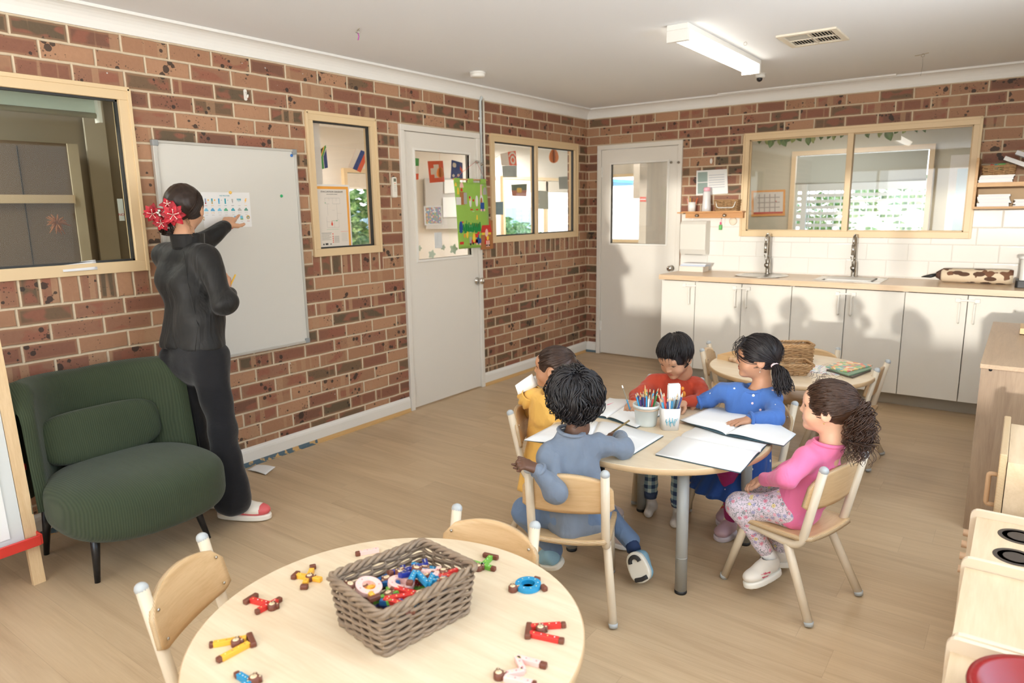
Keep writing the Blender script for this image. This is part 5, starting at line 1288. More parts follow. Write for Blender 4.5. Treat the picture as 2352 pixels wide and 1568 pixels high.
    def root(g):
        a = g.uniform(-1.35, 1.35); z = g.uniform(-.01, .105); y = .062*(1-abs(a)/3)-.0; th = g.uniform(0, 1)
        p = np.array((math.sin(a)*.078, .07*math.cos(a)-.02*g.random(), z)); q = nrm((p-(0, -.012, .024))/(.0785, .095, .084))*(.0785, .095, .084)+(0, -.012, .024); return q if ell(q[None].astype(F32), (0, .108, -.045), (.068, .07, .098))[0] > -.002 else None
    strands(m, H, 620, 5, root, lambda p, g: tl-p, steps=12, step=.0155, r=.0019, curl=.0022, cfreq=70, lift=.004)
    hv = m.build('hair_locks', M_h, hr_o)
    t = MB(); G = [tie, D(1976, 938, 2.48), D(1978, 975, 2.46), D(1974, 1020, 2.46), D(1970, 1068, 2.47)]
    tail(t, G, 190, 7, lambda s: .014+.046*math.sin(min(1, s*1.5)*PI*.5)-.012*s, r=.0020, curl=.010, cfreq=5, ends=.16, frizz=.012); t.build('ponytail', M_h, r)
    fr = MB(); tail(fr, [H.w((0, .05, .09)), H.w((0, .02, .125)), H.w((.0, -.06, .12))], 16, 9, lambda s: .035, r=.0006, curl=.006, cfreq=3, ends=.3); fr.build('loose_hair', M_h, r)
    s = MB()
    for i in range(9):
        a = 2*PI*i/9; x, y, z = basis(nrm(V(G[1])-tie)); s.ball(Vector(tie)+x*math.cos(a)*.014+y*math.sin(a)*.014, (.0085, .0085, .011), 10)
    s.build('scrunchie', plain((232, 130, 178), .8), r)
    MB().ball(H.w((-.080, .0, -.036)), .0028, 8).build('earring', plain((222, 184, 110), .2, 1), r)
# ======================= boy in blue grey, back to the viewer
def boy_grey():
    H = Head(D(1316, 914, 2.60), (-.86, .40, .26), up=(.12, -.35, 1), k=.99)
    pel = V((2.425, -4.235, .375)); nk = D(1312, 993, 2.62); sl = V(D(1258, 1045, 2.585)); sr = V(D(1378, 1022, 2.68)); el = V(D(1276, 1130, 2.50)); wl = V(D(1236, 1078, 2.46)); er = V(D(1432, 1042, 2.74)); wr = V(D(1424, 1008, 2.87))
    er[2] = .592; wr[2] = .59
    kl = V((2.225, -4.30, .345)); al = V((2.27, -4.165, .14)); kr = V((2.345, -3.99, .340)); ar = V(D(1448, 1240, 2.90)); hl = V((2.375, -4.265, .37)); hr = V((2.455, -4.195, .37))
    body = [(H.w((0, -.026, -.12)), nk-up3*.03, .036, .04, .02), (nk-up3*.07, pel, .034, .055, .03), (sl, el, .026, .022, .01), (el, wl, .022, .017, .01), (sr, er, .026, .022, .01), (er, wr, .022, .017, .01), (hl, kl, .05, .036, .01), (kl, al, .034, .02, .01), (hr, kr, .05, .036, .01), (kr, ar, .034, .02, .01)]
    hL = hand_prims(wl, V(D(1190, 1058, 2.44))-wl, (-.1, -.5, .85), 1, .12, (.75, .8, .85, .9), spread=.2); hR = hand_prims(wr, V(D(1398, 998, 2.95))-wr+V((0, 0, .01)), (.3, -.2, .9), -1, .118, (.75, .85, .9, .9), (.6, .5))
    r = person('boy with wavy black hair in a blue grey tracksuit, his back to the viewer', H, (104, 74, 58), body, [hL, hR], lidded=.1)
    M_g = fabric((118, 128, 142), 'blue_grey_jersey')
    tr = torso(nk, sl, sr, pel+V((0, 0, -.04)), .043, .070, .082, .036, .04)+arm(sl, el, wl, (.042, .038, .028))+arm(sr, er, wr, (.042, .038, .028))
    ncut = lambda P, d: smax(d, -(seg(P, nk+V((0, 0, .030)), nk+V((0, 0, .12)), .046, .058)), .006)
    cloth('sweatshirt', r, tr, M_g, seed=11, amp=.007, fr=40, cut=ncut)
    ring('collar', r, nk+V((0, 0, .006)), V(H.w((0, -.02, 0)))-nk, .049, .0075, M_g)
    for w, e in ((wl, el), (wr, er)): ring('cuff', r, mid(e, w, .97), w-e, .0255, .0075, M_g)
    M_t = fabric((104, 124, 152), 'blue_tracksuit')
    lg = [(hl, kl, .070, .056, .03), (kl, al, .052, .036, .03), (hr, kr, .070, .056, .03), (kr, ar, .052, .036, .03), (hl, hr, .078, .078, .03), (pel, mid(hl, hr), .075, .078, .03)]
    cloth('tracksuit_trousers', r, lg, M_t, seed=15, amp=.007, fr=48)
    M_bs = plain((132, 170, 186), .6, bump=.1); M_so = plain((222, 216, 200), .6)
    h2, t2 = V(D(1452, 1262, 2.86)), V(D(1474, 1326, 2.83)); u2 = V((-.30, .78, .30))
    sneaker('shoe', r, h2+V((.012, -.03, 0)), t2+V((.02, -.03, 0)), u2, 1.03, (M_bs, M_so), w=.040)
    b = MB()   # dark tread blocks on the upturned sole
    fr_ = lambda p: W_(h2+V((.012, -.03, 0)), t2+V((.02, -.03, 0)), u2, p)
    for y0, y1, ww in ((.06, .44, .026), (.86, 1.0, .028)):
        n_ = 10
        if y0 < .5: b.tube([fr_((math.cos(PI*i/n_)*.021, y0+.26-math.sin(PI*i/n_)*.19, -.002)) for i in range(n_+1)], .009, 6, flat=1)
        else: b.tube([fr_((lt(-ww, ww, i/4), y0+.04-.03*abs(i/2-1), -.002)) for i in range(5)], .009, 6)
    b.build('tread', plain((44, 42, 40), .7), r)
    sneaker('shoe', r, V((2.30, -4.16, .035)), V((2.325, -4.03, .0)), (-.15, -.3, 1), 1.03, (M_bs, M_so), w=.040) if 0 else sneaker('shoe', r, V(D(1292, 1300, 2.83)), V(D(1252, 1288, 2.93)), (.2, -.5, .8), 1.0, (M_bs, M_so), w=.038)
    M_sk = plain((28, 48, 84), .8)
    MB().tube([ar, V(D(1456, 1262, 2.86))], [.028, .03], 12).build('sock', M_sk, r); MB().tube([al, V(D(1268, 1285, 2.90))], [.028, .03], 12).build('sock', M_sk, r)
    M_h = hair_mat((13, 12, 14), (34, 30, 32), 'black_hair')
    f = cap_sdf(H, (.089, .104, .094), face=((0, .128, -.055), (.07, .082, .090)), nape=-.072, ears=False, c=(0, -.014, .026)); lo, hi = bounds([H.w((x, y, z)) for x in (-.11, .11) for y in (-.13, .11) for z in (-.11, .13)], .01)
    ho = sdf_mesh('hair', f, lo, hi, .0042, M_h, r); m = MB(); cr = np.array((.012, -.03, .125))
    def root(g):
        a = g.uniform(0, 2*PI); t = abs(g.gauss(0, 1))*.55+.05; p = np.array((math.sin(a)*math.sin(t)*.09, -.03+math.cos(a)*math.sin(t)*.1, .03+.1*math.cos(t))); return p
    def flow(p, g):
        d = p-cr; d[2] -= .05; tw = np.array((-d[1], d[0], 0))*.55; w_ = np.array((math.sin(p[1]*70+p[2]*45), math.sin(p[0]*65-p[2]*50+1), math.sin(p[0]*50+p[1]*60+2)))
        return nrm(d)*1.0+tw*6+np.array((0, 0, -.25))+w_*.75
    strands(m, H, 760, 21, root, flow, steps=12, step=.0145, r=.0034, curl=.0085, cfreq=48, lift=.012, base=(.088, .103, .092), cc=(0, -.014, .026), taper=.2, seg_n=6)
    def root2(g): a = g.uniform(0, 2*PI); t = g.uniform(1.1, 2.0); q = np.array((math.sin(a)*math.sin(t)*.088, -.014+math.cos(a)*math.sin(t)*.102, .026+.092*math.cos(t))); return q if (q[1] < .05 or q[2] > .04) and q[2] > -.07 else None
    strands(m, H, 420, 22, root2, lambda p, g: (0, -.1, -1), steps=6, step=.012, r=.0032, curl=.012, cfreq=80, lift=.014, base=(.088, .103, .092), cc=(0, -.014, .026), taper=.15, seg_n=6)
    m.build('wavy_locks', M_h, ho)
    p = MB(); a = V(D(1446, 965, 2.93)); b_ = V(D(1404, 994, 2.93)); o = p.tube([a, b_], .0038, 6).build('pencil', plain((132, 110, 62), .5)); tag(o, 'olive brown pencil held by the wavy haired boy', 'pencil')
# ======================= girl in the yellow dress
def girl_yellow():
    H = Head(D(1273, 846, 3.22), (-.93, -.30, .02), k=.98)
    pel = V((1.925, -3.72, .385)); nk = D(1262, 906, 3.24); sl = V((1.870, -3.745, .640)); sr = V((2.075, -3.775, .640)); el = V((1.80, -3.65, .53)); wl = V((1.90, -3.60, .62)); er = V((2.10, -3.66, .56)); wr = V((1.98, -3.57, .62))
    kl = V((2.10, -3.55, .35)); al = V((2.14, -3.52, .10)); kr = V((2.20, -3.72, .35)); ar = V((2.30, -3.76, .10)); hl = V((1.90, -3.68, .37)); hr = V((1.96, -3.76, .37))
    body = [(H.w((0, -.026, -.12)), nk-up3*.03, .036, .04, .02), (nk-up3*.07, pel, .034, .055, .03), (sl, el, .026, .022, .01), (el, wl, .022, .018, .01), (sr, er, .026, .022, .01), (er, wr, .022, .018, .01), (hl, kl, .05, .036, .01), (kl, al, .034, .02, .01), (hr, kr, .05, .036, .01), (kr, ar, .034, .02, .01)]
    hL = hand_prims(wl, (.1, .75, .5), (-.8, .1, .3), 1, .115, (.5,)*4); hR = hand_prims(wr, (-.3, .7, .5), (.7, .2, .3), -1, .115, (.5,)*4)
    r = person('girl in a mustard yellow dress with a dark ponytail, turned towards the whiteboard', H, (176, 128, 96), body, [hL, hR])
    M_y = fabric((236, 186, 96), 'yellow_muslin')
    tr = torso(nk, sl, sr, pel, .040, .062, .066, .034, .03)
    cloth('dress_bodice', r, tr, M_y, seed=21, amp=.005, fr=45, cut=lambda P, d: smax(smax(d, -(seg(P, nk+V((0, 0, .030)), nk+V((0, 0, .12)), .045, .056)), .006), .42-P[:, 2], .004))
    def skirt(u, v):
        a = 2*PI*u; rr = lt(.088, .165, v**.8)*(1+.05*math.sin(a*13+v)*v); return (1.965+rr*1.05*math.cos(a)+.03*v, -3.74+rr*math.sin(a), lt(.445, .20, v))
    MB().sheet(skirt, 104, 14, .003).build('skirt', M_y, r)
    for s, e in ((sl, el), (sr, er)):
        d = nrm(V(s)-mid(sl, sr)); c = V(s)
        def fr2(u, v):
            a = 2*PI*u; k = .040+.022*math.sin(PI*v*.55)+.006*math.sin(a*11)*v; x, y, z = basis(V(e)-c); return Vector(c)+z*lt(-.035, .03, v)+x*math.cos(a)*k+y*math.sin(a)*k
        MB().sheet(fr2, 88, 8, .002).build('ruffle_sleeve', M_y, r)
        cloth('sleeve', r, arm(s, e, mid(e, wl if s is sl else wr, .7), (.036, .033, .027)), M_y, seed=25)
    M_k = fabric((34, 33, 36), 'black_leggings'); lg = [(hl, kl, .06, .045, .03), (kl, al, .043, .028, .03), (hr, kr, .06, .045, .03), (kr, ar, .043, .028, .03)]
    cloth('leggings', r, lg, M_k, seed=27, amp=.002)
    for a in (al, ar): sneaker('shoe', r, V(a)+V((-.03, 0, -.085)), V(a)+V((.11, .0, -.09)), up3, .95, (plain((222, 206, 200), .5), plain((236, 232, 224), .5)))
    M_h = hair_mat((34, 24, 20), (70, 48, 36), 'brown_black_hair')
    f = cap_sdf(H, (.0785, .097, .086), face=((0, .105, -.045), (.070, .070, .096)), nape=-.062); lo, hi = bounds([H.w((x, y, z)) for x in (-.1, .1) for y in (-.12, .1) for z in (-.1, .12)], .01)
    ho = sdf_mesh('hair', f, lo, hi, .0042, M_h, r); tie = V(D(1308, 822, 3.20)); tl = H.loc(A3(tie)[None])[0].astype(float); m = MB()
    def root(g):
        a = g.uniform(-1.5, 1.5); p = np.array((math.sin(a)*.078, .07*math.cos(a)-.02*g.random(), g.uniform(-.05, .105))); p[2] = max(p[2], .022) if p[1] > -.005 else p[2]; q = nrm((p-(0, -.012, .024))/(.0785, .095, .084))*(.0785, .095, .084)+(0, -.012, .024); return q if ell(q[None].astype(F32), (0, .108, -.045), (.068, .07, .098))[0] > -.002 else None
    strands(m, H, 560, 31, root, lambda p, g: tl-p, steps=12, step=.0155, r=.0018, curl=.0012, cfreq=50, lift=.003); m.build('hair_locks', M_h, ho)
    t = MB(); tail(t, [tie, D(1322, 845, 3.20), D(1332, 885, 3.21), D(1335, 930, 3.22)], 150, 33, lambda s: .012+.025*math.sin(min(1, s*2)*PI*.5), r=.0022, curl=.002, cfreq=2, ends=.12); t.build('ponytail', M_h, r)
    ring('hair_tie', r, tie, V(D(1322, 845, 3.2))-tie, .0125, .005, plain((236, 214, 210), .6))
    MB().ball(H.w((.080, .0, -.036)), .003, 8).build('earring', plain((226, 220, 210), .2, 1), r)
    pg = []
    for i, (px, nm) in enumerate((([(1183, 885), (1222, 858), (1234, 886), (1190, 906)], 'front'), ([(1195, 876), (1230, 862), (1236, 884), (1196, 896)], 'rear'))):
        P = [V(D(u, v, 3.32+i*.01)) for u, v in px]; m = MB(); m.sheet(lambda a, b: (P[0]*(1-a)+P[1]*a)*(1-b)+(P[3]*(1-a)+P[2]*a)*b+V((0, -.004, 0))*math.sin(a*PI), 6, 3, .0006)
        tag(m.build('paper', M_paper), nm+' white sheet held up by the girl in the yellow dress', 'paper')
# ======================= boy in red
def boy_red():
    H = Head(D(1551, 820, 3.42), (-.12, -.80, -.50), up=(-.05, -.3, 1), k=.97)
    pel = V((2.31, -3.09, .365)); nk = D(1556, 870, 3.53); sr = V((2.255, -3.205, .640)); sl = V((2.450, -3.125, .635)); er = V((2.235, -3.36, .600)); wr = V(D(1456, 922, 3.36)); el = V((2.535, -3.215, .60)); wl = V((2.463, -3.315, .597))
    wr[2] = max(wr[2], .592)
    hr = V((2.275, -3.10, .36)); hl = V((2.36, -3.08, .36)); kr = V((2.27, -3.29, .36)); ar = V(D(1494, 1132, 3.52)); kl = V((2.44, -3.25, .36)); al = V(D(1557, 1152, 3.42))
    body = [(H.w((0, -.026, -.12)), nk-up3*.03, .036, .04, .02), (nk-up3*.07, pel, .034, .055, .03), (sl, el, .026, .022, .01), (el, wl, .022, .018, .01), (sr, er, .026, .022, .01), (er, wr, .022, .018, .01), (hl, kl, .05, .036, .01), (kl, al, .034, .02, .01), (hr, kr, .05, .036, .01), (kr, ar, .034, .02, .01)]
    hR = hand_prims(wr, V(D(1440, 945, 3.27))-wr, (.1, .2, .9), 1, .118, (.5, .6, .8, .9), (.45, .75)); hL = hand_prims(wl, (-.3, -.9, -.1), (.1, .1, .95), -1, .118, (.3,)*4)
    r = person('boy in a brick red long sleeved top with short black hair, drawing', H, (196, 148, 116), body, [hR, hL], lidded=.42, gaze=(-.1, .85, -.5))
    def print_(n, col, co):
        return col
    M_r = fabric((176, 66, 44), 'red_jersey')
    tr = torso(nk, sl, sr, pel, .042, .066, .074, .034, .034)+arm(sl, el, wl, (.038, .034, .026))+arm(sr, er, wr, (.038, .034, .026))
    cloth('long_sleeved_top', r, tr, M_r, seed=41, amp=.006, fr=45, cut=lambda P, d: smax(d, -(seg(P, nk+V((0, 0, .030)), nk+V((0, 0, .12)), .044, .055)), .006))
    ring('collar', r, nk+V((0, 0, .006)), V((0, -.1, 1)), .047, .0065, M_r)
    pr = MB(); pr.ball(D(1571, 905, 3.385), (.010, .006, .016), 12); pr.ball(D(1568, 892, 3.39), (.008, .006, .010), 12); pr.build('printed_motif', plain((222, 140, 50), .8), r)
    def check(n, col, co):
        s = n.new('ShaderNodeSeparateXYZ'); n.link(co, s.inputs[0]); a = n.m_('GREATER_THAN', n.m_('FRACT', n.m_('MULTIPLY', s.outputs['Z'], 26)), .5); b = n.m_('GREATER_THAN', n.m_('FRACT', n.m_('MULTIPLY', n.m_('ADD', s.outputs['X'], n.m_('MULTIPLY', s.outputs['Y'], .4)), 26)), .5)
        k = n.m_('MULTIPLY', n.m_('ADD', a, b), .5); return n.ramp(k, [(0, s2l((196, 206, 196))), (.34, s2l((128, 152, 160))), (.84, s2l((62, 76, 102)))], 'CONSTANT')
    M_c = fabric((150, 170, 176), 'checked_flannel', check)
    lg = [(hl, kl, .062, .054, .03), (kl, al, .052, .035, .03), (hr, kr, .062, .054, .03), (kr, ar, .052, .035, .03), (hl, hr, .066, .066, .03)]
    cloth('checked_trousers', r, lg, M_c, seed=45, amp=.004)
    for a, toe in ((ar, D(1489, 1172, 3.47)), (al, D(1549, 1188, 3.35))):
        MB().tube([a+V((0, 0, .012)), a-V((0, 0, .022))], [.037, .031], 16).build('trouser_cuff', plain((62, 76, 102), .85), r)
        t = V(toe); t[2] = .022; hl_ = V(a)+V((0, .02, 0)); hl_[2] = .026
        cloth('sock', r, [(a-up3*.01, hl_, .024, .026, .02), (hl_, t, .025, .022, .02)], plain((214, 206, 194), .9, bump=.2), h=.004, amp=.001)
    M_h = hair_mat((16, 13, 13), (40, 32, 30), 'short_black_hair')
    f = cap_sdf(H, (.081, .099, .089), face=((0, .112, -.045), (.080, .080, .094)), nape=-.055, c=(0, -.013, .026)); lo, hi = bounds([H.w((x, y, z)) for x in (-.11, .11) for y in (-.13, .12) for z in (-.11, .13)], .01)
    ho = sdf_mesh('hair', f, lo, hi, .0042, M_h, r); m = MB(); cr = np.array((.01, -.06, .11))
    def root(g): a = g.uniform(0, 2*PI); t = abs(g.gauss(0, .8)); return np.array((math.sin(a)*math.sin(t)*.08, -.05+math.cos(a)*math.sin(t)*.1, .026+.088*math.cos(t)))
    def flow(p, g): d = p-cr; return nrm(d)+np.array((.35*math.sin(p[1]*70+p[2]*60), .25+.3*math.sin(p[0]*80), -.25 if p[1] < .05 else -.9))
    strands(m, H, 820, 51, root, flow, steps=8, step=.0155, r=.0024, curl=.0030, cfreq=38, lift=.008, base=(.080, .098, .088), cc=(0, -.013, .026), taper=.15, stop=lambda p, g: p[1] > .045 and p[2] < .050+g.uniform(-.012, .010))
    m.build('hair_locks', M_h, ho)
    p = V(D(1429, 885, 3.34)); q = V(D(1447, 940, 3.285)); pc_ = MB(); pc_.tube([p, mid(p, q, .12)], .0036, 8); pc_.cur = 1; pc_.tube([mid(p, q, .12), mid(p, q, .6)], .0036, 8); pc_.cur = 2; pc_.tube([mid(p, q, .6), q], .0036, 8)
    tag(pc_.build('pencil', [plain((240, 238, 232), .5), plain((150, 140, 120), .5, var=.5), plain((70, 150, 190), .4)]), 'patterned pencil with a white rubber held by the boy in red', 'pencil')
# ======================= girl in blue
def girl_blue():
    H = Head(D(1740, 822, 3.20), (-.90, -.43, -.02), k=.985)
    pel = V((2.735, -3.165, .385)); nk = D(1732, 893, 3.23); sr = V((2.625, -3.235, .655)); sl = V((2.850, -3.225, .655)); er = V((2.555, -3.235, .605)); wr = V(D(1604, 934, 3.36)); el = V((2.900, -3.345, .597)); wl = V(at(1722, 962, z=.598))
    wr[2] = max(wr[2], .59)
    hr = V((2.69, -3.18, .37)); hl = V((2.77, -3.19, .37)); kr = V((2.60, -3.33, .36)); ar = V(D(1668, 1118, 3.42)); kl = V((2.72, -3.42, .36)); al = V((2.73, -3.36, .10))
    body = [(H.w((0, -.026, -.12)), nk-up3*.03, .036, .04, .02), (nk-up3*.07, pel, .034, .055, .03), (sl, el, .026, .022, .01), (el, wl, .022, .018, .01), (sr, er, .026, .022, .01), (er, wr, .022, .018, .01), (hl, kl, .05, .036, .01), (kl, al, .034, .02, .01), (hr, kr, .05, .036, .01), (kr, ar, .034, .02, .01)]
    hR = hand_prims(wr, V(D(1575, 925, 3.40))-wr, (.55, -.5, .6), -1, .115, (.9, .95, 1, 1), (.5, .3)); t = V(at(1665, 972, z=.590)); hL = hand_prims(wl+V((0, 0, -.004)), t-wl, (.0, .0, 1), 1, .122, (.10,)*4, (.8, .2), spread=.16)
    r = person('girl in a blue dress with small pale dots and a dark low ponytail, looking left', H, (186, 138, 108), body, [hR, hL], lidded=.15)
    def dots(n, col, co):
        v = n.new('ShaderNodeTexVoronoi'); n.link(co, v.inputs[0]); v.inputs['Scale'].default_value = 24; v.inputs['Randomness'].default_value = .7; sc_ = n.new('ShaderNodeSeparateColor'); n.link(v.outputs['Color'], sc_.inputs[0])
        m = n.m_('MULTIPLY', n.m_('LESS_THAN', n.m_('ADD', v.outputs['Distance'], n.m_('MULTIPLY', n.noise(co, 160, 1), .05)), .17), n.m_('GREATER_THAN', sc_.outputs[0], .3)); return n.mix(m, col, n.mix(n.m_('GREATER_THAN', sc_.outputs[1], .5), s2l((240, 206, 206)), s2l((226, 226, 210))))
    M_b = fabric((74, 112, 178), 'blue_dotted_jersey', dots); M_b2 = fabric((44, 76, 140), 'blue_dotted_skirt', dots)
    tr = torso(nk, sl, sr, pel, .043, .068, .070, .036, .032)+arm(sl, el, wl, (.041, .037, .027))+arm(sr, er, wr, (.039, .034, .026))
    cloth('sweater_dress', r, tr, M_b, seed=61, amp=.006, fr=44, cut=lambda P, d: smax(smax(d, -(seg(P, nk+V((0, 0, .030)), nk+V((0, -.012, .12)), .050, .066)), .006), .40-P[:, 2], .004))
    ring('collar', r, nk+V((0, 0, .004)), V((-.05, -.15, 1)), .055, .0075, M_b)
    for w, e in ((wl, el), (wr, er)): ring('cuff', r, mid(e, w, .95), w-e, .027, .008, M_b)
    def skirt(u, v):
        a = 2*PI*u; rr = lt(.092, .175, v**.75)*(1+.05*math.sin(a*15+v*2)*v); return (2.735+rr*1.0*math.cos(a)-.045*v, -3.19+rr*1.1*math.sin(a)-.10*v, lt(.47, .215, v))
    MB().sheet(skirt, 120, 14, .003).build('skirt', M_b2, r)
    lg = [(hl, kl, .055, .045, .03), (kl, al, .043, .030, .03), (hr, kr, .055, .045, .03), (kr, ar, .045, .031, .03)]
    cloth('leggings', r, lg, fabric((158, 42, 98), 'magenta_leggings'), seed=65, amp=.004, fr=70)
    M_ps = plain((196, 164, 172), .35); rb = [M_ps]+[plain(c, .4) for c in ((70, 60, 120), (80, 160, 200), (232, 210, 90), (214, 80, 80))]
    h_, t_ = V(D(1686, 1140, 3.43)), V(D(1664, 1182, 3.36)); h_[2] = .03; t_[2] = .012
    sneaker('shoe', r, h_, t_+(t_-h_)*.35, up3, 1., (rb, plain((214, 204, 210), .4)), extra=lambda q, l: np.where((q[:, 1]/l > .30) & (q[:, 1]/l < .62) & (q[:, 2] > .045), 1+np.clip(((q[:, 1]/l-.30)/.08).astype(int), 0, 3), 0), w=.037)
    sneaker('shoe', r, V((2.735, -3.33, .005)), V((2.70, -3.45, .0)), up3, 1., (M_ps, plain((214, 204, 210), .4)))
    M_h = hair_mat((15, 13, 15), (44, 36, 36), 'black_long_hair')
    f = cap_sdf(H, (.080, .098, .088), face=((0, .110, -.048), (.070, .074, .094)), nape=-.060); lo, hi = bounds([H.w((x, y, z)) for x in (-.1, .1) for y in (-.12, .12) for z in (-.1, .13)], .01)
    ho = sdf_mesh('hair', f, lo, hi, .0042, M_h, r); tie = V(D(1779, 838, 3.14)); tl = H.loc(A3(tie)[None])[0].astype(float); m = MB()
    def root(g):
        a = g.uniform(-1.5, 1.5); p = np.array((math.sin(a)*.078, .075*math.cos(a)-.02*g.random(), g.uniform(.02, .108))); q = nrm((p-(0, -.012, .024))/(.079, .096, .086))*(.079, .096, .086)+(0, -.012, .024); return q if ell(q[None].astype(F32), (0, .110, -.048), (.068, .072, .092))[0] > -.002 else None
    strands(m, H, 640, 71, root, lambda p, g: tl-p+np.array((0, 0, .02)), steps=12, step=.0155, r=.0020, curl=.003, cfreq=36, lift=.007, base=(.079, .096, .086))
    m.build('hair_locks', M_h, ho)
    fb = MB()   # loose wavy fringe at the brow
    for k, (x0, x1) in enumerate(((-.045, -.060), (.01, .03), (-.05, -.066), (-.03, -.052), (.03, .05))):
        tail(fb, [H.w((x0, .058, .100)), H.w((x0*1.1+x1*.2, .094, .070)), H.w((x1, .104, .035)), H.w((x1*1.05, .092, -.005-.008*(k % 3)))], 5, 80+k, lambda s: .004, r=.0010, curl=.0055, cfreq=1.5, ends=.15)
    fb.build('fringe', M_h, ho)
    t2 = MB(); tail(t2, [tie, D(1792, 862, 3.11), D(1800, 890, 3.09), D(1806, 905, 3.08)], 170, 73, lambda s: .012+.030*math.sin(min(1, s*1.8)*PI*.5), r=.0022, curl=.004, cfreq=2.2, ends=.15, frizz=.01); t2.build('ponytail', M_h, r)
    ring('hair_tie', r, tie, V(D(1792, 862, 3.11))-tie, .0125, .0055, plain((236, 206, 206), .6))
    e = MB().ball(H.w((-.080, .0, -.048)), .003, 8); e.tube([H.w((-.0805, .0, -.030)), H.w((-.0805, .0, -.046))], .0007, 5); e.build('earring', plain((236, 226, 206), .15, 1), r)
# ======================= teacher
def teacher():
    H = Head(D(424, 480, 3.42), (-.66, .74, -.10), k=1.10)
    def DD(u, v, d): return V(D(u, v, d))
    nk = DD(432, 556, 3.44); sl = DD(384, 584, 3.50); sr = DD(470, 592, 3.38); er = DD(519, 697, 3.33); wr = DD(522, 672, 3.47)
    tip = V(at(545, 476, x=.045)); wl = V(at(519, 519, x=.165)); el = DD(462, 558, 3.70); pel = DD(445, 815, 3.44)
    hl = DD(418, 822, 3.50); hr = DD(476, 822, 3.40); kr = DD(512, 990, 3.42); ar = DD(532, 1135, 3.44); kl = DD(446, 990, 3.54); al = DD(472, 1115, 3.58)
    body = [(H.w((0, -.026, -.12)), nk-up3*.02, .044, .050, .02), (nk-up3*.06, pel, .08, .09, .03), (sl, el, .034, .03, .01), (el, wl, .03, .022, .01), (sr, er, .036, .03, .01), (er, wr, .03, .022, .01),
            (hl, kl, .07, .05, .01), (kl, al, .045, .03, .01), (hr, kr, .07, .05, .01), (kr, ar, .045, .03, .01)]
    hL = hand_prims(wl, tip-wl, (.6, -.6, .35), 1, .170, (1.3, 1.35, 1.4, 1.4), (.7, .3), point=0); hR = hand_prims(wr, (-.25, .35, .9), (.6, .7, -.1), 1, .155, (.9, .9, .9, .9), (.3, .4))
    r = person('woman in a black jacket pointing at the weather chart, red flowers in her hair', H, (206, 158, 126), body, [hL, hR], browc=(60, 40, 30), h=.005, hf=.0028)
    n = N('black_softshell'); co = n.co(); h_ = n.noise(n.mapping((1, 1, .4)), 9, 3, .5, 1.0)
    M_j = n.done(s2l((21, 20, 19)), .6, 0, n.bump(h_, .7, .025), sheen=.12, spec=.3)
    x = nrm(sr-sl); ch = mid(sl, sr)+V((0, 0, -.12)); tr0 = [(nk-up3*.055, nk+up3*.012, .078, .064, .04), (mid(sl, sr, .25), nk-up3*.03, .060, .055, .03), (mid(sl, sr, .75), nk-up3*.03, .060, .055, .03)]; waist = DD(448, 735, 3.43); hem = DD(445, 792, 3.43)
    tr = [(sl, sr, .062, .062, .04), (mid(sl, sr)+up3*.01, nk-up3*.03, .06, .052, .03)]
    for s in (-1, 1): tr += [(mid(sl, sr)+x*.055*s-up3*.03, ch+x*.055*s, .072, .102, .04), (ch+x*.055*s, waist+x*.055*s, .102, .098, .05), (waist+x*.055*s, hem+x*.06*s, .100, .108, .04)]
    tr += tr0; tr += [(sl, el, .060, .052, .03), (el, mid(el, wl, .96), .052, .038, .03), (sr, er, .062, .056, .03), (er, mid(er, wr, .9), .055, .040, .03)]
    cut = lambda P, d: smax(smax(d, hem[2]-.01-P[:, 2], .006), -(seg(P, nk+up3*.03, nk+up3*.14, .052, .066)), .006)
    cloth('softshell_jacket', r, tr, M_j, seed=91, amp=.012, fr=22, h=.0065, cut=cut, m=.1)
    # stand-up collar, open at the front
    def col(u, v):
        a = lt(.45, 2*PI-.45, u); fwd = V((-.66, .74, 0)); rt_ = V((.74, .66, 0)); k = .070+.004*v; return nk+V((0, 0, -.03+.072*v))+fwd*math.cos(a)*k*1.08+rt_*math.sin(a)*k
    MB().sheet(col, 44, 6, .006).build('collar', M_j, r)
    sm = MB(); bk = V((.66, -.74, 0))
    sm.tube([mid(sl, sr)+x*.035+bk*.082+up3*.03, ch+x*.06+bk*.118, waist+x*.075+bk*.112, hem+x*.07+bk*.12], .0016, 5); sm.build('seam', plain((20, 19, 18), .6), r)
    n = N('black_trouser_cloth'); M_p = n.done(s2l((24, 24, 27)), .85, 0, n.bump(n.noise(n.mapping((1, 1, 2.2)), 12, 3), .35, .012), sheen=.2, spec=.2)
    lg = [(hl, kl, .086, .062, .05), (kl, al-up3*.02, .060, .082, .04), (hr, kr, .088, .064, .05), (kr, ar-up3*.02, .062, .090, .04), (hl, hr, .098, .098, .04), (pel+up3*.03, pel-up3*.05, .095, .09, .04)]
    cz = lambda P, d: smax(d, np.where(np.abs((P-A3(mid(al, ar)))@A3(nrm(ar-al))) > -1, .048, .0)-P[:, 2], .004)
    cloth('flared_trousers', r, lg, M_p, seed=95, amp=.006, fr=32, h=.0065, cut=cz, m=.12)
    M_c = plain((216, 96, 98), .5); M_w = plain((238, 230, 216), .45)
    def pnt(q, l):
        y = q[:, 1]/l; m = np.zeros(len(q), int); m[(y > .80)] = 0; m[(y > .58) & (y < .86) & (q[:, 2] > .030)] = 1; m[(y < .62) & (q[:, 2] < .062) & (q[:, 2] > .035+.05*(np.abs(y-.35)))] = 1; m[(y < .5) & (y > .12) & (np.abs(q[:, 2]-.040-(y-.12)*.05) < .007)] = 0; return m
    hR_, tR = V(at(500, 1187, z=.004)), V(at(620, 1190, z=.004))
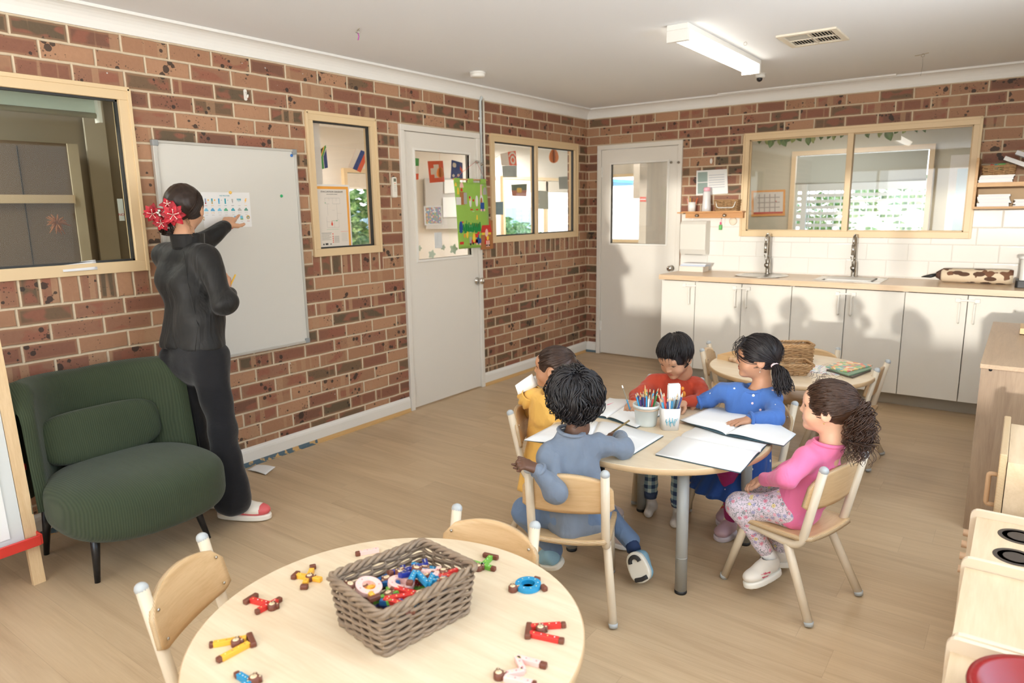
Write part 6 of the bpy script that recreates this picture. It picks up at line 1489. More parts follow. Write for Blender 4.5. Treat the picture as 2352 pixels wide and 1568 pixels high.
    so = lambda heel, toe, k: sneaker('shoe', r, heel, toe, up3, k, ([M_c, M_w], M_w), w=.034, sole_h=.020, extra=pnt)
    o = so(hR_+V((.0, .01, 0)), tR, 1.30)
    ot = MB(); 
    so(V(at(455, 1160, z=.004)), V(at(455, 1160, z=.004))+V((.22, .14, 0)), 1.30)
    for a, b in ((ar, mid(hR_, tR, .25)), (al, V(at(470, 1165, z=.05)))): MB().tube([a, V(b)+V((0, 0, .05))], [.038, .036], 12).build('sock', M_w, r)
    M_h = hair_mat((26, 19, 16), (58, 42, 34), 'dark_brown_hair_smooth')
    f = cap_sdf(H, (.0785, .097, .088), face=((0, .112, -.050), (.070, .072, .104)), nape=-.062); lo, hi = bounds([H.w((x_, y_, z_)) for x_ in (-.1, .1) for y_ in (-.12, .12) for z_ in (-.11, .12)], .01)
    ho = sdf_mesh('hair', f, lo, hi, .0042, M_h, r); tie = V(D(392, 508, 3.36)); tl = H.loc(A3(tie)[None])[0].astype(float); m = MB()
    def root(g):
        a = g.uniform(-1.6, 1.6); p = np.array((math.sin(a)*.078, .07*math.cos(a)-.02*g.random(), g.uniform(-.05, .108))); q = nrm((p-(0, -.012, .024))/(.0785, .096, .087))*(.0785, .096, .087)+(0, -.012, .024); return q if ell(q[None].astype(F32), (0, .112, -.050), (.068, .070, .102))[0] > -.002 else None
    strands(m, H, 640, 101, root, lambda p, g: tl-p, steps=13, step=.0155, r=.0018, curl=.0006, cfreq=20, lift=.002, base=(.0785, .096, .087)); m.build('hair_locks', M_h, ho)
    b = MB(); tail(b, [tie+V((0, 0, .0)), tie+V((-.03, -.03, -.02)), tie+V((-.05, -.01, -.05)), tie+V((-.01, .02, -.06)), tie], 60, 105, lambda s: .018, r=.003, curl=.002, cfreq=2); b.build('bun', M_h, ho)
    ff = MB(); c0 = V(D(438, 520, 3.36)); tail(ff, [H.w((.03, -.075, -.05)), c0, c0+V((.0, -.0, -.05))], 14, 107, lambda s: .008, r=.0007, curl=.003, cfreq=2); ff.build('loose_hair', plain((150, 110, 76), .4), ho)
    MB().tube([H.w((.0805, .0+.006*math.cos(t), -.043+.008*math.sin(t))) for t in [2*PI*i/16 for i in range(16)]], .0012, 6, closed=True).build('hoop_earring', plain((226, 196, 140), .15, 1), r)
    # red fabric flowers in the bun
    M_pt = plain((156, 14, 32), .55, var=.25); M_pt2 = plain((190, 36, 52), .55, var=.25)
    rnd = random.Random(4)
    for u, v, R_, k in ((352, 490, .050, 7), (397, 492, .056, 8), (372, 512, .04, 6), (384, 470, .032, 5)):
        c = V(D(u, v, 3.27 if u > 380 else 3.31)); out_ = nrm(V(CAM)-c+V((-1.2 if u < 380 else .3, 0, 1.2 if v < 480 else -.3))); bx, by, bz = basis(out_); m = MB()
        for layer in (0, 1):
            for i in range(k):
                a = 2*PI*(i+.5*layer)/k+rnd.uniform(-.1, .1); e = R_*(1-.25*layer)*rnd.uniform(.9, 1.15); di = bx*math.cos(a)+by*math.sin(a); sd = bz.cross(di); lift_ = .25+.5*layer
                def pet(s, t, di=di, sd=sd, e=e, lift_=lift_): w = e*.30*math.sin(PI*min(1, (s*.92+.05))**.8); return Vector(c)+di*e*s*math.cos(lift_*(1-s*.7))+bz*e*(s*math.sin(lift_)-s*s*.35)+sd*w*(2*t-1)+bz*w*.35*abs(2*t-1)
                m.cur = (i+layer) % 2; m.sheet(pet, 8, 4, .0008)
        m.cur = 2
        for i in range(5):
            a = 2*PI*i/5+.3; di = bx*math.cos(a)+by*math.sin(a); m.tube([Vector(c)+bz*.01, Vector(c)+bz*R_*.5+di*R_*.15, Vector(c)+bz*R_*.55+di*R_*.42], .0011, 5); m.ball(Vector(c)+bz*R_*.55+di*R_*.42, .0025, 8)
        m.build('hair_flower', [M_pt, M_pt2, plain((240, 228, 214), .6)], r)
    g = MB(); [g.ball(D(u, v, 3.26), .008, 12) for u, v in ((363, 489), (368, 494), (366, 484))]; g.build('hair_bead', M_chrome, r)
    p = MB().tube([D(523, 668, 3.48), D(541, 630, 3.48)], .0038, 8); tag(p.build('pencil', plain((236, 186, 60), .5)), 'yellow pencil in the right hand of the woman', 'pencil')
girl_pink(); boy_grey(); girl_yellow(); boy_red(); girl_blue(); teacher()
# ================================================================== THINGS ON THE WALLS
wb = thing('whiteboard', 'large white magnetic board on the brick wall that the woman points at', 'whiteboard', (0, 0, 0))
Y0, Y1, ZA, ZB = -4.488, -3.598, .690, 1.898
MB().box(.004, .018, Y0+.01, Y1-.01, ZA+.01, ZB-.01).build('panel', plain((214, 212, 204), .22, name='whiteboard_face'), wb)
f = MB(); f.box(.002, .026, Y0, Y0+.022, ZA, ZB); f.box(.002, .026, Y1-.014, Y1, ZA, ZB); f.box(.002, .026, Y0, Y1, ZA, ZA+.016); f.box(.002, .026, Y0, Y1, ZB-.014, ZB); f.build('frame', plain((196, 194, 186), .35, .3), wb, bevel=.002)
for y in (Y0, Y1):
    for z in (ZA, ZB):
        s = 1 if y == Y0 else -1; t_ = 1 if z == ZA else -1
        MB().box(.001, .029, min(y-.002*s, y+.03*s), max(y-.002*s, y+.03*s), min(z-.002*t_, z+.03*t_), max(z-.002*t_, z+.03*t_)).build('corner_cap', plain((146, 150, 150), .5), wb, bevel=.004)
for (u, v), c, nm in (((670, 357), (44, 110, 186), 'blue'), ((647, 450), (40, 176, 106), 'green'), ((532, 522), (196, 40, 48), 'red'), ((529, 442), (240, 196, 96), 'yellow')):
    p = at(u, v, x=.022); tag(MB().lathe([(0, 0), (.009, 0), (.0085, .005), (.005, .0075), (0, .008)], seg=16, T=Matrix.Translation((.019 if nm not in ('red', 'yellow') else .0205, p[1], p[2])) @ Matrix.Rotation(PI/2, 4, 'Y')).build('magnet', plain(c, .35)), nm+' round magnet on the whiteboard'+(' holding the weather chart' if nm in ('red', 'yellow') else ''), 'magnet')
# weather chart
ch_ = thing('weather_chart', 'printed weather chart with small coloured pictures, pinned to the whiteboard', 'poster')
cy0, cy1, cz0, cz1 = -4.245, -3.946, 1.440, 1.636
MB().box(.0186, .0194, cy0, cy1, cz0, cz1).build('sheet', plain((228, 228, 226), .6), ch_)
def cpos(a, b): return cy0+(cy1-cy0)*a, cz1-(cz1-cz0)*b
MT = {k: plain(c, .6) for k, c in dict(teal=(60, 160, 176), org=(238, 178, 70), red=(196, 70, 60), sky=(120, 190, 214), blue=(84, 164, 206), green=(84, 170, 130), dgreen=(90, 146, 128), grey=(180, 178, 172), lgr=(126, 170, 84), dark=(96, 98, 96)).items()}
def flat(parent, name, shapes):
    """shapes: list of (kind, a, b, w, h, colour)"""
    keys = []; m = MB()
    for i, (k, a, b, w, h, c) in enumerate(shapes):
        if c not in keys: keys.append(c)
        m.cur = keys.index(c); y, z = cpos(a, b); x0, x1 = .0194, .0197+.00008*i
        if k == 'r': m.box(x0, x1, y-w/2, y+w/2, z-h/2, z+h/2)
        elif k == 'c':
            m.prism([(w/2*math.cos(t), h/2*math.sin(t)) for t in [2*PI*j/14 for j in range(14)]], 0, x1-x0, T=Matrix(((0, 0, 1, x0), (1, 0, 0, y), (0, 1, 0, z), (0, 0, 0, 1))))
        elif k == 'p': m.prism([(p[0], p[1]) for p in w], 0, x1-x0, T=Matrix(((0, 0, 1, x0), (1, 0, 0, y), (0, 1, 0, z), (0, 0, 0, 1))))
    return m.build(name, [MT[c] for c in keys], parent)
xs_ = [.07, .20, .34, .47, .62, .76, .90]
for i, a in enumerate(xs_):
    if i < 4:
        s = [('r', a, .25, .009, .030, ('sky', 'teal', 'blue', 'teal')[i])]
        s += [('r', a, .25, .003, .026, 'red'), ('c', a, .31, .008, .008, 'red')] if i == 0 else [('c', a, .31, .007, .007, 'org'), ('r', a, .28, .003, .015, 'org')] if i == 1 else [('r', a, .30, .006, .010, 'sky')] if i == 2 else []
        s += [('c', a+.055, .22, .009, .009, 'org')] if i < 2 else [('c', a+.055, .22, .004, .004, 'dgreen')]
    elif i == 4: s = [('p', a, .24, [(-.006, .010), (.006, .010), (.001, -.016)], 0, 'grey'), ('p', a, .27, [(-.002, .004), (.002, .004), (0, -.008)], 0, 'dark')]
    elif i == 5: s = [('p', a+d, .23, [(-.003, .010), (.004, .010), (0, -.012+abs(d)*.2)], 0, 'teal') for d in (-.035, -.01, .015, .035)]
    else: s = [('p', a, .24, [(.002, .014), (.009, .014), (.003, .003), (.008, .003), (-.007, -.016), (-.001, -.002), (-.006, -.002)], 0, 'org')]
    flat(ch_, 'weather_picture', s+[('r', a, .375, .016, .002, ('red', 'org', 'grey', 'teal', 'dark', 'grey', 'org')[i])])
    c = ('sky', 'blue', 'sky', 'green', 'teal', 'grey', 'dgreen')[i]; b = .49
    flat(ch_, 'weather_picture', [('c', a-.02, b+.01, .013, .010, c), ('c', a+.015, b+.012, .014, .009, c), ('c', a, b-.012, .014, .014, c), ('r', a, b+.025, .024, .005, c)]+[('r', a+d, b+.085, .0012, .008, 'org' if i < 2 else 'grey') for d in (-.025, 0, .025)]+[('r', a, b+.15, .014, .0018, 'grey')])
flat(ch_, 'weather_picture', [('c', .66, .70, .02, .010, 'blue'), ('r', .66, .74, .016, .004, 'grey')])
flat(ch_, 'weather_picture', [('r', .79, .72, .018, .020, 'sky'), ('r', .79, .77, .018, .006, 'lgr'), ('c', .81, .69, .004, .004, 'org'), ('r', .79, .83, .012, .002, 'grey')])
rb_ = [('c', .93, .72, .024, .024, 'org'), ('c', .93, .725, .018, .018, 'dgreen'), ('c', .93, .73, .012, .012, 'grey')]; flat(ch_, 'weather_picture', rb_+[('r', .93, .83, .016, .002, 'red')])
text('THE WEATHER', .0095, (.0197, (cy0+cy1)/2-.012, cz1-.022), (PI/2, 0, PI/2), MT['teal'], ch_)
# evacuation diagram on the middle window
ev = thing('evacuation_diagram', 'evacuation diagram poster with an orange border on the middle window', 'poster', (.0185, 0, 0)); ey0, ey1, ez0, ez1 = -3.447, -3.168, 1.268, 1.683
M_or = plain((236, 164, 66), .6)
MB().box(-.037, -.0365, ey0-.005, ey1+.012, ez0-.012, ez1+.012).build('backing_sheet', plain((226, 224, 218), .5), ev)
MB().box(-.0365, -.0357, ey0, ey1, ez0, ez1).build('border', M_or, ev); MB().box(-.0357, -.0352, ey0+.018, ey1-.018, ez0+.018, ez1-.018).build('sheet', plain((222, 214, 202), .6), ev)
text('EVACUATION DIAGRAM', .0165, (-.0351, (ey0+ey1)/2, ez1-.040), (PI/2, 0, PI/2), M_black, ev)
text('FIRE AND EMERGENCY ASSEMBLY', .006, (-.0351, (ey0+ey1)/2, ez1-.053), (PI/2, 0, PI/2), plain((90, 90, 88), .8), ev)
def ebox(m, a0, a1, b0, b1): m.box(-.0352, -.0349, lt(ey0, ey1, a0), lt(ey0, ey1, a1), lt(ez1, ez0, b1), lt(ez1, ez0, b0))
pl = MB()
for a0, a1, b0, b1 in ((.28, .72, .18, .183), (.28, .283, .18, .27), (.72, .723, .18, .27), (.28, .40, .27, .273), (.5, .72, .27, .273), (.34, .343, .27, .45), (.62, .623, .27, .52), (.30, .303, .47, .64), (.62, .66, .52, .523), (.66, .663, .52, .64), (.30, .66, .64, .643), (.40, .403, .18, .22), (.50, .503, .18, .27), (.61, .613, .18, .23), (.48, .55, .37, .372), (.62, .75, .42, .422), (.30, .42, .55, .552), (.52, .523, .55, .64)): ebox(pl, a0, a1, b0, b1)
pl.build('floor_plan', plain((150, 146, 138), .8), ev)
gp = MB(); [ebox(gp, *q) for q in ((.46, .62, .535, .54), (.58, .62, .53, .545), (.28, .66, .67, .673), (.27, .30, .25, .262))]; gp.build('escape_route', plain((110, 176, 130), .8), ev)
rp_ = MB(); rp_.prism([(.008*math.cos(t), .010*math.sin(t)+(.016 if abs(t-PI/2) < .3 else 0)) for t in [2*PI*j/12 for j in range(12)]], 0, .0003, T=Matrix(((0, 0, 1, -.0352), (1, 0, 0, lt(ey0, ey1, .45)), (0, 1, 0, lt(ez1, ez0, .59)), (0, 0, 0, 1)))); ebox(rp_, .70, .92, .71, .714); [ebox(rp_, .44, .47, b, b+.018) for b in (.735, .775, .805, .835, .865)]; rp_.build('you_are_here_mark', plain((216, 84, 64), .7), ev)
tx = MB(); [ebox(tx, .13, .40-(.05 if i % 3 == 2 else 0), .735+.016*i, .741+.016*i) for i in range(7)]; [ebox(tx, .49, .64, .78+.016*i, .787+.016*i) for i in range(7)]; [ebox(tx, .72, .9, .74+.02*i, .743+.02*i) for i in range(7)]; ebox(tx, .12, .42, .72, .728); tx.build('text_lines', plain((160, 156, 148), .8), ev)
bk_ = MB(); ebox(bk_, .22, .30, .885, .915); ebox(bk_, .15, .19, .89, .915); ebox(bk_, .36, .40, .895, .91); bk_.build('logo_block', plain((60, 58, 54), .8), ev)
# remote control on the bricks
rm = thing('remote_control', 'white remote control in a holder on the bricks beside the door', 'remote control', tuple(at(902, 430, x=.0)))
MB().prism(rrect(.048, .085, .012), .001, .022, T=Matrix(((0, 0, 1, 0), (1, 0, 0, 0), (0, 1, 0, -.03), (0, 0, 0, 1)))).build('holder', plain((228, 222, 208), .4), rm, bevel=.002)
MB().prism(rrect(.040, .142, .010), .004, .024, T=Matrix(((0, 0, 1, 0), (1, 0, 0, 0), (0, 1, 0, 0), (0, 0, 0, 1)))).build('handset', plain((234, 230, 218), .35), rm, bevel=.002)
MB().cbox((.0245, 0, .050), (.001, .024, .022)).build('display', plain((110, 116, 100), .3), rm); MB().cbox((.0245, .0, .026), (.001, .009, .005)).build('button', plain((226, 130, 90), .5), rm)
bt_ = MB(); [bt_.cbox((.0245, -.008+.008*i, .01-.012*j), (.001, .005, .005)) for i in range(3) for j in range(4)]; bt_.build('keypad', plain((206, 200, 188), .5), rm)
# sticky hook on the bricks over the whiteboard, conduits beside the door, paper on the sill
c = at(563, 218, x=0); hk = thing('wall_hook', 'white stick-on plastic hook on the bricks above the whiteboard', 'hook', (0, c[1], c[2]))
MB().prism(rrect(.020, .062, .009), 0, .005, T=Matrix(((0, 0, 1, 0), (1, 0, 0, 0), (0, 1, 0, 0), (0, 0, 0, 1)))).build('back_plate', M_white, hk, bevel=.001); MB().tube(round_path([(.004, 0, .015), (.012, 0, -.012), (.024, 0, -.016), (.026, 0, .0)], .006, 4), .0045, 8).build('hook', M_white, hk)
cn = thing('conduit', 'grey conduit pipe on the bricks, the left of two beside the white door', 'pipe'); MB().tube([(.012, -1.752, 1.66), (.012, -1.752, 2.385), (.03, -1.745, 2.42)], .011, 10).build('pipe', plain((196, 202, 200), .45), cn)
for z in (1.8, 2.25): MB().cbox((.008, -1.752, z), (.014, .034, .018)).build('clip', M_white, cn, bevel=.002)
cn = thing('conduit', 'cream conduit pipe on the bricks, the right of two beside the white door', 'pipe'); MB().tube([(.012, -1.712, 1.62), (.012, -1.712, 2.41)], .010, 10).build('pipe', plain((226, 214, 196), .5), cn)
# felt story board hanging at the door
fb_ = thing('felt_board', 'lime green felt story board with cloth figures hanging at the door', 'felt board', (.034, 0, 0)); fy0, fy1, fz0, fz1 = -2.115, -1.705, 1.208, 1.735
def fp(a, b): return lt(fy0, fy1, a)+.045*(b-.5)*1.0, lt(fz1, fz0, b)
M_lime = fabric((150, 192, 84), 'lime_felt', wr=.1)
MB().sheet(lambda u, v: (.004*math.sin(v*5), fp(u, v)[0], fp(u, v)[1]), 10, 14, .003).build('felt', M_lime, fb_)
MB().tube([(.0, fp(-.02, 0)[0], fz1+.022), (.0, fp(1.04, 0)[0], fz1+.022)], .0055, 8).build('rod', M_shelf, fb_)
for a in (.09, .5, .9): MB().box(-.006, .009, fp(a, 0)[0]-.032, fp(a, 0)[0]+.032, fz1-.004, fz1+.031).build('hanging_loop', M_lime, fb_, bevel=.004)
MB().tube([(0, fp(.0, 0)[0], fz1+.02), (0, -1.85, 1.905), (0, fp(1.0, 0)[0], fz1+.02)], .0014, 5).build('cord', plain((206, 90, 84), .7), fb_)
FM = {k: plain(c, .9) for k, c in dict(w=(226, 224, 220), r=(204, 56, 48), y=(240, 200, 66), b=(38, 80, 150), g=(30, 136, 66), br=(170, 112, 66), p=(236, 190, 178), gr=(170, 168, 162), o=(238, 150, 60), k=(50, 46, 44)).items()}
def felt(label, shapes, kind='felt_figure'):
    ks = []; m = MB()
    for i, (a, b, w, h, c, *sh) in enumerate(shapes):
        if c not in ks: ks.append(c)
        m.cur = ks.index(c); y, z = fp(a, b); T = Matrix(((0, 0, 1, .0345+.004*math.sin(b*5)+.0008*i), (1, 0, 0, y), (0, 1, 0, z), (0, 0, 0, 1)))
        if sh and sh[0] == 't': P_ = [(-w/2, -h/2), (w/2, -h/2), (w*.18, h/2), (-w*.18, h/2)]
        elif sh and sh[0] == 'r': P_ = [(-w/2, -h/2), (w/2, -h/2), (w/2, h/2), (-w/2, h/2)]
        else: P_ = [(w/2*math.cos(t), h/2*math.sin(t)) for t in [2*PI*j/14 for j in range(14)]]
        m.prism(P_, 0, .0018, T=T)
    o = m.build(kind, [FM[k] for k in ks]); return tag(o, label, 'felt figure', 'felt figures on the green board')
felt('white felt goose in the upper middle of the green board', [(.52, .34, .10, .11, 'w'), (.44, .29, .03, .09, 'w'), (.64, .28, .035, .09, 'w'), (.43, .25, .02, .03, 'y'), (.43, .225, .02, .02, 'r'), (.53, .27, .02, .02, 'r'), (.45, .41, .035, .012, 'r'), (.62, .41, .035, .012, 'r')])
felt('pink pig like felt figure at the top left of the green board', [(.21, .12, .055, .13, 'p'), (.2, .13, .03, .05, 'r'), (.2, .24, .06, .10, 'br', 'r'), (.29, .24, .04, .09, 'gr', 'r')])
felt('yellow felt figure at the top left corner of the green board', [(.04, .10, .03, .10, 'y'), (.09, .17, .025, .10, 'y'), (.08, .28, .06, .06, 'w', 'r')])
felt('tall felt figure in blue trousers and grey hat on the green board', [(.84, .08, .07, .06, 'gr'), (.92, .17, .05, .11, 'gr'), (.80, .15, .03, .13, 'p', 't'), (.79, .28, .045, .10, 'w'), (.78, .31, .03, .09, 'br'), (.80, .37, .05, .07, 'b', 'r'), (.76, .42, .025, .02, 'p'), (.85, .42, .025, .02, 'p')])
felt('felt house with a red roof at the lower right of the green board', [(.91, .62, .15, .16, 'r', 't'), (.91, .81, .165, .24, 'br', 'r'), (.80, .76, .04, .05, 'y', 'r'), (.99, .76, .04, .05, 'y', 'r'), (.90, .78, .04, .07, 'p'), (.90, .87, .07, .09, 'r', 't'), (.92, .86, .03, .04, 'y'), (.88, .95, .018, .05, 'p', 'r'), (.94, .95, .018, .05, 'p', 'r'), (.87, .975, .025, .012, 'k'), (.95, .975, .025, .012, 'k')], 'felt_house')
felt('yellow felt duck in the middle of the green board', [(.59, .60, .055, .14, 'y', 't'), (.62, .50, .02, .07, 'y', 't'), (.56, .695, .025, .035, 'o'), (.61, .695, .025, .035, 'o')])
felt('red felt tulip over the grass of the green board', [(.28, .47, .03, .05, 'r'), (.28, .58, .008, .15, 'g', 'r')], 'felt_flower')
felt('orange felt flower over the grass of the green board', [(.41, .59, .035, .05, 'o'), (.41, .64, .008, .06, 'g', 'r')], 'felt_flower')
felt('pink felt flower beside the house on the green board', [(.70, .57, .025, .05, 'p'), (.70, .63, .007, .08, 'g', 'r')], 'felt_flower')
felt('strip of dark green felt grass across the green board', [(.07+.055*i, .69-.008*(i % 3), .03, .06+.015*(i % 2), 'g', 't') for i in range(12)], 'felt_strip')
felt('felt child in blue dungarees left of the grass on the green board', [(.16, .55, .03, .06, 'r', 't'), (.12, .60, .03, .03, 'p'), (.09, .67, .02, .07, 'p'), (.10, .67, .045, .10, 'b'), (.11, .72, .03, .02, 'p')])
felt('red felt fence along the bottom of the green board', [(.12, .82, .04, .035, 'r', 'r'), (.10, .90, .05, .035, 'r', 'r'), (.55, .81, .06, .03, 'r', 'r'), (.50, .90, .08, .03, 'r', 'r')], 'felt_fence')
felt('white felt goose at the bottom left of the green board', [(.22, .88, .055, .15, 'w'), (.20, .78, .02, .06, 'o')])
felt('felt woman in white headscarf and brown dress at the bottom of the green board', [(.38, .82, .06, .18, 'br', 't'), (.38, .83, .03, .14, 'gr'), (.40, .70, .055, .06, 'w'), (.37, .72, .03, .03, 'p'), (.28, .77, .03, .08, 'y'), (.48, .84, .035, .08, 'y'), (.36, .94, .018, .02, 'k'), (.44, .93, .018, .02, 'k')])
felt('felt boy in blue with a red collar beside the fence of the green board', [(.66, .71, .035, .05, 'p'), (.64, .76, .035, .04, 'r'), (.62, .84, .04, .11, 'b', 't'), (.57, .90, .03, .04, 'b'), (.67, .90, .03, .05, 'b'), (.56, .94, .02, .02, 'p'), (.66, .95, .02, .02, 'p')])
# paper on the sill of the left window, paper on the floor
p = MB(); a0, a1 = at(143, 622, x=.012), at(222, 616, x=.012)
p.sheet(lambda u, v: (.022-.035*v, lt(a0[1], a1[1], u)+.01*v, a0[2]-.004+.034*v+.012*u*v), 6, 4, .0012); tag(p.build('folded_paper', M_paper2), 'folded white paper lying on the sill of the left window', 'paper')
P_ = [Vector(at(u, v, z=.004)) for u, v in ((567, 1079), (610, 1090), (633, 1075), (589, 1067))]; p = MB(); p.sheet(lambda a, b: (P_[0]*(1-a)+P_[1]*a)*(1-b)+(P_[3]*(1-a)+P_[2]*a)*b+Vector((0, 0, .008*a*b+.006*math.sin(a*3))), 8, 6, .0008)
tag(p.build('paper', M_paper), 'white sheet of paper lying on the floor by the skirting board', 'paper')
# ================================================================== CEILING
L = ceiling_tube((2.075, -1.98), 1.28, 'y', 'lit tube light on the ceiling above the kitchen', .115, .09, glow=M_tube2)
ceiling_tube((2.075, -5.75), 1.28, 'y', 'lit tube light on the ceiling above the foreground table, outside the picture', .115, .09, glow=M_tube2)
ceiling_tube((3.3, -7.8), 1.28, 'y', 'lit tube light at the rear of the room, behind the viewer', .115, .09, glow=M_tube2)
dm = thing('security_camera', 'small dome camera at the end of the tube light', 'camera', (2.075, -1.27, HC)); MB().lathe([(0, -.03), (.035, -.028), (.038, 0), (0, 0)], seg=24).build('base', M_white, dm); MB().ball((-.005, 0, -.035), (.022, .022, .022), 16).build('lens_dome', plain((30, 30, 32), .08), dm)
at_ = at(1740, 180, z=HC-.03); dm.location = (at_[0]+.02, at_[1]-.0, HC)
vt = thing('air_vent', 'cream rectangular air vent in the ceiling', 'vent', (0, 0, HC)); X0, X1, YA, YB = 2.415, 2.745, -1.995, -1.640
M_vent = plain((226, 216, 196), .5); f = MB(); 
f.box(X0, X1, YA, YA+.035, -.012, 0); f.box(X0, X1, YB-.035, YB, -.012, 0); f.box(X0, X0+.035, YA+.035, YB-.035, -.012, 0); f.box(X1-.035, X1, YA+.035, YB-.035, -.012, 0); f.build('frame', M_vent, vt, bevel=.003)
MB().box(X0+.03, X1-.03, YA+.03, YB-.03, -.002, -.0005).build('opening', plain((38, 36, 34), .9), vt)
xm, ym = (X0+X1)/2, (YA+YB)/2
f = MB(); f.cbox((xm, ym, -.006), (.008, YB-YA-.07, .01)); f.cbox((xm, ym, -.006), (X1-X0-.07, .008, .01)); f.build('divider', M_vent, vt)
for q, (xa, xb, ya, yb, ax_) in enumerate(((X0+.038, xm-.006, YA+.038, ym-.006, 'y'), (xm+.006, X1-.038, YA+.038, ym-.006, 'x'), (X0+.038, xm-.006, ym+.006, YB-.038, 'x'), (xm+.006, X1-.038, ym+.006, YB-.038, 'x'))):
    for i in range(7):
        t = (i+.5)/7
        if ax_ == 'x': x = lt(xa, xb, t); MB().bar((x, ya, -.007), (x, yb, -.007), .011, .0015, up=(.6, 0, 1)).build('louvre', M_vent, vt)
        else: y = lt(ya, yb, t); MB().bar((xa, y, -.007), (xb, y, -.007), .013, .0015, up=(0, -.5, 1)).build('louvre', M_vent, vt)
sd = thing('smoke_detector', 'round white smoke detector on the ceiling above the door', 'smoke detector', (at(1097, 172, z=HC-.02)[0], at(1097, 172, z=HC-.02)[1], HC))
MB().lathe([(0, -.036), (.045, -.036), (.052, -.030), (.053, -.015), (0, -.015)], seg=32).build('cover', M_white, sd); MB().lathe([(0, -.015), (.058, -.015), (.058, 0), (0, 0)], seg=32).build('base', M_white, sd)
a, b = at(1643, 213, z=HC-.005), at(2060, 172, z=HC-.005); y_ = -.135; tag(MB().box(1.395, 2.79, y_-.01, y_+.01, HC-.014, HC-.0005).build('cable_cover', M_white, bevel=.002), 'white cable strip along the ceiling by the kitchen cornice', 'strip')
for (u, v), lab, mt, dz in (((822, 70), 'hook with a scrap of purple ribbon on the ceiling, above the door side', (176, 80, 160), .035), ((2120, 125), 'wire hook with a hanging black thread on the ceiling at the right', (60, 60, 60), .12), ((1712, 98), 'small wire eye hook on the ceiling beside the tube light', (196, 192, 184), .02)):
    c = at(u, v, z=HC-.006); r = thing('ceiling_hook', lab, 'hook', (c[0], c[1], HC)); MB().tube([(math.cos(t)*.010, 0, -.012+math.sin(t)*.010) for t in [PI/2+2*PI*j/12 for j in range(12)]]+[(0, 0, -.001)], .0015, 6).build('hook', M_steel, r)
    if u != 1712: MB().tube([(0, 0, -.018), (.003, .002, -.02-dz*.5), (-.003, .0, -.02-dz)], .004 if u == 822 else .0014, 6, flat=.4).build('ribbon' if u == 822 else 'thread', plain(mt, .8), r)
    if u != 1712: MB().tube([(-.05, .03, -.004), (0, 0, -.006), (.035, -.02, -.004)], .0015, 5).build('wire', plain((170, 150, 110), .6), r)
# ================================================================== ITEMS ON THE CHILDREN'S TABLE
def P2(u, v, z): q = at(u, v, z=z); return Vector((q[0], q[1], z))
TZ = TABLE_Z
def open_book(label, z, spine, left, right, bulge=.010, th=.004):
    """spine: two pixels; left/right: the outer corners of each page (beside spine[0], beside spine[1])"""
    t = thing('drawing_book', label, 'book', (0, 0, 0)); S = [P2(*p, z) for p in spine]
    for nm, q in (('left_page', left), ('right_page', right)):
        Q = [P2(*p, z) for p in q]; m = MB(); sg = 1
        def fn(a, b): p = (S[0]*(1-a)+S[1]*a)*(1-b)+(Q[0]*(1-a)+Q[1]*a)*b; p.z = z+.001+th+bulge*math.sin(PI*min(1, b*1.25)**.6)*(1-b*.55)*(1 if b < .97 else .6); return p
        m.sheet(fn, 3, 16, th*.6)
        if m.f and True: m.build(nm, M_paper, t)
        c = MB(); c.sheet(lambda a, b: (lambda p: Vector((p.x, p.y, z+.0012)))((S[0]*(1-a)+S[1]*a)*(1-b)+(Q[0]*(1-a)+Q[1]*a)*b), 2, 2, .001); c.build('cover', plain((70, 96, 106), .5), t)
    return t
open_book('open blank drawing book nearest the viewer, in front of the girl in pink', TZ, [(1563, 1006), (1746, 1041)], [(1505, 1046), (1700, 1088)], [(1598, 982), (1768, 1015)])
open_book('open blank drawing book under the hand of the girl in blue', TZ+.012, [(1668, 1000), (1742, 955)], [(1562, 966), (1640, 934)], [(1800, 1026), (1828, 1000)])
open_book('open blank drawing book in front of the boy in red', TZ+.001, [(1395, 962), (1450, 925)], [(1350, 955), (1400, 915)], [(1462, 984), (1545, 940)])
open_book('open blank drawing book of the boy in blue grey', TZ+.001, [(1350, 1030), (1375, 972)], [(1204, 1012), (1280, 972)], [(1440, 1054), (1524, 1003)])
def pot(label, u, v, h, sq_=False):
    c = P2(u, v, TZ); t = thing('pencil_pot', label, 'pot', tuple(c)); M_p_ = plain((222, 230, 228) if not sq_ else (228, 224, 218), .35)
    if not sq_:
        MB().lathe([(0, 0), (.043, 0), (.046, .008), (.056, h-.012), (.061, h-.012), (.061, h), (.055, h), (.044, .006), (0, .006)], seg=36).build('pot', M_p_, t); MB().lathe([(.0565, h-.022), (.0575, h-.022), (.0575, h-.014), (.0565, h-.014)], seg=36).build('rim_band', plain((214, 190, 166), .6), t)
    else:
        m = MB(); k = 28; rings = [(.074, 0), (.086, h), (.080, h), (.068, .006)]; rr = [rrect(w, w, .018, 6) for w, z in rings]; vs = [(x, y, z) for r_, (w, z) in zip(rr, rings) for x, y in r_]; n_ = len(rr[0])
        m.add(vs, [(i*n_+j, i*n_+(j+1) % n_, (i+1)*n_+(j+1) % n_, (i+1)*n_+j) for i in range(3) for j in range(n_)]+[tuple(range(n_-1, -1, -1)), tuple(range(3*n_, 4*n_))], True); m.build('pot', M_p_, t)
        g = MB(); rn = random.Random(3); pts = [(lt(-.022, .022, i/26)+rn.uniform(-.006, .006), -.0415, .040+rn.uniform(-.014, .016)+.010*math.sin(i*1.7)) for i in range(27)]; g.tube(pts, .0010, 5); g.build('crayon_scribble', plain((90, 190, 214), .6), t)
        t.rotation_euler = (0, 0, .60)
    return c
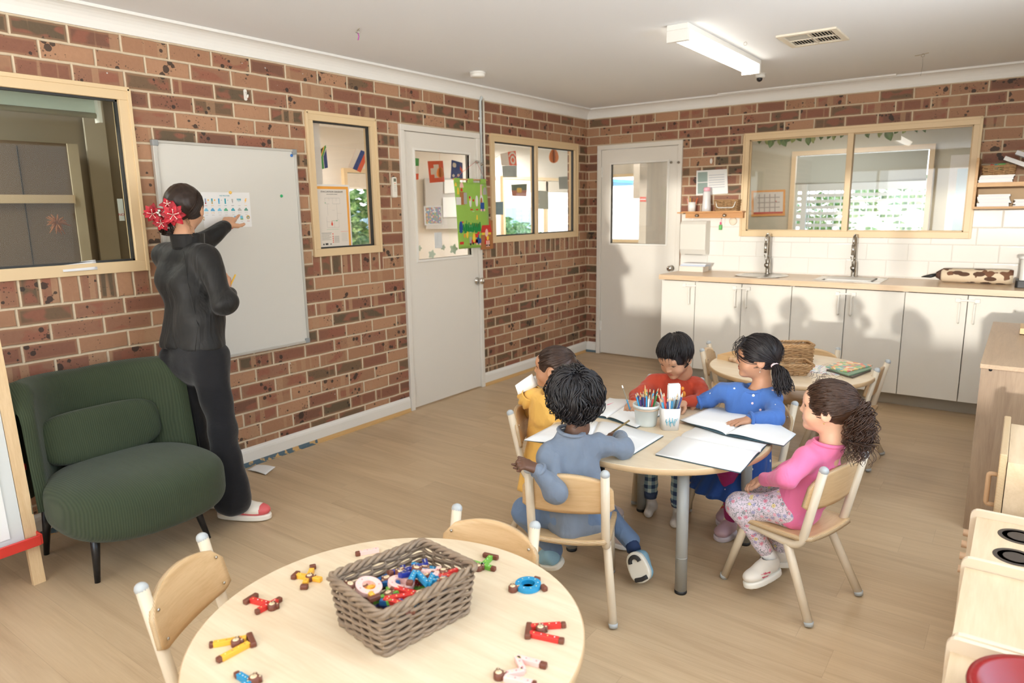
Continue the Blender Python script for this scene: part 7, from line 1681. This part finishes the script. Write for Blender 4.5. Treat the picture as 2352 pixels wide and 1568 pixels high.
cA = pot('round white plastic pot full of coloured pencils', 1484, 975, .098); cB = pot('squarish white pot with a blue scribble, holding pencils', 1537, 983, .100, True)
PC = [('light blue', (60, 160, 210)), ('red', (200, 60, 50)), ('green', (60, 150, 80)), ('orange', (236, 120, 50)), ('dark blue', (46, 62, 120)), ('black', (40, 40, 42)), ('white', (232, 232, 228)), ('teal', (40, 130, 140)), ('yellow', (236, 200, 110)), ('purple', (80, 50, 130)), ('silver grey', (176, 178, 180)), ('brown', (130, 90, 60))]
proto_p = {}
def pencil(c, r0, ang, z0, L, tilt, name, rgb, lab, grp, lead=True):
    d = Vector((math.sin(tilt)*math.cos(ang), math.sin(tilt)*math.sin(ang), math.cos(tilt))); b = Vector((c[0]+r0*math.cos(ang)*.35, c[1]+r0*math.sin(ang)*.35, z0)); m = MB()
    m.tube([b, b+d*(L-.018)], .0038, 6); m.cur = 1; m.tube([b+d*(L-.018), b+d*(L-.004)], [.0038, .0015], 6); m.cur = 2; m.tube([b+d*(L-.004), b+d*L], [.0015, .0004], 6)
    tag(m.build('coloured_pencil', [plain(rgb, .4), plain((222, 190, 150), .7), plain(rgb, .5)]), lab, 'pencil', grp)
rn = random.Random(12)
for i in range(24):
    nm, rgb = PC[(i*7) % 10]; pencil(cA, .05*rn.uniform(.4, 1), i*2.4+rn.uniform(-.2, .2), TZ+.010, rn.uniform(.13, .175), rn.uniform(.1, .34), nm, rgb, nm+' coloured pencil standing in the round white pot', nm+' pencils in the round white pot')
for i in range(22):
    nm, rgb = PC[(10, 10, 4, 10, 1, 5, 10, 0, 11, 10, 10)[i % 11]]; pencil(cB, .045*rn.uniform(.4, 1), i*2.4+rn.uniform(-.2, .2), TZ+.010, rn.uniform(.135, .17), rn.uniform(.08, .30), nm, rgb, nm+' coloured pencil standing in the square white pot', nm+' pencils in the square white pot')
bx = thing('pencil_carton', 'white cardboard carton standing among the pencils in the square pot', 'box', (cB[0]+.012, cB[1]+.012, TZ+.04), .75)
MB().box(-.026, .026, -.011, .011, 0, .155).build('carton', plain((232, 234, 234), .6), bx); MB().box(-.026, .026, -.0114, -.011, .05, .09).build('blue_print', plain((170, 206, 222), .6), bx); MB().box(-.024, .024, -.010, .010, .155, .162).build('flap', plain((222, 222, 220), .6), bx)
tag(MB().tube([P2(1395, 931, .56)+Vector((0, 0, .001)), P2(1410, 926, .56)+Vector((0, 0, .001))], .004, 8).build('crayon', plain((240, 110, 150), .5)), 'pink crayon lying beyond the curly haired boy', 'crayon')
# ================================================================== BASKETS
def weave_mat(name, a, b):
    n = N(name); f = n.noise(n.mapping((1, 1, 3)), 30, 3); return n.done(n.mix(f, s2l(a), s2l(b)), .6, 0, n.bump(n.noise(n.co(), 300, 2), .2, .001))
M_wick = weave_mat('grey_brown_wicker', (96, 80, 66), (170, 146, 120)); M_sea = weave_mat('seagrass', (140, 104, 66), (206, 166, 118))
def basket(label, c, w, l, h, rz, mt, rows=11, flare=.012, rs=.0042, stakes=(7, 9), rimr=.006, name='wicker_basket', sag=0., dens=4):
    t = thing(name, label, 'basket', c, rz); per = []
    def rect(k, s, off):   # point on rounded rectangle, s in 0..1, offset outward
        W_, L_ = w/2+k*flare+off, l/2+k*flare+off; r = .018; pts = rrect(2*W_, 2*L_, r+off, 5)
        seg_ = [math.dist(pts[i], pts[(i+1) % len(pts)]) for i in range(len(pts))]; T_ = sum(seg_); q = s % 1*T_; i = 0
        while q > seg_[i] and i < len(pts)-1: q -= seg_[i]; i += 1
        f_ = q/seg_[i]; a_, b_ = pts[i], pts[(i+1) % len(pts)]; return (a_[0]+(b_[0]-a_[0])*f_, a_[1]+(b_[1]-a_[1])*f_)
    ns = 2*(stakes[0]+stakes[1]); body = MB(); hz = lambda k, s: h*k+sag*k*math.cos(s*4*PI)
    for i in range(rows):
        k = (i+.5)/rows; m = ns*dens; pts = []
        for j in range(m):
            s = j/m; x, y = rect(k, s, rs*.95*math.cos(PI*(s*ns)+PI*i)); pts.append((x, y, hz(k, s)*.93+.002+rs*.35*math.sin(s*40+i)))
        body.tube(pts, rs*(1+.1*math.sin(i*3)), 6, closed=True)
    body.build('woven_sides', mt, t)
    st = MB()
    for j in range(ns): s = (j+.5)/ns; st.tube([(*rect(0, s, 0), 0), (*rect(1, s, 0), hz(1, s))], rs*.8, 6)
    st.build('stakes', mt, t)
    r = MB(); m = 120
    for p in range(3): r.tube([(*rect(1.0, j/m, rimr*.9*math.cos(j/m*2*PI*ns*.5+p*2.09)), hz(1, j/m)+rimr*.3+rimr*.9*math.sin(j/m*2*PI*ns*.5+p*2.09)) for j in range(m)], rimr*.72, 6, closed=True)
    r.build('plaited_rim', mt, t)
    b = MB(); 
    for p in range(2): b.tube([(*rect(0, j/m, rimr*.5*math.cos(j/m*2*PI*ns*.5+p*PI)), rimr*.8+rimr*.4*math.sin(j/m*2*PI*ns*.5+p*PI)) for j in range(m)], rimr*.7, 6, closed=True)
    b.prism(rrect(w-.006, l-.006, .018), .001, .006); b.build('base', mt, t); return t
def slab_letter(key, strokes, caps, rgb, face, label, z, ring_=None, T=None, name='wooden_letter', grp=None, th=.012, w=.013, dots=True):
    """strokes/caps: pairs of 2D points in metres around the letter's centre"""
    t = thing(name, label, 'toy letter', (0, 0, 0), 0, grp)
    if T is not None: t.matrix_world = T
    M_l = plain(rgb, .35); M_b = plain((112, 62, 44), .45)
    m = MB()
    for (a, b) in strokes: 
        A_, B_ = Vector((*a, 0)), Vector((*b, 0)); m.bar(A_+Vector((0, 0, th/2)), B_+Vector((0, 0, th/2)), w, th)
    if ring_: c, ro, ri = ring_; n_ = 36; m.lathe([(ri, 0), (ro, 0), (ro, th), (ri, th), (ri, 0)], (c[0], c[1], 0), n_, smooth=False)
    o = m.build('letter', M_l, t, bevel=.001)
    for (a, b) in caps: MB().bar(Vector((*a, th/2)), Vector((*b, th/2)), w*1.08, th*1.04).build('brown_end', M_b, t, bevel=.003)
    if dots:
        d = MB(); i = 0
        ps = [(Vector(a).lerp(Vector(b), s)) for a, b in strokes for s in (.15, .4, .62, .85)] if strokes else []
        if ring_: c, ro, ri = ring_; ps += [Vector((c[0]+(ro+ri)/2*math.cos(q), c[1]+(ro+ri)/2*math.sin(q))) for q in [2*PI*j/9 for j in range(9)]]
        for p in ps: d.cur = i % 2; i += 1; d.lathe([(0, 0), (.0016, 0), (.0014, .0004), (0, .0004)], (p.x, p.y, th), 8)
        d.build('dots', [plain((244, 232, 150), .5), plain((226, 90, 90) if rgb[0] > 200 and rgb[1] > 150 else (240, 240, 240), .5)], t)
    if face is not None:
        f_ = MB(); x, y = face; f_.lathe([(0, 0), (.0115, 0), (.012, .002), (.0115, th+.001), (.009, th+.003), (0, th+.0035)], (x, y, 0), 20)
        for s in (-1, 1): f_.lathe([(0, 0), (.0045, 0), (.0045, th+.001), (0, th+.002)], (x+.0095*s*.9, y+.0085, 0), 12)
        hd = f_.build('bear_head', M_b, t)
        g_ = MB(); g_.lathe([(0, 0), (.0072, 0), (.0065, .0006), (0, .0008)], (x, y-.001, th+.003), 16)
        for s in (-1, 1): g_.lathe([(0, 0), (.0026, 0), (0, .0006)], (x+.0095*s*.9, y+.0085, th+.002), 10)
        g_.build('muzzle', plain((236, 210, 170), .5), hd)
        e_ = MB(); [e_.ball((x+dx, y+dy, th+.0038), .0009, 6) for dx, dy in ((-.0025, .001), (.0025, .001), (0, -.002))]; e_.build('eyes', M_black, hd)
    return t
def on_table(label, rgb, pstrokes, pcaps, pface, ring_=None, name='wooden_letter'):
    allp = [p for s in pstrokes+pcaps for p in s]+([pface] if pface else [])+([ring_[0]] if ring_ else []); c = sum((P2(u, v, TZ) for u, v in allp), Vector())/len(allp)
    q = lambda p: tuple((P2(*p, TZ+.006)-c).xy)
    return slab_letter('t', [(q(a), q(b)) for a, b in pstrokes], [(q(a), q(b)) for a, b in pcaps], rgb, q(pface) if pface else None, label, TZ, (q(ring_[0]), ring_[1], ring_[2]) if ring_ else None, Matrix.Translation((c.x, c.y, TZ)))
YL, RD, BL_, GR_, PK = (240, 180, 60), (206, 50, 44), (32, 140, 186), (110, 176, 66), (240, 196, 188)
on_table('yellow wooden letter X with a bear head, left of the basket', YL, [((682, 1321), (738, 1331)), ((717, 1308), (700, 1341))], [((672, 1327), (686, 1314)), ((711, 1303), (726, 1300)), ((690, 1347), (708, 1347))], (712, 1327))
on_table('red wooden letter with a brown foot and bear head at the left of the table', RD, [((576, 1377), (618, 1388)), ((594, 1402), (638, 1379))], [((561, 1384), (591, 1365)), ((586, 1406), (596, 1402)), ((634, 1381), (646, 1374))], (626, 1393))
on_table('yellow wooden letter V with a bear in the fork at the left of the table', YL, [((490, 1479), (566, 1466)), ((508, 1512), (572, 1478))], [((572, 1456), (583, 1482)), ((480, 1481), (490, 1479)), ((498, 1517), (510, 1510))], (543, 1476))
on_table('blue wooden letter with a bear head cut by the bottom picture edge', BL_, [((548, 1550), (574, 1566)), ((574, 1566), (545, 1585))], [((538, 1552), (552, 1546))], (584, 1561))
on_table('green wooden letter with a bear head right of the basket', GR_, [((1128, 1279), (1107, 1301)), ((1086, 1292), (1130, 1305))], [((1110, 1273), (1144, 1281)), ((1127, 1304), (1138, 1307))], (1099, 1304))
on_table('blue wooden letter O with a bear head and two feet', BL_, [], [((1226, 1328), (1240, 1332)), ((1244, 1345), (1254, 1354))], (1178, 1352), ((1213, 1343), .034, .0175))
on_table('red wooden letter A lying on its side at the right of the table', RD, [((1218, 1440), (1288, 1435)), ((1216, 1455), (1284, 1470))], [((1216, 1432), (1211, 1464)), ((1288, 1435), (1300, 1434)), ((1283, 1470), (1296, 1472))], (1242, 1446))
on_table('pale pink wooden letter M with dots at the bottom right of the table', PK, [((1188, 1511), (1202, 1541)), ((1203, 1541), (1160, 1550)), ((1188, 1511), (1240, 1525)), ((1158, 1556), (1222, 1570))], [((1240, 1525), (1256, 1529)), ((1222, 1570), (1232, 1572))], (1146, 1551))
on_table('pink wooden letter half hidden behind the basket', PK, [((826, 1270), (870, 1262))], [((816, 1272), (828, 1270))], None)
BC = Vector(((2.482+2.695)/2, (-5.437-5.218)/2, TZ)); BRZ = math.atan2(-.033, .19)
bkt = basket('deep grey brown wicker basket full of wooden letters on the foreground table', tuple(BC), .192, .252, .112, BRZ-.0, M_wick, rows=12, flare=.012, rs=.0044, stakes=(5, 7), rimr=.0075, sag=.004, dens=6)
shapes_ = {'O': ([], [], (0, .045), ((0, 0), .032, .016)), 'V': ([((-.03, -.03), (0, .03)), ((.03, -.03), (0, .03))], [((-.014, .034), (.014, .034))], (0, 0), None), 'T': ([((0, -.035), (0, .03)), ((-.025, .02), (.025, .02))], [((-.015, -.036), (.015, -.036))], (0, .035), None),
           'N': ([((-.022, -.03), (-.022, .03)), ((-.022, .03), (.022, -.03)), ((.022, -.03), (.022, .03))], [((-.03, -.034), (-.014, -.034)), ((.014, .034), (.03, .034))], (-.022, .038), None), 'X': ([((-.025, -.03), (.025, .03)), ((-.025, .03), (.025, -.03))], [((-.032, -.033), (-.02, -.033))], (0, 0), None), 'E': ([((-.018, -.03), (-.018, .03)), ((-.018, .028), (.018, .028)), ((-.018, -.028), (.018, -.028)), ((-.018, 0), (.012, 0))], [], (-.018, .036), None), 'K': ([((-.018, -.032), (-.018, .032)), ((-.014, 0), (.02, .03)), ((-.014, 0), (.02, -.03))], [((-.018, -.036), (-.018, -.030))], (-.018, .038), None)}
CLR = [('blue', BL_), ('navy', (36, 50, 140)), ('pink', PK), ('red', RD), ('green', GR_), ('yellow', YL), ('dark blue', (20, 84, 140))]
rn = random.Random(77); used = set(); combos = [(s, c) for s in shapes_ for c in range(len(CLR))]; rn.shuffle(combos)
top = [('O', 2, -.05, -.085, .088), ('O', 2, .0, -.01, .086), ('N', 0, .045, .03, .100), ('N', 1, -.035, .035, .088), ('V', 6, -.055, -.02, .080), ('E', 0, .06, .075, .090), ('T', 2, .02, .075, .092), ('K', 3, .055, .10, .090), ('T', 5, -.03, -.095, .082), ('X', 4, .02, -.06, .080), ('V', 0, -.02, .085, .084), ('N', 3, .06, -.05, .086), ('E', 1, -.06, .08, .082), ('K', 6, .07, -.08, .080)]
lay = [(s, c, x, y, z) for s, c, x, y, z in top]; cc_ = [q for q in combos if q not in {(a, b) for a, b, *_ in top}]
for i, (s, c) in enumerate(cc_[:18]): lay.append((s, c, rn.uniform(-.05, .05), rn.uniform(-.085, .085), rn.choice((.012, .035, .058))))
seen_ = {}
for s, c, x, y, z in lay:
    q = Matrix.Rotation(BRZ, 4, 'Z') @ Vector((x*.82, y*.86, z)); T = Matrix.Translation(BC+q) @ Euler((rn.uniform(-.25, .25), rn.uniform(-.25, .25), rn.uniform(0, 6.28))).to_matrix().to_4x4(); st_, cp, fc, rg = shapes_[s]
    k = (s, c); seen_[k] = seen_.get(k, 0)+1; nth = 'second ' if seen_[k] > 1 else ''
    wh = 'lying on top in the basket' if z > .07 else 'deeper inside the basket'
    slab_letter('b', st_, cp, CLR[c][1], fc, f"{CLR[c][0]} wooden letter {s} {wh}"+(', nearer its middle' if nth else ''), 0, rg, T, grp='wooden letters in the basket')
# baskets and things on the farthest table
cb = (P2(1827, 822, TZ)+P2(1827, 800, TZ))/2
c1 = P2(1828, 815, TZ); rzb = math.radians(31)
basket('upright rectangular seagrass basket on the farthest table', (c1.x-.02, c1.y+.05, TZ), .155, .115, .105, rzb, M_sea, rows=9, flare=.006, rs=.0045, stakes=(5, 4), rimr=.006, name='seagrass_basket', dens=4) if 0 else basket('upright rectangular seagrass basket on the farthest table', (2.60, -1.885, TZ), .195, .13, .105, rzb, M_sea, rows=9, flare=.004, rs=.0048, stakes=(6, 4), rimr=.006, name='seagrass_basket', dens=4)
basket('shallow sloping seagrass tray basket on the farthest table, nearer the viewer', (2.685, -2.255, TZ), .135, .12, .062, rzb, M_sea, rows=6, flare=.030, rs=.0045, stakes=(5, 4), rimr=.006, name='seagrass_basket', dens=4)
def printed(name, base, cols, sc=30):
    n = N(name); v = n.new('ShaderNodeTexVoronoi'); n.link(n.co(), v.inputs[0]); v.inputs['Scale'].default_value = sc; s_ = n.new('ShaderNodeSeparateColor'); n.link(v.outputs['Color'], s_.inputs[0])
    k = len(cols); return n.done(n.ramp(s_.outputs[0], [(i/k, s2l(c)) for i, c in enumerate(cols)], 'CONSTANT'), .4)
M_bookc = printed('picture_book_cover', 0, [(236, 140, 90), (120, 180, 170), (240, 200, 120), (226, 110, 110), (150, 190, 110), (250, 220, 190)], 45)
M_sheetc = printed('printed_sheet', 0, [(232, 230, 226), (232, 230, 226), (200, 214, 222), (232, 230, 226), (236, 190, 190), (220, 224, 200)], 60)
def qslab(name, label, cat, px, z, th, mt):
    P_ = [P2(u, v, z) for u, v in px]; m = MB(); n_ = 4; m.add([(*p.xy, z) for p in P_]+[(*p.xy, z+th) for p in P_], [(3, 2, 1, 0), (4, 5, 6, 7)]+[(i, (i+1) % 4, 4+(i+1) % 4, 4+i) for i in range(4)])
    me = m.build(name, mt); return tag(me, label, cat)
qslab('paper', 'printed worksheet between the baskets and the picture books', 'paper', [(1866, 838), (1935, 843), (1928, 862), (1852, 855)], TZ+.0005, .0015, M_sheetc)
qslab('picture_book', 'dark lower picture book in the pair on the farthest table', 'book', [(1898, 852), (1990, 842), (2000, 853), (1958, 869)], TZ+.0005, .010, plain((92, 84, 74), .5))
qslab('picture_book', 'green edged middle picture book on the farthest table', 'book', [(1905, 849), (1995, 840), (2002, 848), (1950, 864)], TZ+.011, .006, plain((120, 150, 120), .5))
qslab('picture_book', 'orange patterned picture book topmost on the farthest table', 'book', [(1896, 843), (1938, 829), (2004, 840), (1944, 855)], TZ+.0175, .005, M_bookc)
tr_ = thing('wooden_tray', 'small wooden tray with papers at the left of the farthest table', 'tray', (2.27, -2.02, TZ), math.radians(75))
M_tr = plain((226, 190, 140), .5); MB().box(-.10, .10, -.05, .05, .0, .006).build('base', M_tr, tr_)
for a in ((-.10, .10, -.056, -.05), (-.10, .10, .05, .056), (-.106, -.10, -.056, .056), (.10, .106, -.056, .056)): MB().box(*a, 0, .03).build('side', M_tr, tr_)
m = MB(); rn = random.Random(6)
for i in range(5): m.ball((rn.uniform(-.03, .03), rn.uniform(-.02, .02), .014), (.022, .014, .014), 10)
o = m.build('cloth_toy', plain((206, 170, 134), .9)); o.location = P2(1690, 832, TZ); tag(o, 'crumpled beige cloth toy beside the wooden tray', 'toy')
# baskets on the two shelves
sbk = basket('small dark seagrass basket with a white handle on the little wooden shelf', (1.50, -.062, 1.4725), .20, .09, .095, 0, M_sea, rows=8, flare=.010, rs=.004, stakes=(6, 3), rimr=.004, name='seagrass_basket', dens=4)
MB().tube(round_path([(-.09, -.052, .085), (-.075, -.062, .03), (.075, -.062, .03), (.09, -.052, .085)], .02, 5), .004, 8).build('handle', M_white, sbk)
basket('seagrass basket of small toys on the paper stack at the right edge', (3.505, -.14, 1.702), .185, .13, .068, 0, M_sea, rows=6, flare=.006, rs=.0042, stakes=(6, 4), rimr=.004, name='seagrass_basket', dens=4)
for i, (x, c, nm) in enumerate(((-.05, (210, 80, 70), 'red'), (-.015, (70, 180, 196), 'turquoise'), (.012, (130, 196, 120), 'green'), (.045, (222, 190, 140), 'tan'))):
    o = MB().box(-.022, .022, -.012, .012, 0, .042).build('toy_block', plain(c, .5), bevel=.003); o.location = (3.505+x, -.15, 1.742+.006*(i == 2)); o.rotation_euler = (.2, .5-.3*i, .3*i); tag(o, nm+' toy block in the basket at the right edge', 'toy')
# ================================================================== RIGHT SIDE: CUPBOARD, PLAY KITCHEN
M_wal = wood('grey_brown_laminate', (164, 138, 110), (138, 112, 88), .6, 'z', .45); M_walt = wood('grey_brown_laminate_top', (190, 162, 130), (172, 144, 114), .6, 'y', .4)
cu = thing('storage_cupboard', 'waist high wood grain cupboard at the right edge', 'cupboard', (0, 0, 0))
MB().box(3.605, 4.30, -2.665, -1.28, 0, .780).build('carcass', M_wal, cu); MB().box(3.600, 4.305, -2.67, -1.275, .780, .800).build('top_board', M_walt, cu, bevel=.001)
q = at(2275, 849, y=-2.667); MB().lathe([(0, 0), (.007, 0), (.007, .002), (0, .002)], seg=14, T=Matrix.Translation((q[0], -2.6655, q[2])) @ Matrix.Rotation(PI/2, 4, 'X')).build('dark_hole', M_black, cu)  # flat black disc: the darkness of a hole put into its colour
bx_ = thing('wooden_tray', 'pale wooden frame tray on the cupboard at the right edge', 'tray', (3.735, -1.62, .8005)); MB().box(0, .3, -.10, -.085, 0, .035).build('side', M_tr, bx_); MB().box(0, .015, -.085, .1, 0, .035).build('side', M_tr, bx_); MB().box(0, .3, -.1, .1, 0, .004).build('base', M_tr, bx_)
M_pk = plain((224, 204, 176), .45, var=.04); pk = thing('play_fridge', 'birch play cupboard with a handle behind the play stove at the right edge', 'play kitchen', (0, 0, 0))
MB().box(3.735, 4.25, -3.80, -3.33, 0, .70).build('carcass', M_plyz, pk); MB().box(3.712, 3.733, -3.80, -3.30, .03, .735).build('door', [M_edge], pk, bevel=.004); MB().box(3.735, 4.25, -3.80, -3.32, .70, .712).build('top_board', M_plyz, pk)
MB().tube(round_path([(3.712, -3.60, .60), (3.688, -3.60, .60), (3.688, -3.60, .49), (3.712, -3.60, .49)], .008, 3), .008, 8).build('handle', plain((214, 176, 136), .5), pk)
ks_ = thing('play_stove', 'birch play stove with two black and cream printed hot plates', 'play kitchen', (0, 0, 0))
ZT = .545
MB().box(3.672, 4.15, -4.24, -3.885, 0, ZT).build('carcass', M_plyz, ks_)
def side_panel(y, nm, par, zt=ZT+.022, x0=3.655): 
    P_ = [(x0, 0), (4.16, 0), (4.16, zt), (x0+.022, zt)]+[(x0+.022*(1-math.sin(a)), zt-.022*(1-math.cos(a))) for a in (PI/8, PI/4, 3*PI/8, PI/2)]
    P_ = [(x0, 0), (4.16, 0), (4.16, zt)]+[(x0+.022-.022*math.sin(a), zt-.022+.022*math.cos(a)) for a in (0, PI/8, PI/4, 3*PI/8, PI/2)]
    return MB().prism(P_, -.0075, .0075, T=Matrix.Translation((0, y, 0)) @ Matrix.Rotation(PI/2, 4, 'X')).build(nm, [M_pk], par, bevel=.001)
side_panel(-3.877, 'side_panel', ks_); side_panel(-4.25, 'side_panel', ks_)
for (u, v) in ((2342, 1232), (2333, 1279)):
    c = at(u, v, z=ZT+.001); hp = MB()
    for k, (r0, r1) in enumerate(((.043, .054), (0, .030))): hp.lathe([(r0, 0), (r1, 0), (r1, .001), (r0, .001), (r0, 0)] if r0 else [(0, 0), (r1, 0), (r1, .001), (0, .001)], (c[0], c[1], ZT+.0002), 40, smooth=False)
    hp.build('hot_plate', plain((62, 52, 44), .6), ks_)
for i, (u, v) in enumerate(((2222, 1224), (2218, 1250), (2214, 1277), (2210, 1307))):
    c = at(u, v, x=3.645); MB().tube([(3.672, c[1], c[2]), (3.632, c[1], c[2])], .013, 18).build('knob', plain((214, 178, 142), .5), ks_, bevel=.001)
kc = thing('play_counter', 'plain birch play counter between the stove and the sink', 'play kitchen', (0, 0, 0)); MB().box(3.664, 4.15, -4.638, -4.26, 0, ZT-.006).build('carcass', M_plyz, kc); side_panel(-4.646, 'side_panel', kc, ZT+.008, 3.662)
kk = thing('play_sink', 'birch play sink unit holding the red bowl, bottom right', 'play kitchen', (0, 0, 0)); MB().box(3.664, 4.15, -5.15, -4.665, 0, ZT-.03).build('carcass', M_plyz, kk); side_panel(-4.6615, 'side_panel', kk, ZT+.004, 3.655)
rbw = thing('bowl', 'dark red plastic bowl in the play sink, bottom right corner', 'bowl', (3.84, -4.83, ZT-.0295)); MB().lathe([(0, 0), (.09, 0), (.125, .05), (.135, .052), (.137, .047), (.141, .049), (.139, .058), (.120, .058), (.088, .006), (0, .006)], seg=48).build('bowl', plain((140, 16, 20), .3), rbw)
